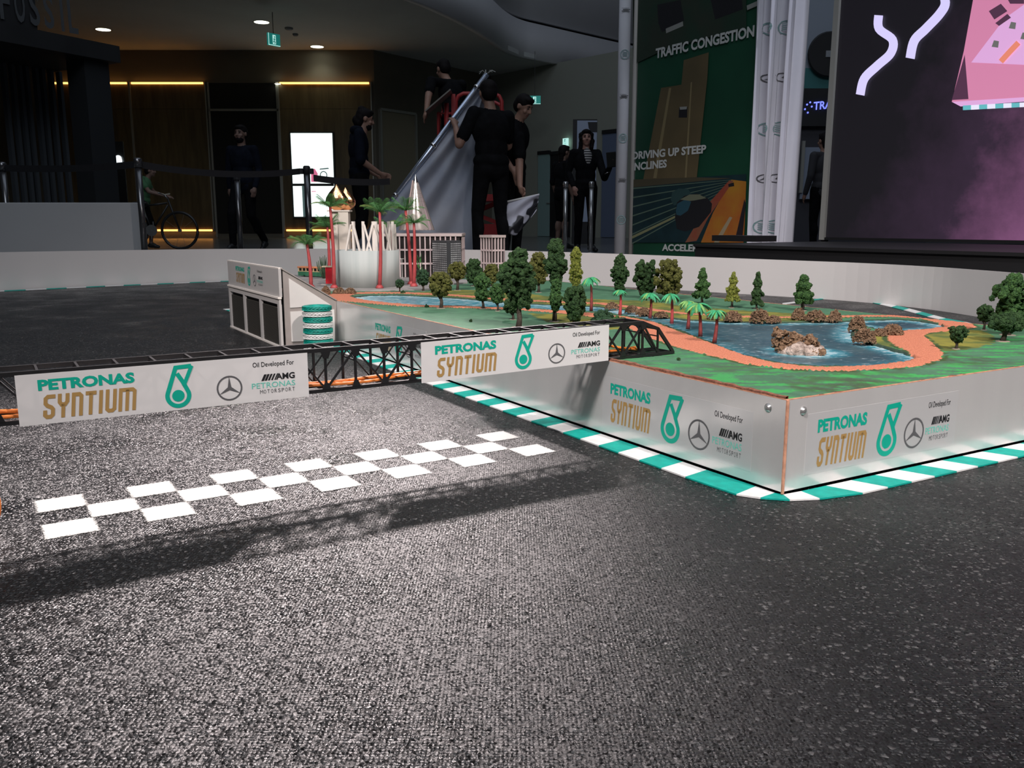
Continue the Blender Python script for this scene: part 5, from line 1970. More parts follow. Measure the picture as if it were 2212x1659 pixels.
# dark shop kiosk with canopy and letters
kd = Vector((.55, 1.0, 0)).normalized()
kC = V(258, 100, 14.0)
kz1, kz0 = kC.z, V(258, 136, 14.0).z
ko = empty('shop_kiosk', (kC.x - 2, 13, 0), 'dark shop front with slatted walls and a broad lettered canopy', 'shop')
kn = Vector((kd.y, -kd.x, 0))
kA = Vector((kC.x, kC.y, 0)) - kd * 6.2
kB = Vector((kC.x, kC.y, 0))
MB().hexa([kA + Vector((0, 0, kz0)), kB + Vector((0, 0, kz0)), kB - kn * 3 + Vector((0, 0, kz0)), kA - kn * 3 + Vector((0, 0, kz0)),
           kA + Vector((0, 0, kz1)), kB + Vector((0, 0, kz1)), kB - kn * 3 + Vector((0, 0, kz1)), kA - kn * 3 + Vector((0, 0, kz1))]).build('canopy', m_blackw, ko)
# sign board standing on the canopy
b1 = kB - kd * 1.15 - kn * .25
MB().hexa([kA - kn * .25 + Vector((0, 0, kz1)), b1 + Vector((0, 0, kz1)), b1 - kn * .3 + Vector((0, 0, kz1)), kA - kn * .55 + Vector((0, 0, kz1)),
           kA - kn * .25 + Vector((0, 0, kz1 + 1.0)), b1 + Vector((0, 0, kz1 + 1.0)), b1 - kn * .3 + Vector((0, 0, kz1 + 1.0)), kA - kn * .55 + Vector((0, 0, kz1 + 1.0))]).build('sign_board', m_blackw, ko)
m_let = mat('shop_letter', (0.075, 0.08, 0.085), 0.6)
s_end = PLN(180, 60, b1, kn)
s_beg = PLN(62, 25, b1, kn)
stp = (Vector((s_end.x - s_beg.x, s_end.y - s_beg.y, 0)).length) / 4.0
for i, ch in enumerate('FOSSIL'):
    o0 = Vector((s_beg.x, s_beg.y, 0)) + kd * stp * (i - 2) * 1.02 + (kd * stp * .25 if ch == 'L' else Vector()) * -1
    wl = stp * (.22 if ch == 'I' else .72)
    pr = Print(Vector((o0.x, o0.y, kz1 + .10)), kd, (0, 0, 1), .02)
    v_, f_ = text2d(ch, .02)
    mbl = pr.new().fit(v_, f_, 0 if ch != 'I' else stp * .2, wl if ch != 'I' else stp * .2 + wl, 0, .48).done('sign_letter', m_let, ko)
# posts, slats and back
m_post = mat('kiosk_post', (0.030, 0.032, 0.034), 0.25)
for px_, wpx in ((203, 62),):
    p = PLN(px_, 300, kB - kn * .35, kn)
    MB().box((p.x, p.y, kz0 / 2), (.42, .42, kz0), kd, kn).build('pillar', m_post, ko)
m_slat2 = mat('kiosk_slat', (0.075, 0.085, 0.095), 0.35)
for i, px_ in enumerate((22, 40, 56, 70, 90, 104, 122, 140)):
    p = PLN(px_, 300, kB - kn * 1.6, kn)
    MB().box((p.x, p.y, kz0 / 2), (.05, .10, kz0), kd, kn).build('slat', m_slat2, ko)
MB().hexa([kA - kn * 2.4, kB - kd * 1.6 - kn * 2.4, kB - kd * 1.6 - kn * 2.5, kA - kn * 2.5] + [q + Vector((0, 0, kz0)) for q in (kA - kn * 2.4, kB - kd * 1.6 - kn * 2.4, kB - kd * 1.6 - kn * 2.5, kA - kn * 2.5)]).build('back_wall', m_blackw, ko)
# small lit letters on a dark glass beyond
m_glow = mat('lit_letter', (1, 1, 1), .5, emit=(.85, .95, 1.0), estr=1.6)
ls = V(256, 345, 20)
le = empty('lit_sign', tuple(ls), 'small glowing white letter sign beyond the kiosk pillar', 'sign')
pr = Print(V(248, 353, 20), (1, 0, 0), (0, 0, 1), .0)
pr.new().text('e', 0, .17, 0, .18, bold=.04).done('glowing_letter', m_glow, le)
pr = Print(V(218, 351, 20), (1, 0, 0), (0, 0, 1), .0)
pr.new().text('i', 0, .05, 0, .20, bold=.02).done('glowing_letter', m_glow, le)
MB().box((V(235, 345, 20.05).x, 20.06, ls.z / 2 + .2), (.7, .04, ls.z + .4)).build('sign_pane', m_glass_d, le)

# white counter box near the barrier
m_cnt = mat('counter_white', (0.46, 0.46, 0.46), 0.5, var=0.02, vscale=2)
cc_ = V(272, 436, 7.2)
ct = empty('white_counter', (cc_.x - 1.2, 7.5, 0), 'plain white counter block standing behind the barrier', 'counter')
put(MB().box((cc_.x - 1.3, 7.5, cc_.z / 2), (2.6, .05, cc_.z)).build('counter_body', m_cnt, ct), .006)
MB().box((cc_.x - 1.3, 7.56, .04), (2.56, .07, .08)).build('counter_plinth', m_dark, ct)

# stanchions and belts
m_stan = mat('stanchion_steel', (0.16, 0.16, 0.165), 0.25, metal=0.85)
m_belt = mat('belt_black', (0.012, 0.012, 0.014), 0.6)
ST = [(4, 350, 7.75, 'belt post by the white counter'), (297, 341, 7.2, 'tall dark belt post beside the white counter'), (511, 372, 9.1, 'belt post in front of the walking figure'), (662, 358, 8.2, 'belt post with twin belt head before the lit display'),
      (1222, 392, 11.2, 'belt post in front of the woman, nearer the flag'), (1278, 392, 11.2, 'belt post in front of the woman with the tablet')]
sp = []
m_stan2 = mat('stanchion_bright', (0.5, 0.5, 0.5), 0.25, metal=0.8)
for i, (px_, py_, Y, lab) in enumerate(ST):
    p = V(px_, py_, Y)
    sp.append(p)
    e = empty('belt_post', (p.x, p.y, 0), lab, 'post', 'belt posts round the event')
    mm = m_stan2 if i > 3 else m_stan
    MB().tube([(p.x, p.y, .02), (p.x, p.y, p.z - .07)], .026 if i != 3 else .030, 16).build('pole', mm, e, True)
    MB().lathe([(.16, 0), (.16, .012), (.05, .03), (.028, .05)], (p.x, p.y, -.014), 24).build('foot', mm, e, True)
    MB().tube([(p.x, p.y, p.z - .075), (p.x, p.y, p.z - .01), (p.x, p.y, p.z)], [.033, .033, .022], 16).build('head', m_belt if i == 3 else mm, e, True)
    if i == 3:
        for s in (-1, 1):
            MB().box((p.x + s * .045, p.y, p.z - .05), (.03, .05, .05)).build('belt_clip', m_belt, e)


def belt(a, b_, w_, lab, sag=.02):
    mb = MB()
    n = 10
    for i in range(n + 1):
        t = i / n
        p = Vector(a).lerp(Vector(b_), t) - Vector((0, 0, sag * 4 * t * (1 - t)))
        mb.v += [(p.x, p.y, p.z - w_ / 2), (p.x, p.y, p.z + w_ / 2), (p.x, p.y + .003, p.z - w_ / 2), (p.x, p.y + .003, p.z + w_ / 2)]
    for i in range(n):
        q, r_ = 4 * i, 4 * i + 4
        mb.f += [(q, r_, r_ + 1, q + 1), (q + 2, q + 3, r_ + 3, r_ + 2), (q + 1, r_ + 1, r_ + 3, q + 3), (q, q + 2, r_ + 2, r_)]
    return tag(mb.build('barrier_belt', m_belt), lab, 'belt', 'black belts between the posts')


dz = Vector((0, 0, -.05))
belt(sp[0] + dz, sp[1] + dz + Vector((0, 0, -.0)), .055, 'black belt between the posts at the white counter')
belt(sp[1] + dz, sp[3] + dz + Vector((-.06, 0, 0)), .055, 'black belt in front of the bicycle and the walking figure', .05)
belt(sp[3] + dz + Vector((.06, 0, -.06)), V(842, 392, 8.6), .06, 'black belt running from the twin-head post to the flag', .02)

# ------------------------------------------------------------------ stage, banners and the big screen
TP = Vector((2.48, 6.90, 0))
TD = Vector((-.55, .84, 0)).normalized()      # away from us
TN = Vector((-TD.y, TD.x, 0))
if TN.dot(Vector((0, -1, 0))) < 0:
    TN = -TN


def on_t(px, py, off=0.0):
    return PLN(px, py, TP + TN * off, TN)


m_stage = mat('stage_black', (0.010, 0.010, 0.011), 0.5)
stg = empty('stage_deck', (2.6, 5.6, 0), 'low black stage deck below the big screen', 'stage')
sa, sb_ = Vector((1.24, 5.90, 0)), Vector((3.6, 2.35, 0))
sd_ = (sb_ - sa).normalized()
sn = Vector((-sd_.y, sd_.x, 0))
if sn.y < 0:
    sn = -sn
q = [sa, sb_, sb_ + sn * 2.6, sa + sn * 1.35]
MB().prism([p + Vector((0, 0, -.01)) for p in q], (0, 0, .255)).build('deck_skirt', m_stage, stg)
MB().prism([p + Vector((0, 0, .245)) - sn * .02 for p in q], (0, 0, .018)).build('deck_board', mat('stage_board', (.010, .010, .011), .5), stg)
bx_ = G(1611, 523, .268)
tag(MB().box((bx_.x + .05, bx_.y + .25, .268 + .022), (.42, .22, .042), sd_, sn).build('stage_box', m_stage), 'flat black box lying on the stage before the curtain', 'box')

# tall printed poster
m_pg, nt, b, out = nodes_of('poster_print')
tc = N(nt, 'ShaderNodeTexCoord')
nz = N(nt, 'ShaderNodeTexNoise', Scale=1.2, Detail=3.0)
nt.links.new(tc.outputs['Object'], nz.inputs['Vector'])
r = ramp(nt, [(0.3, (0.006, 0.045, 0.024)), (0.7, (0.010, 0.075, 0.038))], nz.outputs['Fac'])
nt.links.new(r.outputs[0], b.inputs['Base Color'])
b.inputs['Roughness'].default_value = .5
pa, pb = on_t(1367, 500), on_t(1616, 500)
pa2 = Vector((pa.x, pa.y, 0))
post = empty('event_poster', tuple(pa2), 'tall dark green printed poster with white capital lettering', 'poster')
wp = Vector((pb.x - pa.x, pb.y - pa.y, 0)).length
MB().box(Vector(((pa.x + pb.x) / 2, (pa.y + pb.y) / 2, 1.75)) - TN * .03, (wp, .04, 3.5), TD, TN).build('poster_sheet', m_pg, post)
MB().box(Vector((pb.x, pb.y, 1.75)) - TN * .02 - TD * .03, (.035, .05, 3.5), TD, TN).build('poster_frame', mat('frame_grey', (.45, .47, .48), .4), post)


def tpoly(pts, lay, name, m, parent=post):
    P = [on_t(x, y, lay * .4) for x, y in pts]
    mb = MB()
    n = len(P)
    mb.add(P, [tuple(range(n))])
    return mb.build(name, m, parent)


def pm(name, c, c2=None, sc=2.0):
    c = tuple(x * .72 for x in c)
    c2 = tuple(x * .72 for x in c2) if c2 else None
    return mat(name, c, .55, color2=c2, vscale=sc)


tpoly([(1367, -20), (1612, -40), (1612, 60), (1440, 105), (1367, 140)], .001, 'traffic_picture', pm('poster_asphalt', (.045, .05, .035), (.02, .06, .035)))
for pts_, c in (([(1420, 10), (1470, 0), (1478, 45), (1430, 70), (1422, 50)], 0), ([(1535, 0), (1600, -20), (1605, 20), (1545, 42)], 1)):
    tpoly(pts_, .002, 'car_picture', pm('poster_car', (.018, .018, .022)))
    x0, y0 = pts_[-2]
    tpoly([(x0 + 8, y0 - 8), (x0 + 45, y0 - 24), (x0 + 46, y0 - 14), (x0 + 9, y0 + 2)], .003, 'number_plate_picture', pm('poster_plate', (.40, .41, .38)))
tpoly([(1477, 130), (1531, 113), (1528, 168), (1505, 385), (1389, 390), (1428, 190), (1472, 183)], .002, 'road_picture', pm('poster_road', (.18, .135, .065), (.13, .10, .05)))
tpoly([(1445, 190), (1450, 190), (1418, 385), (1411, 385)], .003, 'road_line_picture', pm('poster_line', (.30, .24, .12)))
tpoly([(1492, 178), (1495, 177), (1483, 385), (1479, 385)], .003, 'road_line_picture', pm('poster_line', (.30, .24, .12)))
tpoly([(1467, 232), (1485, 231), (1484, 254), (1466, 254)], .004, 'car_picture', pm('poster_car', (.018, .018, .022)))
tpoly([(1468, 231), (1484, 230), (1483, 236), (1469, 237)], .005, 'car_roof_picture', pm('poster_plate', (.40, .41, .38)))
# speeding road picture
tpoly([(1365, 388), (1500, 383), (1612, 376), (1606, 524), (1362, 524)], .0035, 'speed_picture', pm('poster_teal', (.012, .045, .055), (.008, .03, .035), 5))
tpoly([(1365, 388), (1500, 383), (1580, 385), (1440, 398), (1364, 405)], .004, 'skyline_picture', pm('poster_sand', (.10, .085, .05)))
for k in range(7):
    y0 = 406 + k * 14
    tpoly([(1363, y0 + k * 6), (1363, y0 + 3 + k * 6), (1582, 389 + k * 3), (1582, 388 + k * 3)], .0045, 'light_streak', pm('poster_streak', (.13, .20, .15)))
tpoly([(1363, 511), (1363, 517), (1460, 470), (1458, 466)], .005, 'road_line_picture', pm('poster_line2', (.30, .31, .16)))
tpoly([(1580, 388), (1612, 392), (1608, 500), (1606, 524), (1514, 524), (1540, 460)], .005, 'glow_picture', pm('poster_orange', (.55, .14, .03), (.60, .30, .03), 3))
tpoly([(1575, 390), (1585, 390), (1530, 470), (1505, 520), (1480, 524), (1530, 440)], .0052, 'glow_picture', pm('poster_brown', (.30, .15, .08), (.40, .07, .04), 4))
tpoly([(1576, 468), (1582, 470), (1553, 524), (1542, 524)], .0058, 'road_line_picture', pm('poster_line3', (.50, .40, .25)))
tpoly([(1608, 430), (1611, 440), (1604, 510), (1589, 512)], .0058, 'pillar_picture', pm('poster_dark', (.03, .02, .025)))
tpoly([(1449, 432), (1452, 415), (1466, 407), (1486, 408), (1493, 418), (1470, 440), (1456, 444)], .006, 'car_picture', pm('poster_car2', (.035, .085, .085)))
tpoly([(1460, 455), (1462, 438), (1478, 423), (1505, 418), (1528, 428), (1538, 440), (1536, 458), (1510, 490), (1480, 500), (1462, 494), (1458, 470)], .0065, 'car_picture', pm('poster_car', (.018, .018, .022)))
tpoly([(1460, 455), (1463, 440), (1480, 431), (1493, 436), (1486, 455), (1470, 466), (1461, 464)], .0070, 'car_window_picture', pm('poster_car4', (.03, .10, .14)))
tpoly([(1469, 431), (1490, 420), (1510, 420), (1526, 428), (1500, 433), (1490, 434)], .0072, 'car_roof_picture', pm('poster_car5', (.22, .24, .16)))
tpoly([(1573, 398), (1585, 394), (1586, 402), (1574, 404)], .007, 'car_picture', pm('poster_car', (.018, .018, .022)))
m_wl = mat('poster_letter', (0.55, 0.57, 0.55), 0.5)


def ttext(s, p00, p10, hpx, bold=.038):
    """text along the poster between two baseline pixels, cap height in pixels at the first"""
    a, b_ = on_t(*p00, .0040), on_t(*p10, .0040)
    U_ = (b_ - a)
    L_ = U_.length
    top = on_t(p00[0], p00[1] - hpx, .0040)
    pr = Print(a, U_, (0, 0, 1), .0)
    pr.n = TN
    pr.new().text(s, 0, L_, 0, top.z - a.z, bold).done('white_lettering', m_wl, post)


ttext('TRAFFIC CONGESTION', (1416, 127), (1629, 79), 22)
ttext('DRIVING UP STEEP', (1366, 345), (1525, 331), 17)
ttext('INCLINES', (1366, 369), (1440, 362), 17)
ttext('ACCELERATING', (1430, 542), (1566, 545), 15)
# printed white fabric column beside the poster
m_fab = mat('fabric_white', (0.60, 0.60, 0.64), 0.8, var=0.04, vscale=3)
ca, cb = on_t(1340, 500), on_t(1362, 500)
fc = (ca + cb) / 2 + TN * .07
colm = empty('fabric_column', (fc.x, fc.y, 0), 'slim white fabric-wrapped column printed with little emblems', 'column')
colm['kind'] = 'thing'
MB().tube([(fc.x, fc.y, 0), (fc.x, fc.y, 3.6)], .058, 20).build('fabric_sleeve', m_fab, colm, True)
fp = on_t(1363, 500)
MB().tube([(fp.x, fp.y, 0), (fp.x, fp.y, 3.6)], .022, 12).build('side_pole', mat('pole_beige', (.42, .40, .37), .5), colm, True)
m_emb = mat('emblem_print', (0.20, 0.33, 0.33), 0.6)
m_emb2 = mat('emblem_print_brown', (0.30, 0.26, 0.20), 0.6)


def small_emblem(parent, c, u_, n_, r_, kind):
    pr = Print(c, u_, (0, 0, 1), 0)
    pr.n = Vector(n_)
    pr.eps = .004
    if kind == 0:
        pr.new().pts(*ring2d(0, 0, r_, r_ * .16, 20))
        for k in range(4):
            pr.pts([(-r_ * .6, r_ * (.45 - .3 * k)), (r_ * .6, r_ * (.45 - .3 * k)), (r_ * .6, r_ * (.58 - .3 * k)), (-r_ * .6, r_ * (.58 - .3 * k))], [(0, 1, 2, 3)])
        pr.done('laurel_emblem', m_emb, parent)
    elif kind == 1:
        pr.new().pts(*ring2d(0, 0, r_ * .6, r_ * .12, 18)).pts(*star2d(0, 0, r_ * .58)).done('star_emblem', GREYP, parent)
    else:
        pr.new().pts(*rects([(-r_, -r_ * .35, r_ * .8, -r_ * .12), (-r_ * .7, .0, r_, r_ * .22), (-r_, r_ * .4, r_ * .7, r_ * .48)])).done('team_emblem', GREYP, parent)


un = Vector((1, 0, 0))
for k, py_ in enumerate((25, 120, 210, 300, 390, 475)):
    q = V(1343, py_, fc.y)
    small_emblem(colm, Vector((fc.x, fc.y - .060, q.z)), un, (0, -1, 0), .042, 0 if k % 2 else 2)

# gathered curtain
cu0, cu1 = on_t(1631, 300), on_t(1724, 300)
cur = empty('stage_curtain', (cu0.x, cu0.y, 0), 'white gathered curtain printed with small emblems between poster and screen', 'curtain')
m_cur = mat('curtain_white', (0.70, 0.69, 0.76), 0.8, var=0.03, vscale=3)
L_ = Vector((cu1.x - cu0.x, cu1.y - cu0.y, 0)).length
ud = Vector((cu1.x - cu0.x, cu1.y - cu0.y, 0)).normalized()
nx_, nz_ = 90, 40


def curt(s, z):
    k = 1 - .06 * (z / 3.4) * 0
    narrow = .88 + .12 * min(1, max(0, z - .3) / 2.0)
    x = (s - .45) * L_ * narrow + .45 * L_
    y = .05 * math.sin(s * 17 + .25 * z) + .025 * math.sin(s * 34 + 1.0 + .5 * z) + .012 * math.sin(s * 61 - z)
    p = Vector((cu0.x, cu0.y, 0)) + ud * x + TN * (y + .02)
    return Vector((p.x, p.y, z))


mb = MB()
for j in range(nz_ + 1):
    for i in range(nx_ + 1):
        mb.v.append(tuple(curt(i / nx_, .10 + 3.3 * j / nz_)))
for j in range(nz_):
    for i in range(nx_):
        a = j * (nx_ + 1) + i
        mb.f.append((a, a + 1, a + nx_ + 2, a + nx_ + 1))
co = mb.build('curtain_cloth', m_cur, cur, True)
sl_ = co.modifiers.new('solid', 'SOLIDIFY')
sl_.thickness = .004


def cloth_print(kind, s, zz, r_):
    shapes = {0: [ring2d(0, 0, r_, r_ * .16, 20)] + [rects([(-r_ * .6, r_ * (.45 - .3 * k), r_ * .6, r_ * (.58 - .3 * k))]) for k in range(4)],
              1: [ring2d(0, 0, r_ * .6, r_ * .12, 18), star2d(0, 0, r_ * .58)],
              2: [rects([(-r_, -r_ * .35, r_ * .8, -r_ * .12), (-r_ * .7, .0, r_, r_ * .22), (-r_, r_ * .4, r_ * .7, r_ * .48)])]}[kind]
    mb = MB()
    for v_, f_ in shapes:
        pts_ = []
        for a, c in v_:
            p = curt(s + float(a) / L_, zz + float(c))
            p2 = curt(s + float(a) / L_ + .01, zz + float(c))
            n_ = (p2 - p).cross(Vector((0, 0, 1))).normalized()
            if n_.y > 0:
                n_ = -n_
            pts_.append(p + n_ * .006)
        mb.add(pts_, f_)
    mb.build(('laurel_emblem', 'star_emblem', 'team_emblem')[kind], (m_emb, GREYP, GREYP)[kind], cur)


for py_, kind in ((62, 0), (168, 1), (278, 0), (385, 1), (490, 0)):
    for s in (.26, .62):
        zz = on_t(1650 + s * 60, py_).z
        if kind == 0:
            cloth_print(0, s, zz, .055)
        else:
            cloth_print(1, s - .03, zz, .055)
            cloth_print(2, s + .13, zz, .045)

# big LED screen
scr = empty('led_screen', (TP.x, TP.y, .27), 'large glowing purple LED screen showing pale curved arrows and a map', 'screen')
se0, se1 = on_t(1781, 515), TP - TD * 2.3
se0 = Vector((se0.x, se0.y, 0))
Ls = (Vector((se1.x, se1.y, 0)) - se0).length
md_ = (Vector((se1.x, se1.y, 0)) - se0).normalized()
m_scr, nt, b, out = nodes_of('screen_glow')
tc = N(nt, 'ShaderNodeTexCoord')
sep = N(nt, 'ShaderNodeSeparateXYZ')
nt.links.new(tc.outputs['Object'], sep.inputs[0])
nz = N(nt, 'ShaderNodeTexNoise', Scale=2.2, Detail=6.0, Roughness=.65)
nt.links.new(tc.outputs['Object'], nz.inputs['Vector'])
fx_ = N(nt, 'ShaderNodeMath', operation='MULTIPLY_ADD')
nt.links.new(sep.outputs[0], fx_.inputs[0])
fx_.inputs[1].default_value = 0.80
fx_.inputs[2].default_value = -0.16
fz = N(nt, 'ShaderNodeMath', operation='MULTIPLY_ADD')
nt.links.new(sep.outputs[2], fz.inputs[0])
fz.inputs[1].default_value = -0.16
nt.links.new(fx_.outputs[0], fz.inputs[2])
fn = N(nt, 'ShaderNodeMath', operation='MULTIPLY_ADD')
nt.links.new(nz.outputs['Fac'], fn.inputs[0])
fn.inputs[1].default_value = 0.5
nt.links.new(fz.outputs[0], fn.inputs[2])
r = ramp(nt, [(0.20, (0.006, 0.005, 0.008)), (0.50, (0.030, 0.016, 0.034)), (0.80, (0.20, 0.075, 0.17))], fn.outputs[0])
b.inputs['Base Color'].default_value = (.01, .01, .01, 1)
nt.links.new(r.outputs[0], b.inputs['Emission Color'])
b.inputs['Emission Strength'].default_value = 1.0
MB().box(se0 + md_ * Ls / 2 - TN * .06 + Vector((0, 0, .29 + 1.6)), (Ls, .10, 3.2), md_, TN).build('screen_face', m_scr, scr)
MB().box(se0 - md_ * .02 - TN * .05 + Vector((0, 0, .27 + 1.625)), (.045, .13, 3.25), md_, TN).build('screen_frame', mat('screen_edge', (.30, .30, .28), .5), scr)
MB().box(se0 + md_ * Ls / 2 - TN * .05 + Vector((0, 0, .280)), (Ls, .11, .02), md_, TN).build('screen_frame', m_stage, scr)
m_arrow = mat('screen_arrow', (.5, .5, .6), .5, emit=(.56, .50, .82), estr=1.0)


def sstroke(pts, wpx, lay, name, m):
    # smooth the polyline then lay it on the screen
    P = [np.array(p, float) for p in pts]
    out_ = []
    for i in range(len(P) - 1):
        p0, p1, p2, p3 = P[max(i - 1, 0)], P[i], P[i + 1], P[min(i + 2, len(P) - 1)]
        for t in np.linspace(0, 1, 6, endpoint=False):
            out_.append(0.5 * ((2 * p1) + (-p0 + p2) * t + (2 * p0 - 5 * p1 + 4 * p2 - p3) * t * t + (-p0 + 3 * p1 - 3 * p2 + p3) * t ** 3))
    out_.append(P[-1])
    v_, f_ = stroke(out_, wpx)
    mb = MB()
    mb.add([on_t(a, c, lay) for a, c in v_], f_)
    return mb.build(name, m, scr)


sstroke([(1898, 33), (1899, 62), (1928, 86), (1924, 115), (1895, 142), (1867, 170), (1858, 205)], 19, .006, 'curved_arrow', m_arrow)
sstroke([(2030, -30), (2042, 5), (2030, 30), (2000, 62), (1975, 88), (1966, 126)], 20, .006, 'curved_arrow', m_arrow)
m_map = mat('screen_map', (.5, .2, .3), .5, emit=(.50, .17, .30), estr=1.0)
m_map2 = mat('screen_map_pale', (.5, .3, .5), .5, emit=(.58, .31, .56), estr=1.0)
m_map3 = mat('screen_map_dark', (.1, .03, .06), .5, emit=(.055, .025, .05), estr=1.0)
m_map4 = mat('screen_map_orange', (.6, .2, .1), .5, emit=(.62, .19, .13), estr=1.0)
m_map5 = mat('screen_map_teal', (.1, .4, .4), .5, emit=(.10, .36, .40), estr=1.0)
m_map6 = mat('screen_map_white', (.6, .6, .6), .5, emit=(.62, .62, .78), estr=1.0)
tpoly([(2109, -40), (2300, -60), (2300, 205), (2230, 212), (2056, 220), (2082, 110)], .006, 'map_field', m_map, scr)
tpoly([(2056, 216), (2084, 118), (2092, 214)], .008, 'map_shade', m_map3, scr)
tpoly([(2098, 135), (2170, 40), (2212, 10), (2300, 0), (2300, 165), (2212, 140)], .008, 'map_plaza', m_map2, scr)
tpoly([(2136, 24), (2162, 8), (2176, 24), (2148, 42)], .010, 'map_block', m_map3, scr)
tpoly([(2150, 50), (2176, 30), (2184, 38), (2158, 56)], .010, 'map_block', m_map3, scr)
tpoly([(2172, -10), (2212, -14), (2212, 8), (2182, 8)], .010, 'map_block', m_map3, scr)
sstroke([(2162, 133), (2180, 113), (2200, 92)], 12, .010, 'map_bar', m_map4)
for k, (x, y) in enumerate(((2150, 95), (2187, 55), (2212, 78))):
    tpoly([(x - 8, y + 6), (x - 3, y - 8), (x + 8, y - 6), (x + 6, y + 8)], .010, 'map_tree', mat('screen_map_olive', (.1, .1, .08), .5, emit=(.12, .12, .12), estr=1), scr)
tpoly([(2056, 220), (2230, 209), (2230, 218), (2075, 230)], .008, 'map_edge', m_map2, scr)
for k in range(9):
    x0 = 2080 + k * 17.5
    y0 = 231 - k * .9
    tpoly([(x0, y0 - 3), (x0 + 17.5, y0 - 4), (x0 + 17.5, y0 + 6), (x0, y0 + 7)], .009, 'map_kerb', m_map5 if k % 2 == 0 else m_map6, scr)

# shops glimpsed between curtain and screen
gx0, gx1 = V(1600, 300, 15.0).x, V(2020, 300, 15.0).x
wall_seg('wall_shops', (gx0, 15.0), (gx1, 15.0), -.02, V(1750, 150, 15).z, mat('wall_shop_dark', (.05, .05, .06), .6), 'dark shop frontage glimpsed beside the big screen')
wall_seg('trim_4', (gx0, 14.98), (gx1, 14.98), V(1750, 195, 14.98).z, V(1750, 147, 14.98).z, mat('band_teal', (.05, .20, .20), .6), 'teal band over the glimpsed shop')
wall_seg('trim_5', (gx0, 15.0), (gx1, 15.0), V(1750, 147, 15).z, 9.0, mat('wall_blue_grey', (.30, .34, .40), .7), 'blue-grey upper wall over the glimpsed shop')
sg = empty('blue_sign', tuple(V(1765, 228, 14.8)), 'small glowing blue letter sign beside the big screen', 'sign')
m_blue = mat('sign_blue', (.2, .2, 1), .5, emit=(.16, .20, 1.0), estr=1.6)
a_ = V(1757, 238, 14.84)
pr = Print(a_, (1, 0, 0.10), (0, 0, 1), 0)
pr.new().text('TRAVEL', 0, .55, 0, .13, bold=.02).done('glowing_lettering', m_blue, sg)
pr.new()
for dx, dz_ in ((-.11, .10), (-.06, .13), (-.14, .03), (-.09, -.03), (-.03, .06)):
    pr.pts(*disc2d(dx, dz_, .016, 10))
pr.done('glowing_dots', m_blue, sg)
MB().box(a_ + Vector((.15, .08, .05)), (1.3, .10, .6)).build('sign_board', m_blackw, sg)
rp = V(1790, 118, 14.93)
rd_ = empty('round_sign', tuple(rp), 'round black shop sign half hidden by the big screen', 'sign')
mbl = MB().lathe([(.001, 0), (.34, 0), (.36, .03), (.34, .06), (.001, .06)], seg=32)
mbl.v = [(rp.x + x, rp.y - z, rp.z + y) for x, y, z in mbl.v]
mbl.build('sign_disc', m_blackw, rd_)
mbl = MB().box(rp + Vector((0, -.07, 0)), (.14, .01, .10))
mbl.build('sign_mark', mat('sign_pale', (.3, .32, .34), .5), rd_)
wd1 = V(1745, 415, 14.5)
wd2 = V(1788, 300, 14.5)
pv = empty('window_2', (wd1.x, 14.9, 0), 'pale lit shop opening glimpsed under the blue sign', kind='structure')
MB().box(((wd1.x + wd2.x) / 2 + .25, 14.9, (wd1.z + wd2.z) / 2 - .1), (wd2.x - wd1.x + .5, .05, wd2.z - wd1.z)).build('pane', mat('pane_pale', (.26, .30, .38), .5), pv)
MB().box((wd1.x, 14.87, (wd1.z + wd2.z) / 2), (.05, .06, wd2.z - wd1.z)).build('mullion', m_alu, pv)

# ------------------------------------------------------------------ people
def ell(c, r_, rot=None, seg=14):
    vs, fs = ico(3)
    v_ = vs * np.array(r_)
    if rot is not None:
        v_ = v_ @ np.array(rot.to_matrix()).T
    return v_ + np.array(c), fs


def caps(p0, r0, p1, r1, seg=14):
    p0, p1 = np.array(p0, float), np.array(p1, float)
    d = p1 - p0
    L_ = np.linalg.norm(d)
    d = d / max(L_, 1e-9)
    a = np.cross(d, [0, 0, 1.0])
    if np.linalg.norm(a) < 1e-4:
        a = np.cross(d, [1.0, 0, 0])
    a /= np.linalg.norm(a)
    b_ = np.cross(d, a)
    rings = []
    for k in range(5):
        t = -math.pi / 2 + math.pi / 2 * k / 4
        rings.append((p0 + d * r0 * math.sin(t), max(r0 * math.cos(t), 1e-4)))
    for k in range(5):
        t = math.pi / 2 * k / 4
        rings.append((p1 + d * r1 * math.sin(t), max(r1 * math.cos(t), 1e-4)))
    vs, fs = [], []
    for c, rr in rings:
        for i in range(seg):
            t = 2 * math.pi * i / seg
            vs.append(c + (a * math.cos(t) + b_ * math.sin(t)) * rr)
    for k in range(len(rings) - 1):
        for i in range(seg):
            j = (i + 1) % seg
            fs.append((k * seg + i, k * seg + j, (k + 1) * seg + j, (k + 1) * seg + i))
    fs.append(tuple(range(seg - 1, -1, -1)))
    fs.append(tuple((len(rings) - 1) * seg + i for i in range(seg)))
    return np.array(vs), fs


def sdf(pr, P):
    if pr[0] == 'c':
        _, p0, r0, p1, r1, _t = pr
        p0, p1 = np.array(p0), np.array(p1)
        d = p1 - p0
        t = np.clip(((P - p0) @ d) / max(d @ d, 1e-9), 0, 1)
        return np.linalg.norm(P - p0 - t[:, None] * d, axis=1) - (r0 + (r1 - r0) * t)
    _, c, r_, rot, _t = pr
    Q = P - np.array(c)
    if rot is not None:
        Q = Q @ np.array(rot.to_matrix())
    q = np.linalg.norm(Q / np.array(r_), axis=1)
    return (q - 1) * min(r_)


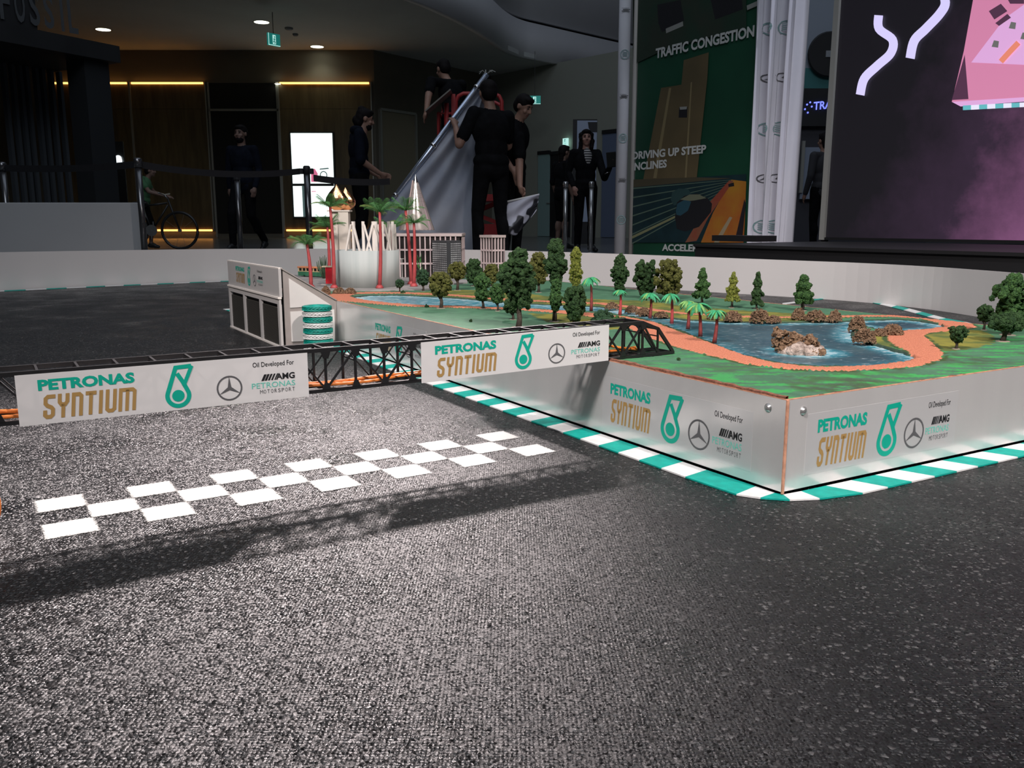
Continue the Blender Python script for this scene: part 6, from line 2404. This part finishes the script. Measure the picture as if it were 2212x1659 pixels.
def remeshed(name, prims, voxel, mats, parent, tags):
    vs, fs, b_ = [], [], 0
    for pr in prims:
        v_, f_ = caps(*pr[1:5]) if pr[0] == 'c' else ell(pr[1], pr[2], pr[3])
        vs.append(v_)
        fs += [tuple(int(i) + b_ for i in q) for q in f_]
        b_ += len(v_)
    me = bpy.data.meshes.new('tmp')
    me.from_pydata(np.concatenate(vs).tolist(), [], fs)
    o = bpy.data.objects.new('tmp', me)
    COL.objects.link(o)
    md = o.modifiers.new('r', 'REMESH')
    md.mode = 'VOXEL'
    md.voxel_size = voxel
    sm = o.modifiers.new('s', 'SMOOTH')
    sm.iterations = 3
    sm.factor = .5
    dg = bpy.context.evaluated_depsgraph_get()
    m2 = bpy.data.meshes.new_from_object(o.evaluated_get(dg))
    bpy.data.objects.remove(o)
    m2.name = name
    m2.materials.clear()
    for m in mats:
        m2.materials.append(m)
    n = len(m2.polygons)
    ctr = np.zeros(n * 3)
    m2.polygons.foreach_get('center', ctr)
    ctr = ctr.reshape(-1, 3)
    best = np.full(n, 1e9)
    idx_ = np.zeros(n, int)
    for pr in prims:
        t = pr[-1]
        bias = -.0005 if t in ('eye', 'lip', 'brow') else 0
        d = sdf(pr, ctr) + bias
        w_ = d < best
        best[w_] = d[w_]
        idx_[w_] = tags.index(t)
    m2.polygons.foreach_set('material_index', idx_.tolist())
    m2.polygons.foreach_set('use_smooth', [True] * n)
    ob = bpy.data.objects.new(name, m2)
    COL.objects.link(ob)
    if parent is not None:
        ob.parent = parent
        ROOT[ob.name] = ROOT[parent.name]
    return ob


m_skin = mat('skin', (0.34, 0.19, 0.135), 0.55, var=0.05, vscale=20)
m_eye = mat('eye_dark', (0.03, 0.02, 0.02), 0.25)
m_lip = mat('lips', (0.30, 0.10, 0.085), 0.5)
m_shirt_k = mat('cloth_black', (0.008, 0.008, 0.009), 0.9, spec=.08, var=0.2, vscale=15, bump=.4, bscale=40, bdist=.01)
m_trou_k = mat('trousers_black', (0.007, 0.007, 0.008), 0.9, spec=.08, var=0.2, vscale=15)
m_shoe = mat('shoe_black', (0.012, 0.012, 0.012), 0.5)
m_hair_k = mat('hair_dark', (0.008, 0.006, 0.006), 0.7, spec=.15, var=0.3, vscale=60, bump=.6, bscale=120, bdist=.004)
m_navy = mat('cloth_navy', (0.008, 0.010, 0.017), 0.9, spec=.08, var=0.2, vscale=15)
TAGS = ['skin', 'shirt', 'trouser', 'shoe', 'eye', 'lip', 'brow', 'inner']


def person(label, loc, yaw, h, J=None, shirt=None, trouser=None, skin=None, hair=None, inner=None, hairstyle='short', sleeve=.55, beard=False, bare_legs=False, voxel=.0095, bulk=1.0, headturn=0.0, nod=0.0, grip=None, skirt=False, mats=None):
    J = J or {}
    k = h / 1.75
    g = dict(pelvis=(0, 0, .96), chest=(0, .0, 1.28), neck=(0, -.005, 1.47), head=(0, .012, 1.625),
             rs=(.180, -.01, 1.415), ls=(-.180, -.01, 1.415), re=(.235, -.03, 1.13), le=(-.235, -.03, 1.13), rw=(.245, .05, .89), lw=(-.245, .05, .89),
             rh=(.092, 0, .92), lh=(-.092, 0, .92), rk=(.10, .02, .50), lk=(-.10, .02, .50), ra=(.105, -.02, .085), la=(-.105, -.02, .085),
             rfing=(.0, .03, -.08), lfing=(.0, .03, -.08), rfoot=(.03, .15, -.06), lfoot=(-.03, .15, -.06), rthumb=(-.02, .05, -.02), lthumb=(.02, .05, -.02))
    g.update(J)
    g = {q: np.array(v_, float) for q, v_ in g.items()}
    P = []
    E_ = lambda c, r_, t, rot=None: P.append(('e', tuple(c), tuple(r_), rot, t))
    C_ = lambda a, ra_, c, rc_, t: P.append(('c', tuple(a), ra_, tuple(c), rc_, t))
    up = g['neck'] - g['pelvis']
    up = up / np.linalg.norm(up)
    tq = Vector((0, 0, 1)).rotation_difference(Vector(up))
    E_(g['pelvis'] + up * -.02, (.168, .118, .125), 'trouser', tq)
    E_(g['pelvis'] * .55 + g['chest'] * .45, (.152 * bulk, .112 * bulk, .18), 'shirt', tq)
    E_(g['pelvis'] * .92 + g['chest'] * .08, (.168 * bulk, .126 * bulk, .10), 'shirt', tq)
    C_(g['pelvis'] + np.array((-.06, 0, -.05)), .108 * bulk, g['pelvis'] + np.array((.06, 0, -.05)), .108 * bulk, 'shirt')
    E_(g['chest'], (.180 * bulk, .120 * bulk, .20), 'shirt', tq)
    for s in 'rl':
        C_(g['neck'] - up * .05, .055, g[s + 's'], .060, 'shirt')
        sh, el, wr = g[s + 's'], g[s + 'e'], g[s + 'w']
        C_(sh, .054, el, .043, 'skin' if sleeve < 1.05 else 'shirt')
        C_(el, .043, wr, .029, 'skin' if sleeve < 1.8 else 'shirt')
        if sleeve < 1.05:
            C_(sh, .069, sh + (el - sh) * sleeve, .064, 'shirt')
        else:
            C_(sh, .064, el, .052, 'shirt')
            C_(el, .052, el + (wr - el) * min(1, sleeve - 1), .039, 'shirt')
        # hand: palm, four fingers of two joints, a thumb off the side of the palm
        f_ = g[s + 'fing']
        fl = np.linalg.norm(f_)
        f_ = f_ / fl
        fa = (wr - el) / np.linalg.norm(wr - el)
        th = g[s + 'thumb']
        th = th - f_ * (th @ f_)
        th = th / max(np.linalg.norm(th), 1e-6)
        nrm_ = np.cross(f_, th)
        pc = wr + fa * .035 + f_ * .015
        C_(wr, .026, pc + f_ * .03, .029, 'skin')
        C_(pc + th * .016, .020, pc + f_ * .04 + th * .024, .017, 'skin')
        C_(pc - th * .016, .020, pc + f_ * .04 - th * .022, .016, 'skin')
        curl = .9 if grip and s in grip else .35
        sgn = 1 if s == 'r' else -1
        for q, (o_, ln) in enumerate(((.030, .066), (.010, .074), (-.011, .070), (-.031, .054))):
            a0 = pc + f_ * .048 + th * o_
            m1 = a0 + (f_ * math.cos(curl * .5) - nrm_ * sgn * math.sin(curl * .5)) * ln * .52
            m2_ = m1 + (f_ * math.cos(curl * 1.6) - nrm_ * sgn * math.sin(curl * 1.6)) * ln * .48
            C_(a0, .0098, m1, .0090, 'skin')
            C_(m1, .0090, m2_, .0078, 'skin')
        C_(pc + th * .024, .0125, pc + th * .055 + f_ * .026, .0105, 'skin')
        C_(pc + th * .055 + f_ * .026, .0105, pc + th * .052 + f_ * .056 - nrm_ * sgn * .01, .0088, 'skin')
        # leg
        lt = 'skin' if bare_legs else 'trouser'
        C_(g[s + 'h'], .094, g[s + 'k'], .064, 'trouser')
        C_(g[s + 'k'], .062 if not bare_legs else .052, g[s + 'a'] + np.array((0, 0, .02)), .050 if not bare_legs else .036, lt)
        if not bare_legs:
            E_(g[s + 'k'] * .62 + g[s + 'a'] * .38 + np.array((0, -.018, 0)), (.058, .064, .12), lt)
        else:
            E_(g[s + 'k'] * .70 + g[s + 'a'] * .30 + np.array((0, -.02, 0)), (.046, .052, .11), lt)
        toe = g[s + 'a'] + g[s + 'foot']
        C_(g[s + 'a'] + np.array((0, -.03, -.035)), .042, toe, .033, 'shoe')
        C_(g[s + 'a'] + np.array((0, 0, -.01)), .044, g[s + 'a'] * .5 + toe * .5, .040, 'shoe')
    if inner:
        E_(g['chest'] + np.array((0, .062, .055)), (.070, .068, .15), 'inner', tq)
    hc = g['head']
    C_(g['neck'] - up * .03, .060, hc - np.array((0, .015, .05)), .052, 'skin')
    hq = Matrix.Rotation(headturn, 3, 'Z') @ Matrix.Rotation(nod, 3, 'X')
    hqq = hq.to_quaternion()
    hp = lambda x, y, z: hc + np.array(hq @ Vector((x, y, z)))
    E_(hp(0, -.012, .025), (.077, .094, .090), 'skin', hqq)
    E_(hp(0, .020, -.040), (.058, .068, .072), 'skin', hqq)
    E_(hp(0, .050, -.085), (.032, .030, .025), 'skin', hqq)
    C_(hp(0, .086, .018), .009, hp(0, .104, -.022), .013, 'skin')
    C_(hp(-.011, .092, -.026), .008, hp(.011, .092, -.026), .008, 'skin')
    for s in (-1, 1):
        E_(hp(s * .080, -.010, -.002), (.011, .020, .032), 'skin', hqq)
        E_(hp(s * .031, .077, .012), (.0105, .0075, .0060), 'eye', hqq)
        C_(hp(s * .018, .084, .036), .0045, hp(s * .046, .072, .035), .004, 'brow')
        E_(hp(s * .040, .062, -.025), (.024, .020, .020), 'skin', hqq)
    C_(hp(-.020, .079, -.056), .0070, hp(.020, .079, -.056), .0070, 'lip')
    if beard:
        E_(hp(0, .040, -.078), (.056, .056, .044), 'brow', hqq)
    P2 = []
    for pr in P:
        P2.append(tuple(pr))
    e = empty('person', tuple(loc), label, 'person')
    ob = remeshed('body', P2, voxel, [skin or m_skin, shirt or m_shirt_k, trouser or m_trou_k, m_shoe, m_eye, m_lip, hair or m_hair_k, inner or m_shirt_k], e, TAGS)
    kids = [ob]
    H_ = []
    A_ = lambda c, r_: H_.append(('e', tuple(c), tuple(r_), hqq, 'skin'))
    A_(hp(0, -.022, .045), (.086, .098, .088))
    A_(hp(0, -.055, .005), (.080, .068, .085))
    A_(hp(0, .025, .088), (.066, .062, .034))
    if hairstyle in ('bun', 'hood'):
        A_(hp(0, -.06, .10), (.05, .05, .045))
        A_(hp(0, -.11, -.03), (.045, .04, .05))
        A_(hp(0, -.07, -.05), (.072, .06, .07))
    if hairstyle == 'curly':
        rr = random.Random(8)
        for s in (-1, 1):
            for q in range(9):
                A_(hp(s * (.070 + .022 * rr.random()), -.03 + .035 * rr.random(), .05 - .030 * q), (.034, .040, .034))
        for q in range(8):
            A_(hp(rr.uniform(-.06, .06), -.085, .03 - .032 * q), (.045, .035, .040))
    if hairstyle == 'long':
        for q in range(8):
            A_(hp(0, -.075, .03 - .04 * q), (.075 - .004 * q, .04, .045))
    kids.append(remeshed('hair', H_, .009, [hair or m_hair_k], e, ['skin']))
    if hairstyle == 'hood':
        H_ = []
        for q in range(9):
            a = math.pi * (.0 + q / 8)
            c = g['neck'] + np.array((.105 * math.cos(a), -.045 - .055 * math.sin(a), .005 + .012 * math.sin(a)))
            H_.append(('e', tuple(c), (.045, .045, .05), None, 'skin'))
        kids.append(remeshed('hood', H_, .010, [shirt or m_shirt_k], e, ['skin']))
    for q in kids:
        q.scale = (k, k, k)
    e.rotation_euler = (0, 0, yaw)
    return e, g, k


def local_to_world(e, k, yaw, p):
    return Vector(e.location) + Matrix.Rotation(yaw, 3, 'Z') @ (Vector(p) * k)


def to_local(loc, yaw, k, w_):
    return tuple((Matrix.Rotation(-yaw, 3, 'Z') @ (Vector(w_) - Vector(loc))) / k)


# man with the flag, back to us, arm up on the pole
PY = 9.2
loc1 = Vector((V(1062, 500, 8.95).x, 8.95, 0))
yaw1 = math.radians(28)
k1 = 1.80 / 1.75
L1 = lambda px_, py_, Y: to_local(loc1, yaw1, k1, V(px_, py_, Y))
J1 = dict(ls=(-.185, .0, 1.43), le=L1(992, 312, 8.80), lw=L1(985, 277, 8.93), lfing=(-.02, .05, .10), lthumb=(.06, .02, .0),
          rs=(.185, .0, 1.41), re=(.25, .12, 1.15), rw=(.15, .32, 1.08), rfing=(-.03, .09, .02), head=(-.01, .05, 1.625), neck=(0, .01, 1.47),
          ra=(.12, -.05, .085), la=(-.14, .03, .085), lk=(-.13, .05, .5), rk=(.11, .02, .5))
person('man in black seen from behind holding up the tall flag pole', tuple(loc1), yaw1, 1.80, J1, sleeve=.72, bulk=1.13, grip='lr', headturn=math.radians(-10))
# second man, looking down at the small flag
loc2 = Vector((V(1106, 500, 9.55).x, 9.55, 0))
yaw2 = math.radians(-125)
k2 = 1.78 / 1.75
L2 = lambda px_, py_, Y: to_local(loc2, yaw2, k2, V(px_, py_, Y))
J2 = dict(neck=(0, .07, 1.45), head=(0, .15, 1.575), chest=(0, .04, 1.27), re=(.22, .0, 1.12),
          ls=L2(1120, 298, 9.42), le=L2(1122, 352, 9.32), lw=L2(1123, 402, 9.16), lfing=(.0, .06, -.06), lthumb=(.02, .05, .02), rw=(.2, .16, .92))
person('man in black T-shirt looking down and holding a folded small flag', tuple(loc2), yaw2, 1.78, J2, sleeve=.72, bulk=1.08, nod=math.radians(-28), grip='l')
# man up on the lift
loc3 = Vector((V(984, 500, 11.3).x, 11.3, .78))
yaw3 = math.radians(38)
k3 = 1.72 / 1.75
L3 = lambda px_, py_, Y: to_local(loc3, yaw3, k3, V(px_, py_, Y))
J3 = dict(neck=(-.02, .12, 1.42), head=(-.03, .20, 1.555), chest=(0, .07, 1.24), ls=L3(932, 176, 11.1), le=L3(925, 210, 10.95), lw=L3(921, 240, 10.85), lfing=(0, .05, -.07), rs=(.17, .07, 1.37), re=(.22, .2, 1.12), rw=(.12, .36, 1.02), rfing=(0, .07, -.05))
person('man in black leaning over the rail of the red lift basket', tuple(loc3), yaw3, 1.72, J3, sleeve=.6, nod=math.radians(-14))
# bearded man with hood, facing the flag
loc4 = Vector((V(780, 500, 10.6).x, 10.6, 0))
yaw4 = math.radians(-72)
J4 = dict(neck=(0, .05, 1.46), head=(0, .09, 1.60), le=(-.24, -.0, 1.12), lw=(-.16, .22, .98), re=(.25, -.02, 1.12), rw=(.20, .20, .98), rfing=(-.03, .08, -.02), lfing=(.03, .08, -.02))
person('bearded man in dark hooded top standing before the lit display wall', tuple(loc4), yaw4, 1.76, J4, shirt=m_navy, sleeve=1.0, beard=True, hairstyle='hood', nod=math.radians(-12))
# walking figure in the dark
loc5 = Vector((V(532, 500, 12.6).x, 12.6, 0))
yaw5 = math.radians(180 - 12)
J5 = dict(rk=(.09, .22, .52), ra=(.10, .20, .09), lk=(-.10, .02, .50), la=(-.10, -.34, .13), lw=(-.25, .14, .90), rw=(.25, -.06, .90), rfoot=(.03, .15, -.06), lfoot=(-.02, .13, -.10))
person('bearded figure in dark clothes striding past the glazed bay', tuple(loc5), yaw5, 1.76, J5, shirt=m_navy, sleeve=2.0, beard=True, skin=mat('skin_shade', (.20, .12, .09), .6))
# woman with the tablet
loc6 = Vector((V(1263, 500, 12.4).x, 12.4, 0))
yaw6 = math.radians(180 + 14)
k6 = 1.68 / 1.75
L6 = lambda px_, py_, Y: to_local(loc6, yaw6, k6, V(px_, py_, Y))
m_str, nt, b, out = nodes_of('striped_top')
tc = N(nt, 'ShaderNodeTexCoord')
wv = N(nt, 'ShaderNodeTexWave', Scale=9.0, bands_direction='Z')
nt.links.new(tc.outputs['Object'], wv.inputs['Vector'])
r = ramp(nt, [(0.48, (.02, .02, .025)), (0.52, (.5, .48, .46))], wv.outputs['Fac'])
nt.links.new(r.outputs[0], b.inputs['Base Color'])
b.inputs['Roughness'].default_value = .8
J6 = dict(le=L6(1306, 384, 12.2), lw=L6(1317, 362, 11.95), lfing=(-.02, .02, .10), lthumb=(.06, .03, .02), re=(.25, -.05, 1.14), rw=(.22, .12, .95))
person('smiling woman with dark curly hair in black cardigan and striped top', tuple(loc6), yaw6, 1.68, J6, inner=m_str, sleeve=2.0, hairstyle='curly', headturn=math.radians(-14), skin=mat('skin_warm', (.40, .22, .17), .55), grip='l')
tab = V(1321, 345, 11.86)
tb_ = empty('tablet', tuple(tab), 'black tablet held up by the curly-haired woman', 'tablet')
put(MB().box(tab, (.145, .014, .20), Vector((.9, .35, .12)).normalized(), Vector((-.36, .93, 0)).normalized(), Vector((-.11, -.04, .99)).normalized()).build('tablet_body', m_dark, tb_), .006)
MB().box(tab + Vector((.004, -.009, .0)), (.13, .003, .18), Vector((.9, .35, .12)).normalized(), Vector((-.36, .93, 0)).normalized(), Vector((-.11, -.04, .99)).normalized()).build('tablet_screen', m_glass_d, tb_)
br_ = V(1312, 373, 12.0)
mbl = MB()
mbl.tube([br_ + Vector((.035 * math.cos(a), .03 * math.sin(a), .015 * math.cos(a))) for a in np.linspace(0, 2 * math.pi, 20)], .005, 6)
tag(mbl.build('bracelet', m_chrome, None, True), 'shiny bracelet on the raised wrist of the curly-haired woman', 'bracelet')
# woman half hidden beside her
loc7 = Vector((V(1213, 500, 14.0).x, 14.0, 0))
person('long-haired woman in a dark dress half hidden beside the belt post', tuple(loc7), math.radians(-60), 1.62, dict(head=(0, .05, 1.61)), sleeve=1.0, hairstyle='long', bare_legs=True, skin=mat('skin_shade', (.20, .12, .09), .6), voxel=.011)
# child with the bicycle
loc8 = Vector((V(316, 500, 14.2).x, 14.2, 0))
person('child in a green shirt pushing a bicycle behind the belt', tuple(loc8), math.radians(-80), 1.36, dict(neck=(0, .10, 1.43), head=(0, .17, 1.57), chest=(0, .05, 1.26), re=(.22, .16, 1.15), rw=(.20, .40, 1.08), le=(-.22, .16, 1.15), lw=(-.20, .40, 1.08), rfing=(0, .08, -.02), lfing=(0, .08, -.02), rk=(.09, .14, .51), ra=(.1, .10, .09), la=(-.1, -.20, .10)),
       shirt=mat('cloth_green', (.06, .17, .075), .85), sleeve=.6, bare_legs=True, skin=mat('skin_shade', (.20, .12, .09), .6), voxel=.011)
# person behind the stage gap
loc9 = Vector((V(1769, 500, 11.5).x, 11.5, 0))
person('person with tied dark hair and grey top glimpsed beside the screen', tuple(loc9), math.radians(20), 1.55, {}, shirt=mat('cloth_grey', (.035, .035, .04), .85), hairstyle='bun', sleeve=2.0, voxel=.011)

# bicycle
BY = 14.0
m_bike = mat('bike_black', (.015, .015, .016), .4)
m_bikes = mat('bike_silver', (.35, .35, .34), .3, metal=.7)
w1, w2 = V(341, 490, BY), V(388, 491, BY)
rw_ = .285
bk = empty('bicycle', ((w1.x + w2.x) / 2, BY, 0), 'dark bicycle pushed by the child in the green shirt', 'bicycle')
w1 = Vector((w2.x - .80, BY, rw_))
w2 = Vector((w2.x, BY, rw_))
for c in (w1, w2):
    mbl = MB().tube([c + Vector((rw_ * math.cos(a), 0, rw_ * math.sin(a))) for a in np.linspace(0, 2 * math.pi, 33)], .022, 8)
    wh = mbl.build('wheel', m_bike, bk, True)
    MB().tube([c - Vector((0, .04, 0)), c + Vector((0, .04, 0))], .02, 10).build('hub', m_bikes, wh)
    for k in range(10):
        a = k * math.pi / 5
        MB().tube([c, c + Vector((rw_ * math.cos(a), 0, rw_ * math.sin(a)))], .0022, 4).build('spoke', m_bikes, wh)
seat = w1 + Vector((.22, 0, .38))
head = w2 + Vector((-.16, 0, .40))
bb = w1 + Vector((.36, 0, .0))
for a, c in ((bb, seat), (bb, head), (seat, head + Vector((-.01, 0, .03))), (bb, w1), (seat - Vector((0, 0, .04)), w1), (head + Vector((0, 0, .10)), w2)):
    MB().tube([a, c], .016, 8).build('frame_tube', m_bike, bk, True)
MB().tube([head + Vector((0, 0, .1)), head + Vector((-.05, 0, .16)), head + Vector((-.05, .22, .18))], .012, 8).build('handlebar', m_bikes, bk, True)
MB().tube([head + Vector((-.05, 0, .16)), head + Vector((-.05, -.22, .18))], .012, 8).build('handlebar', m_bikes, bk, True)
put(MB().box(seat + Vector((-.02, 0, .05)), (.22, .10, .04)).build('saddle', m_bike, bk), .015)
MB().tube([bb + Vector((0, -.05, -.14)), bb + Vector((0, -.05, 0)), bb + Vector((0, .05, 0)), bb + Vector((0, .05, .14))], .010, 6).build('crank', m_bikes, bk)
mbl = MB().lathe([(.002, -.005), (.09, -.005), (.09, .005), (.002, .005)], seg=20)
mbl.v = [(bb.x + x, bb.y - .03 + z, bb.z + y) for x, y, z in mbl.v]
mbl.build('chain_ring', m_bikes, bk)

# red lift basket
m_lift = mat('lift_red', (0.42, 0.035, 0.035), 0.45, var=.1, vscale=6)
LYf, LYb = 10.9, 11.7
lx0, lx1 = V(948, 300, LYf).x, V(1084, 300, LYf).x
zt_, zb_ = V(1000, 202, LYf).z, .76
lift = empty('scissor_lift', ((lx0 + lx1) / 2, 11.3, 0), 'red scissor lift with a railed basket behind the flag', 'lift')
MB().box(((lx0 + lx1) / 2, 11.3, zb_ - .05), (lx1 - lx0 + .1, LYb - LYf + .1, .08)).build('basket_floor', m_lift, lift)
MB().box(((lx0 + lx1) / 2, 11.3, .22), (lx1 - lx0 + .05, .72, .34)).build('chassis', m_lift, lift)
for s in (-1, 1):
    for y in (11.0, 11.6):
        for x in (lx0 + .08, lx1 - .08):
            if s > 0:
                MB().tube([(x, y - .05, .13), (x, y + .05, .13)], .13, 16).build('wheel', m_dark, lift, True)
    MB().beam((lx0 + .05, 11.3 + s * .2, .40), (lx1 - .05, 11.3 + s * .2, zb_ - .10), .06, .05).build('scissor_arm', m_lift, lift)
    MB().beam((lx1 - .05, 11.3 + s * .16, .40), (lx0 + .05, 11.3 + s * .16, zb_ - .10), .06, .05).build('scissor_arm', m_lift, lift)
for y in (LYf, LYb):
    # rounded hoop rails
    xm = V(986, 300, LYf).x if y == LYf else lx0
    zl = V(950, 245, LYf).z
    MB().tube([(xm, y, zb_), (xm, y, zt_ - .09), (xm + .03, y, zt_ - .03), (xm + .09, y, zt_), (lx1 - .09, y, zt_), (lx1 - .03, y, zt_ - .03), (lx1, y, zt_ - .09), (lx1, y, zb_)], .024, 10).build('rail_hoop', m_lift, lift, True)
    MB().tube([(xm, y, (zb_ + zt_) / 2), (lx1, y, (zb_ + zt_) / 2)], .02, 10).build('mid_rail', m_lift, lift, True)
    MB().tube([(lx0, y, zb_), (lx0, y, zl), (xm, y, zl if y == LYf else zt_)], .022, 10).build('rail_post', m_lift, lift, True)
    MB().tube([(lx0 + (xm - lx0) * .45, y, zb_), (lx0 + (xm - lx0) * .45, y, zl + .12)], .03, 10).build('rail_post', m_lift, lift, True)
for x, z in ((lx0, zl), (lx1, zt_ - .09)):
    MB().tube([(x, LYf, z), (x, LYb, z)], .02, 10).build('side_rail', m_lift, lift, True)
MB().box((V(980, 250, LYf).x, LYf - .02, zt_ - .16), (.05, .03, .30)).build('control_panel', m_lift, lift)
# board leaning on the basket rail
ba, bb_ = V(921, 243, 10.75), V(975, 197, 10.75)
tag(MB().beam(ba, bb_, .30, .016).build('board', mat('board_grey', (.22, .20, .17), .5)), 'thin board propped on the rail of the red lift basket', 'board')

# flag pole and its big sheet
pt_, pb_ = V(1052, 160, 9.10), V(752, 560, 8.95)
pb_.z = max(pb_.z, .03)
fl = empty('tall_flag', tuple(pb_), 'tall grey-blue flag on a slanted metal pole held by the man', 'flag')
m_pole = mat('pole_steel', (0.50, 0.56, 0.68), 0.22, metal=0.8)
MB().tube([pb_, pt_], .028, 18).build('flag_pole', m_pole, fl, True)
for t in (.35, .62, .93):
    c = pb_.lerp(pt_, t)
    d = (pt_ - pb_).normalized()
    MB().tube([c - d * .015, c + d * .015], .034, 14).build('pole_ring', m_chrome, fl, True)
for k in range(7):
    a = k * .9
    MB().tube([pt_, pt_ + Vector((.05 * math.cos(a), .03 * math.sin(a), .035)), pt_ + Vector((.085 * math.cos(a), .05 * math.sin(a), .02 + .03 * math.sin(k)))], .004, 5).build('pole_tip_tie', m_alu, fl)
m_flag = mat('flag_cloth', (0.46, 0.50, 0.60), 0.75, color2=(0.66, 0.68, 0.75), vscale=2.2, transl=.15)
mb = MB()
nn = 48
br2 = V(1034, 560, 9.30)
bl2 = V(772, 548, 9.04)
for i in range(nn + 1):
    s = i / nn                       # along the pole, 0 bottom
    p = pb_.lerp(pt_, .02 + .97 * s)
    # the free edge: hangs from the pole top to the floor
    free_top = V(1052, 190, 9.10)
    fe = br2.lerp(V(1049, 215, 9.22), s)
    for j in range(nn + 1):
        t = j / nn
        q = p.lerp(fe, t)
        f_ = math.sin(t * 9.0 + s * 5 + .6) * .11 * (.3 + .7 * t) * (1 - .6 * s) + math.sin(t * 21 - s * 9) * .035 * (1 - .4 * s) + math.sin((t + s) * 11) * .018
        mb.v.append((q.x + .01 * math.sin(9 * t), q.y + f_ * (1 if t > .02 else 0), q.z))
for i in range(nn):
    for j in range(nn):
        a = i * (nn + 1) + j
        mb.f.append((a, a + 1, a + nn + 2, a + nn + 1))
fo2 = mb.build('flag_cloth', m_flag, fl, True)
fo2.modifiers.new('solid', 'SOLIDIFY').thickness = .003

# small folded flag
r0_, r1_ = V(1071, 441, 9.06), V(1165, 420, 9.00)
sf = empty('small_flag', tuple(r0_), 'small folded white and black flag held by its rod', 'flag')
MB().tube([r0_, r1_], .009, 10).build('flag_rod', m_lw, sf, True)
m_sf, nt, b, out = nodes_of('small_flag_cloth')
tc = N(nt, 'ShaderNodeTexCoord')
vo = N(nt, 'ShaderNodeTexNoise', Scale=5.5, Detail=1.0)
nt.links.new(tc.outputs['Object'], vo.inputs['Vector'])
r = ramp(nt, [(0.47, (.02, .02, .025)), (0.50, (.60, .60, .68))], vo.outputs['Fac'])
nt.links.new(r.outputs[0], b.inputs['Base Color'])
mb = MB()
n1_, n2_ = 28, 24
for i in range(n1_ + 1):
    s = i / n1_
    p = r0_.lerp(r1_, s)
    dep = .36 * (1 - .55 * max(0, s - .45) / .55) * (.75 + .25 * math.sin(min(1, s * 2) * math.pi / 2))
    for j in range(n2_ + 1):
        t = j / n2_
        mb.v.append((p.x + .05 * t * (1 - 1.6 * s), p.y + .05 * math.sin(s * 9 + t * 3) * t + .02 * math.sin(t * 12 + s * 5), p.z - dep * t))
for i in range(n1_):
    for j in range(n2_):
        a = i * (n2_ + 1) + j
        mb.f.append((a, a + 1, a + n2_ + 2, a + n2_ + 1))
q = mb.build('flag_cloth', m_sf, sf, True)
q.modifiers.new('solid', 'SOLIDIFY').thickness = .003
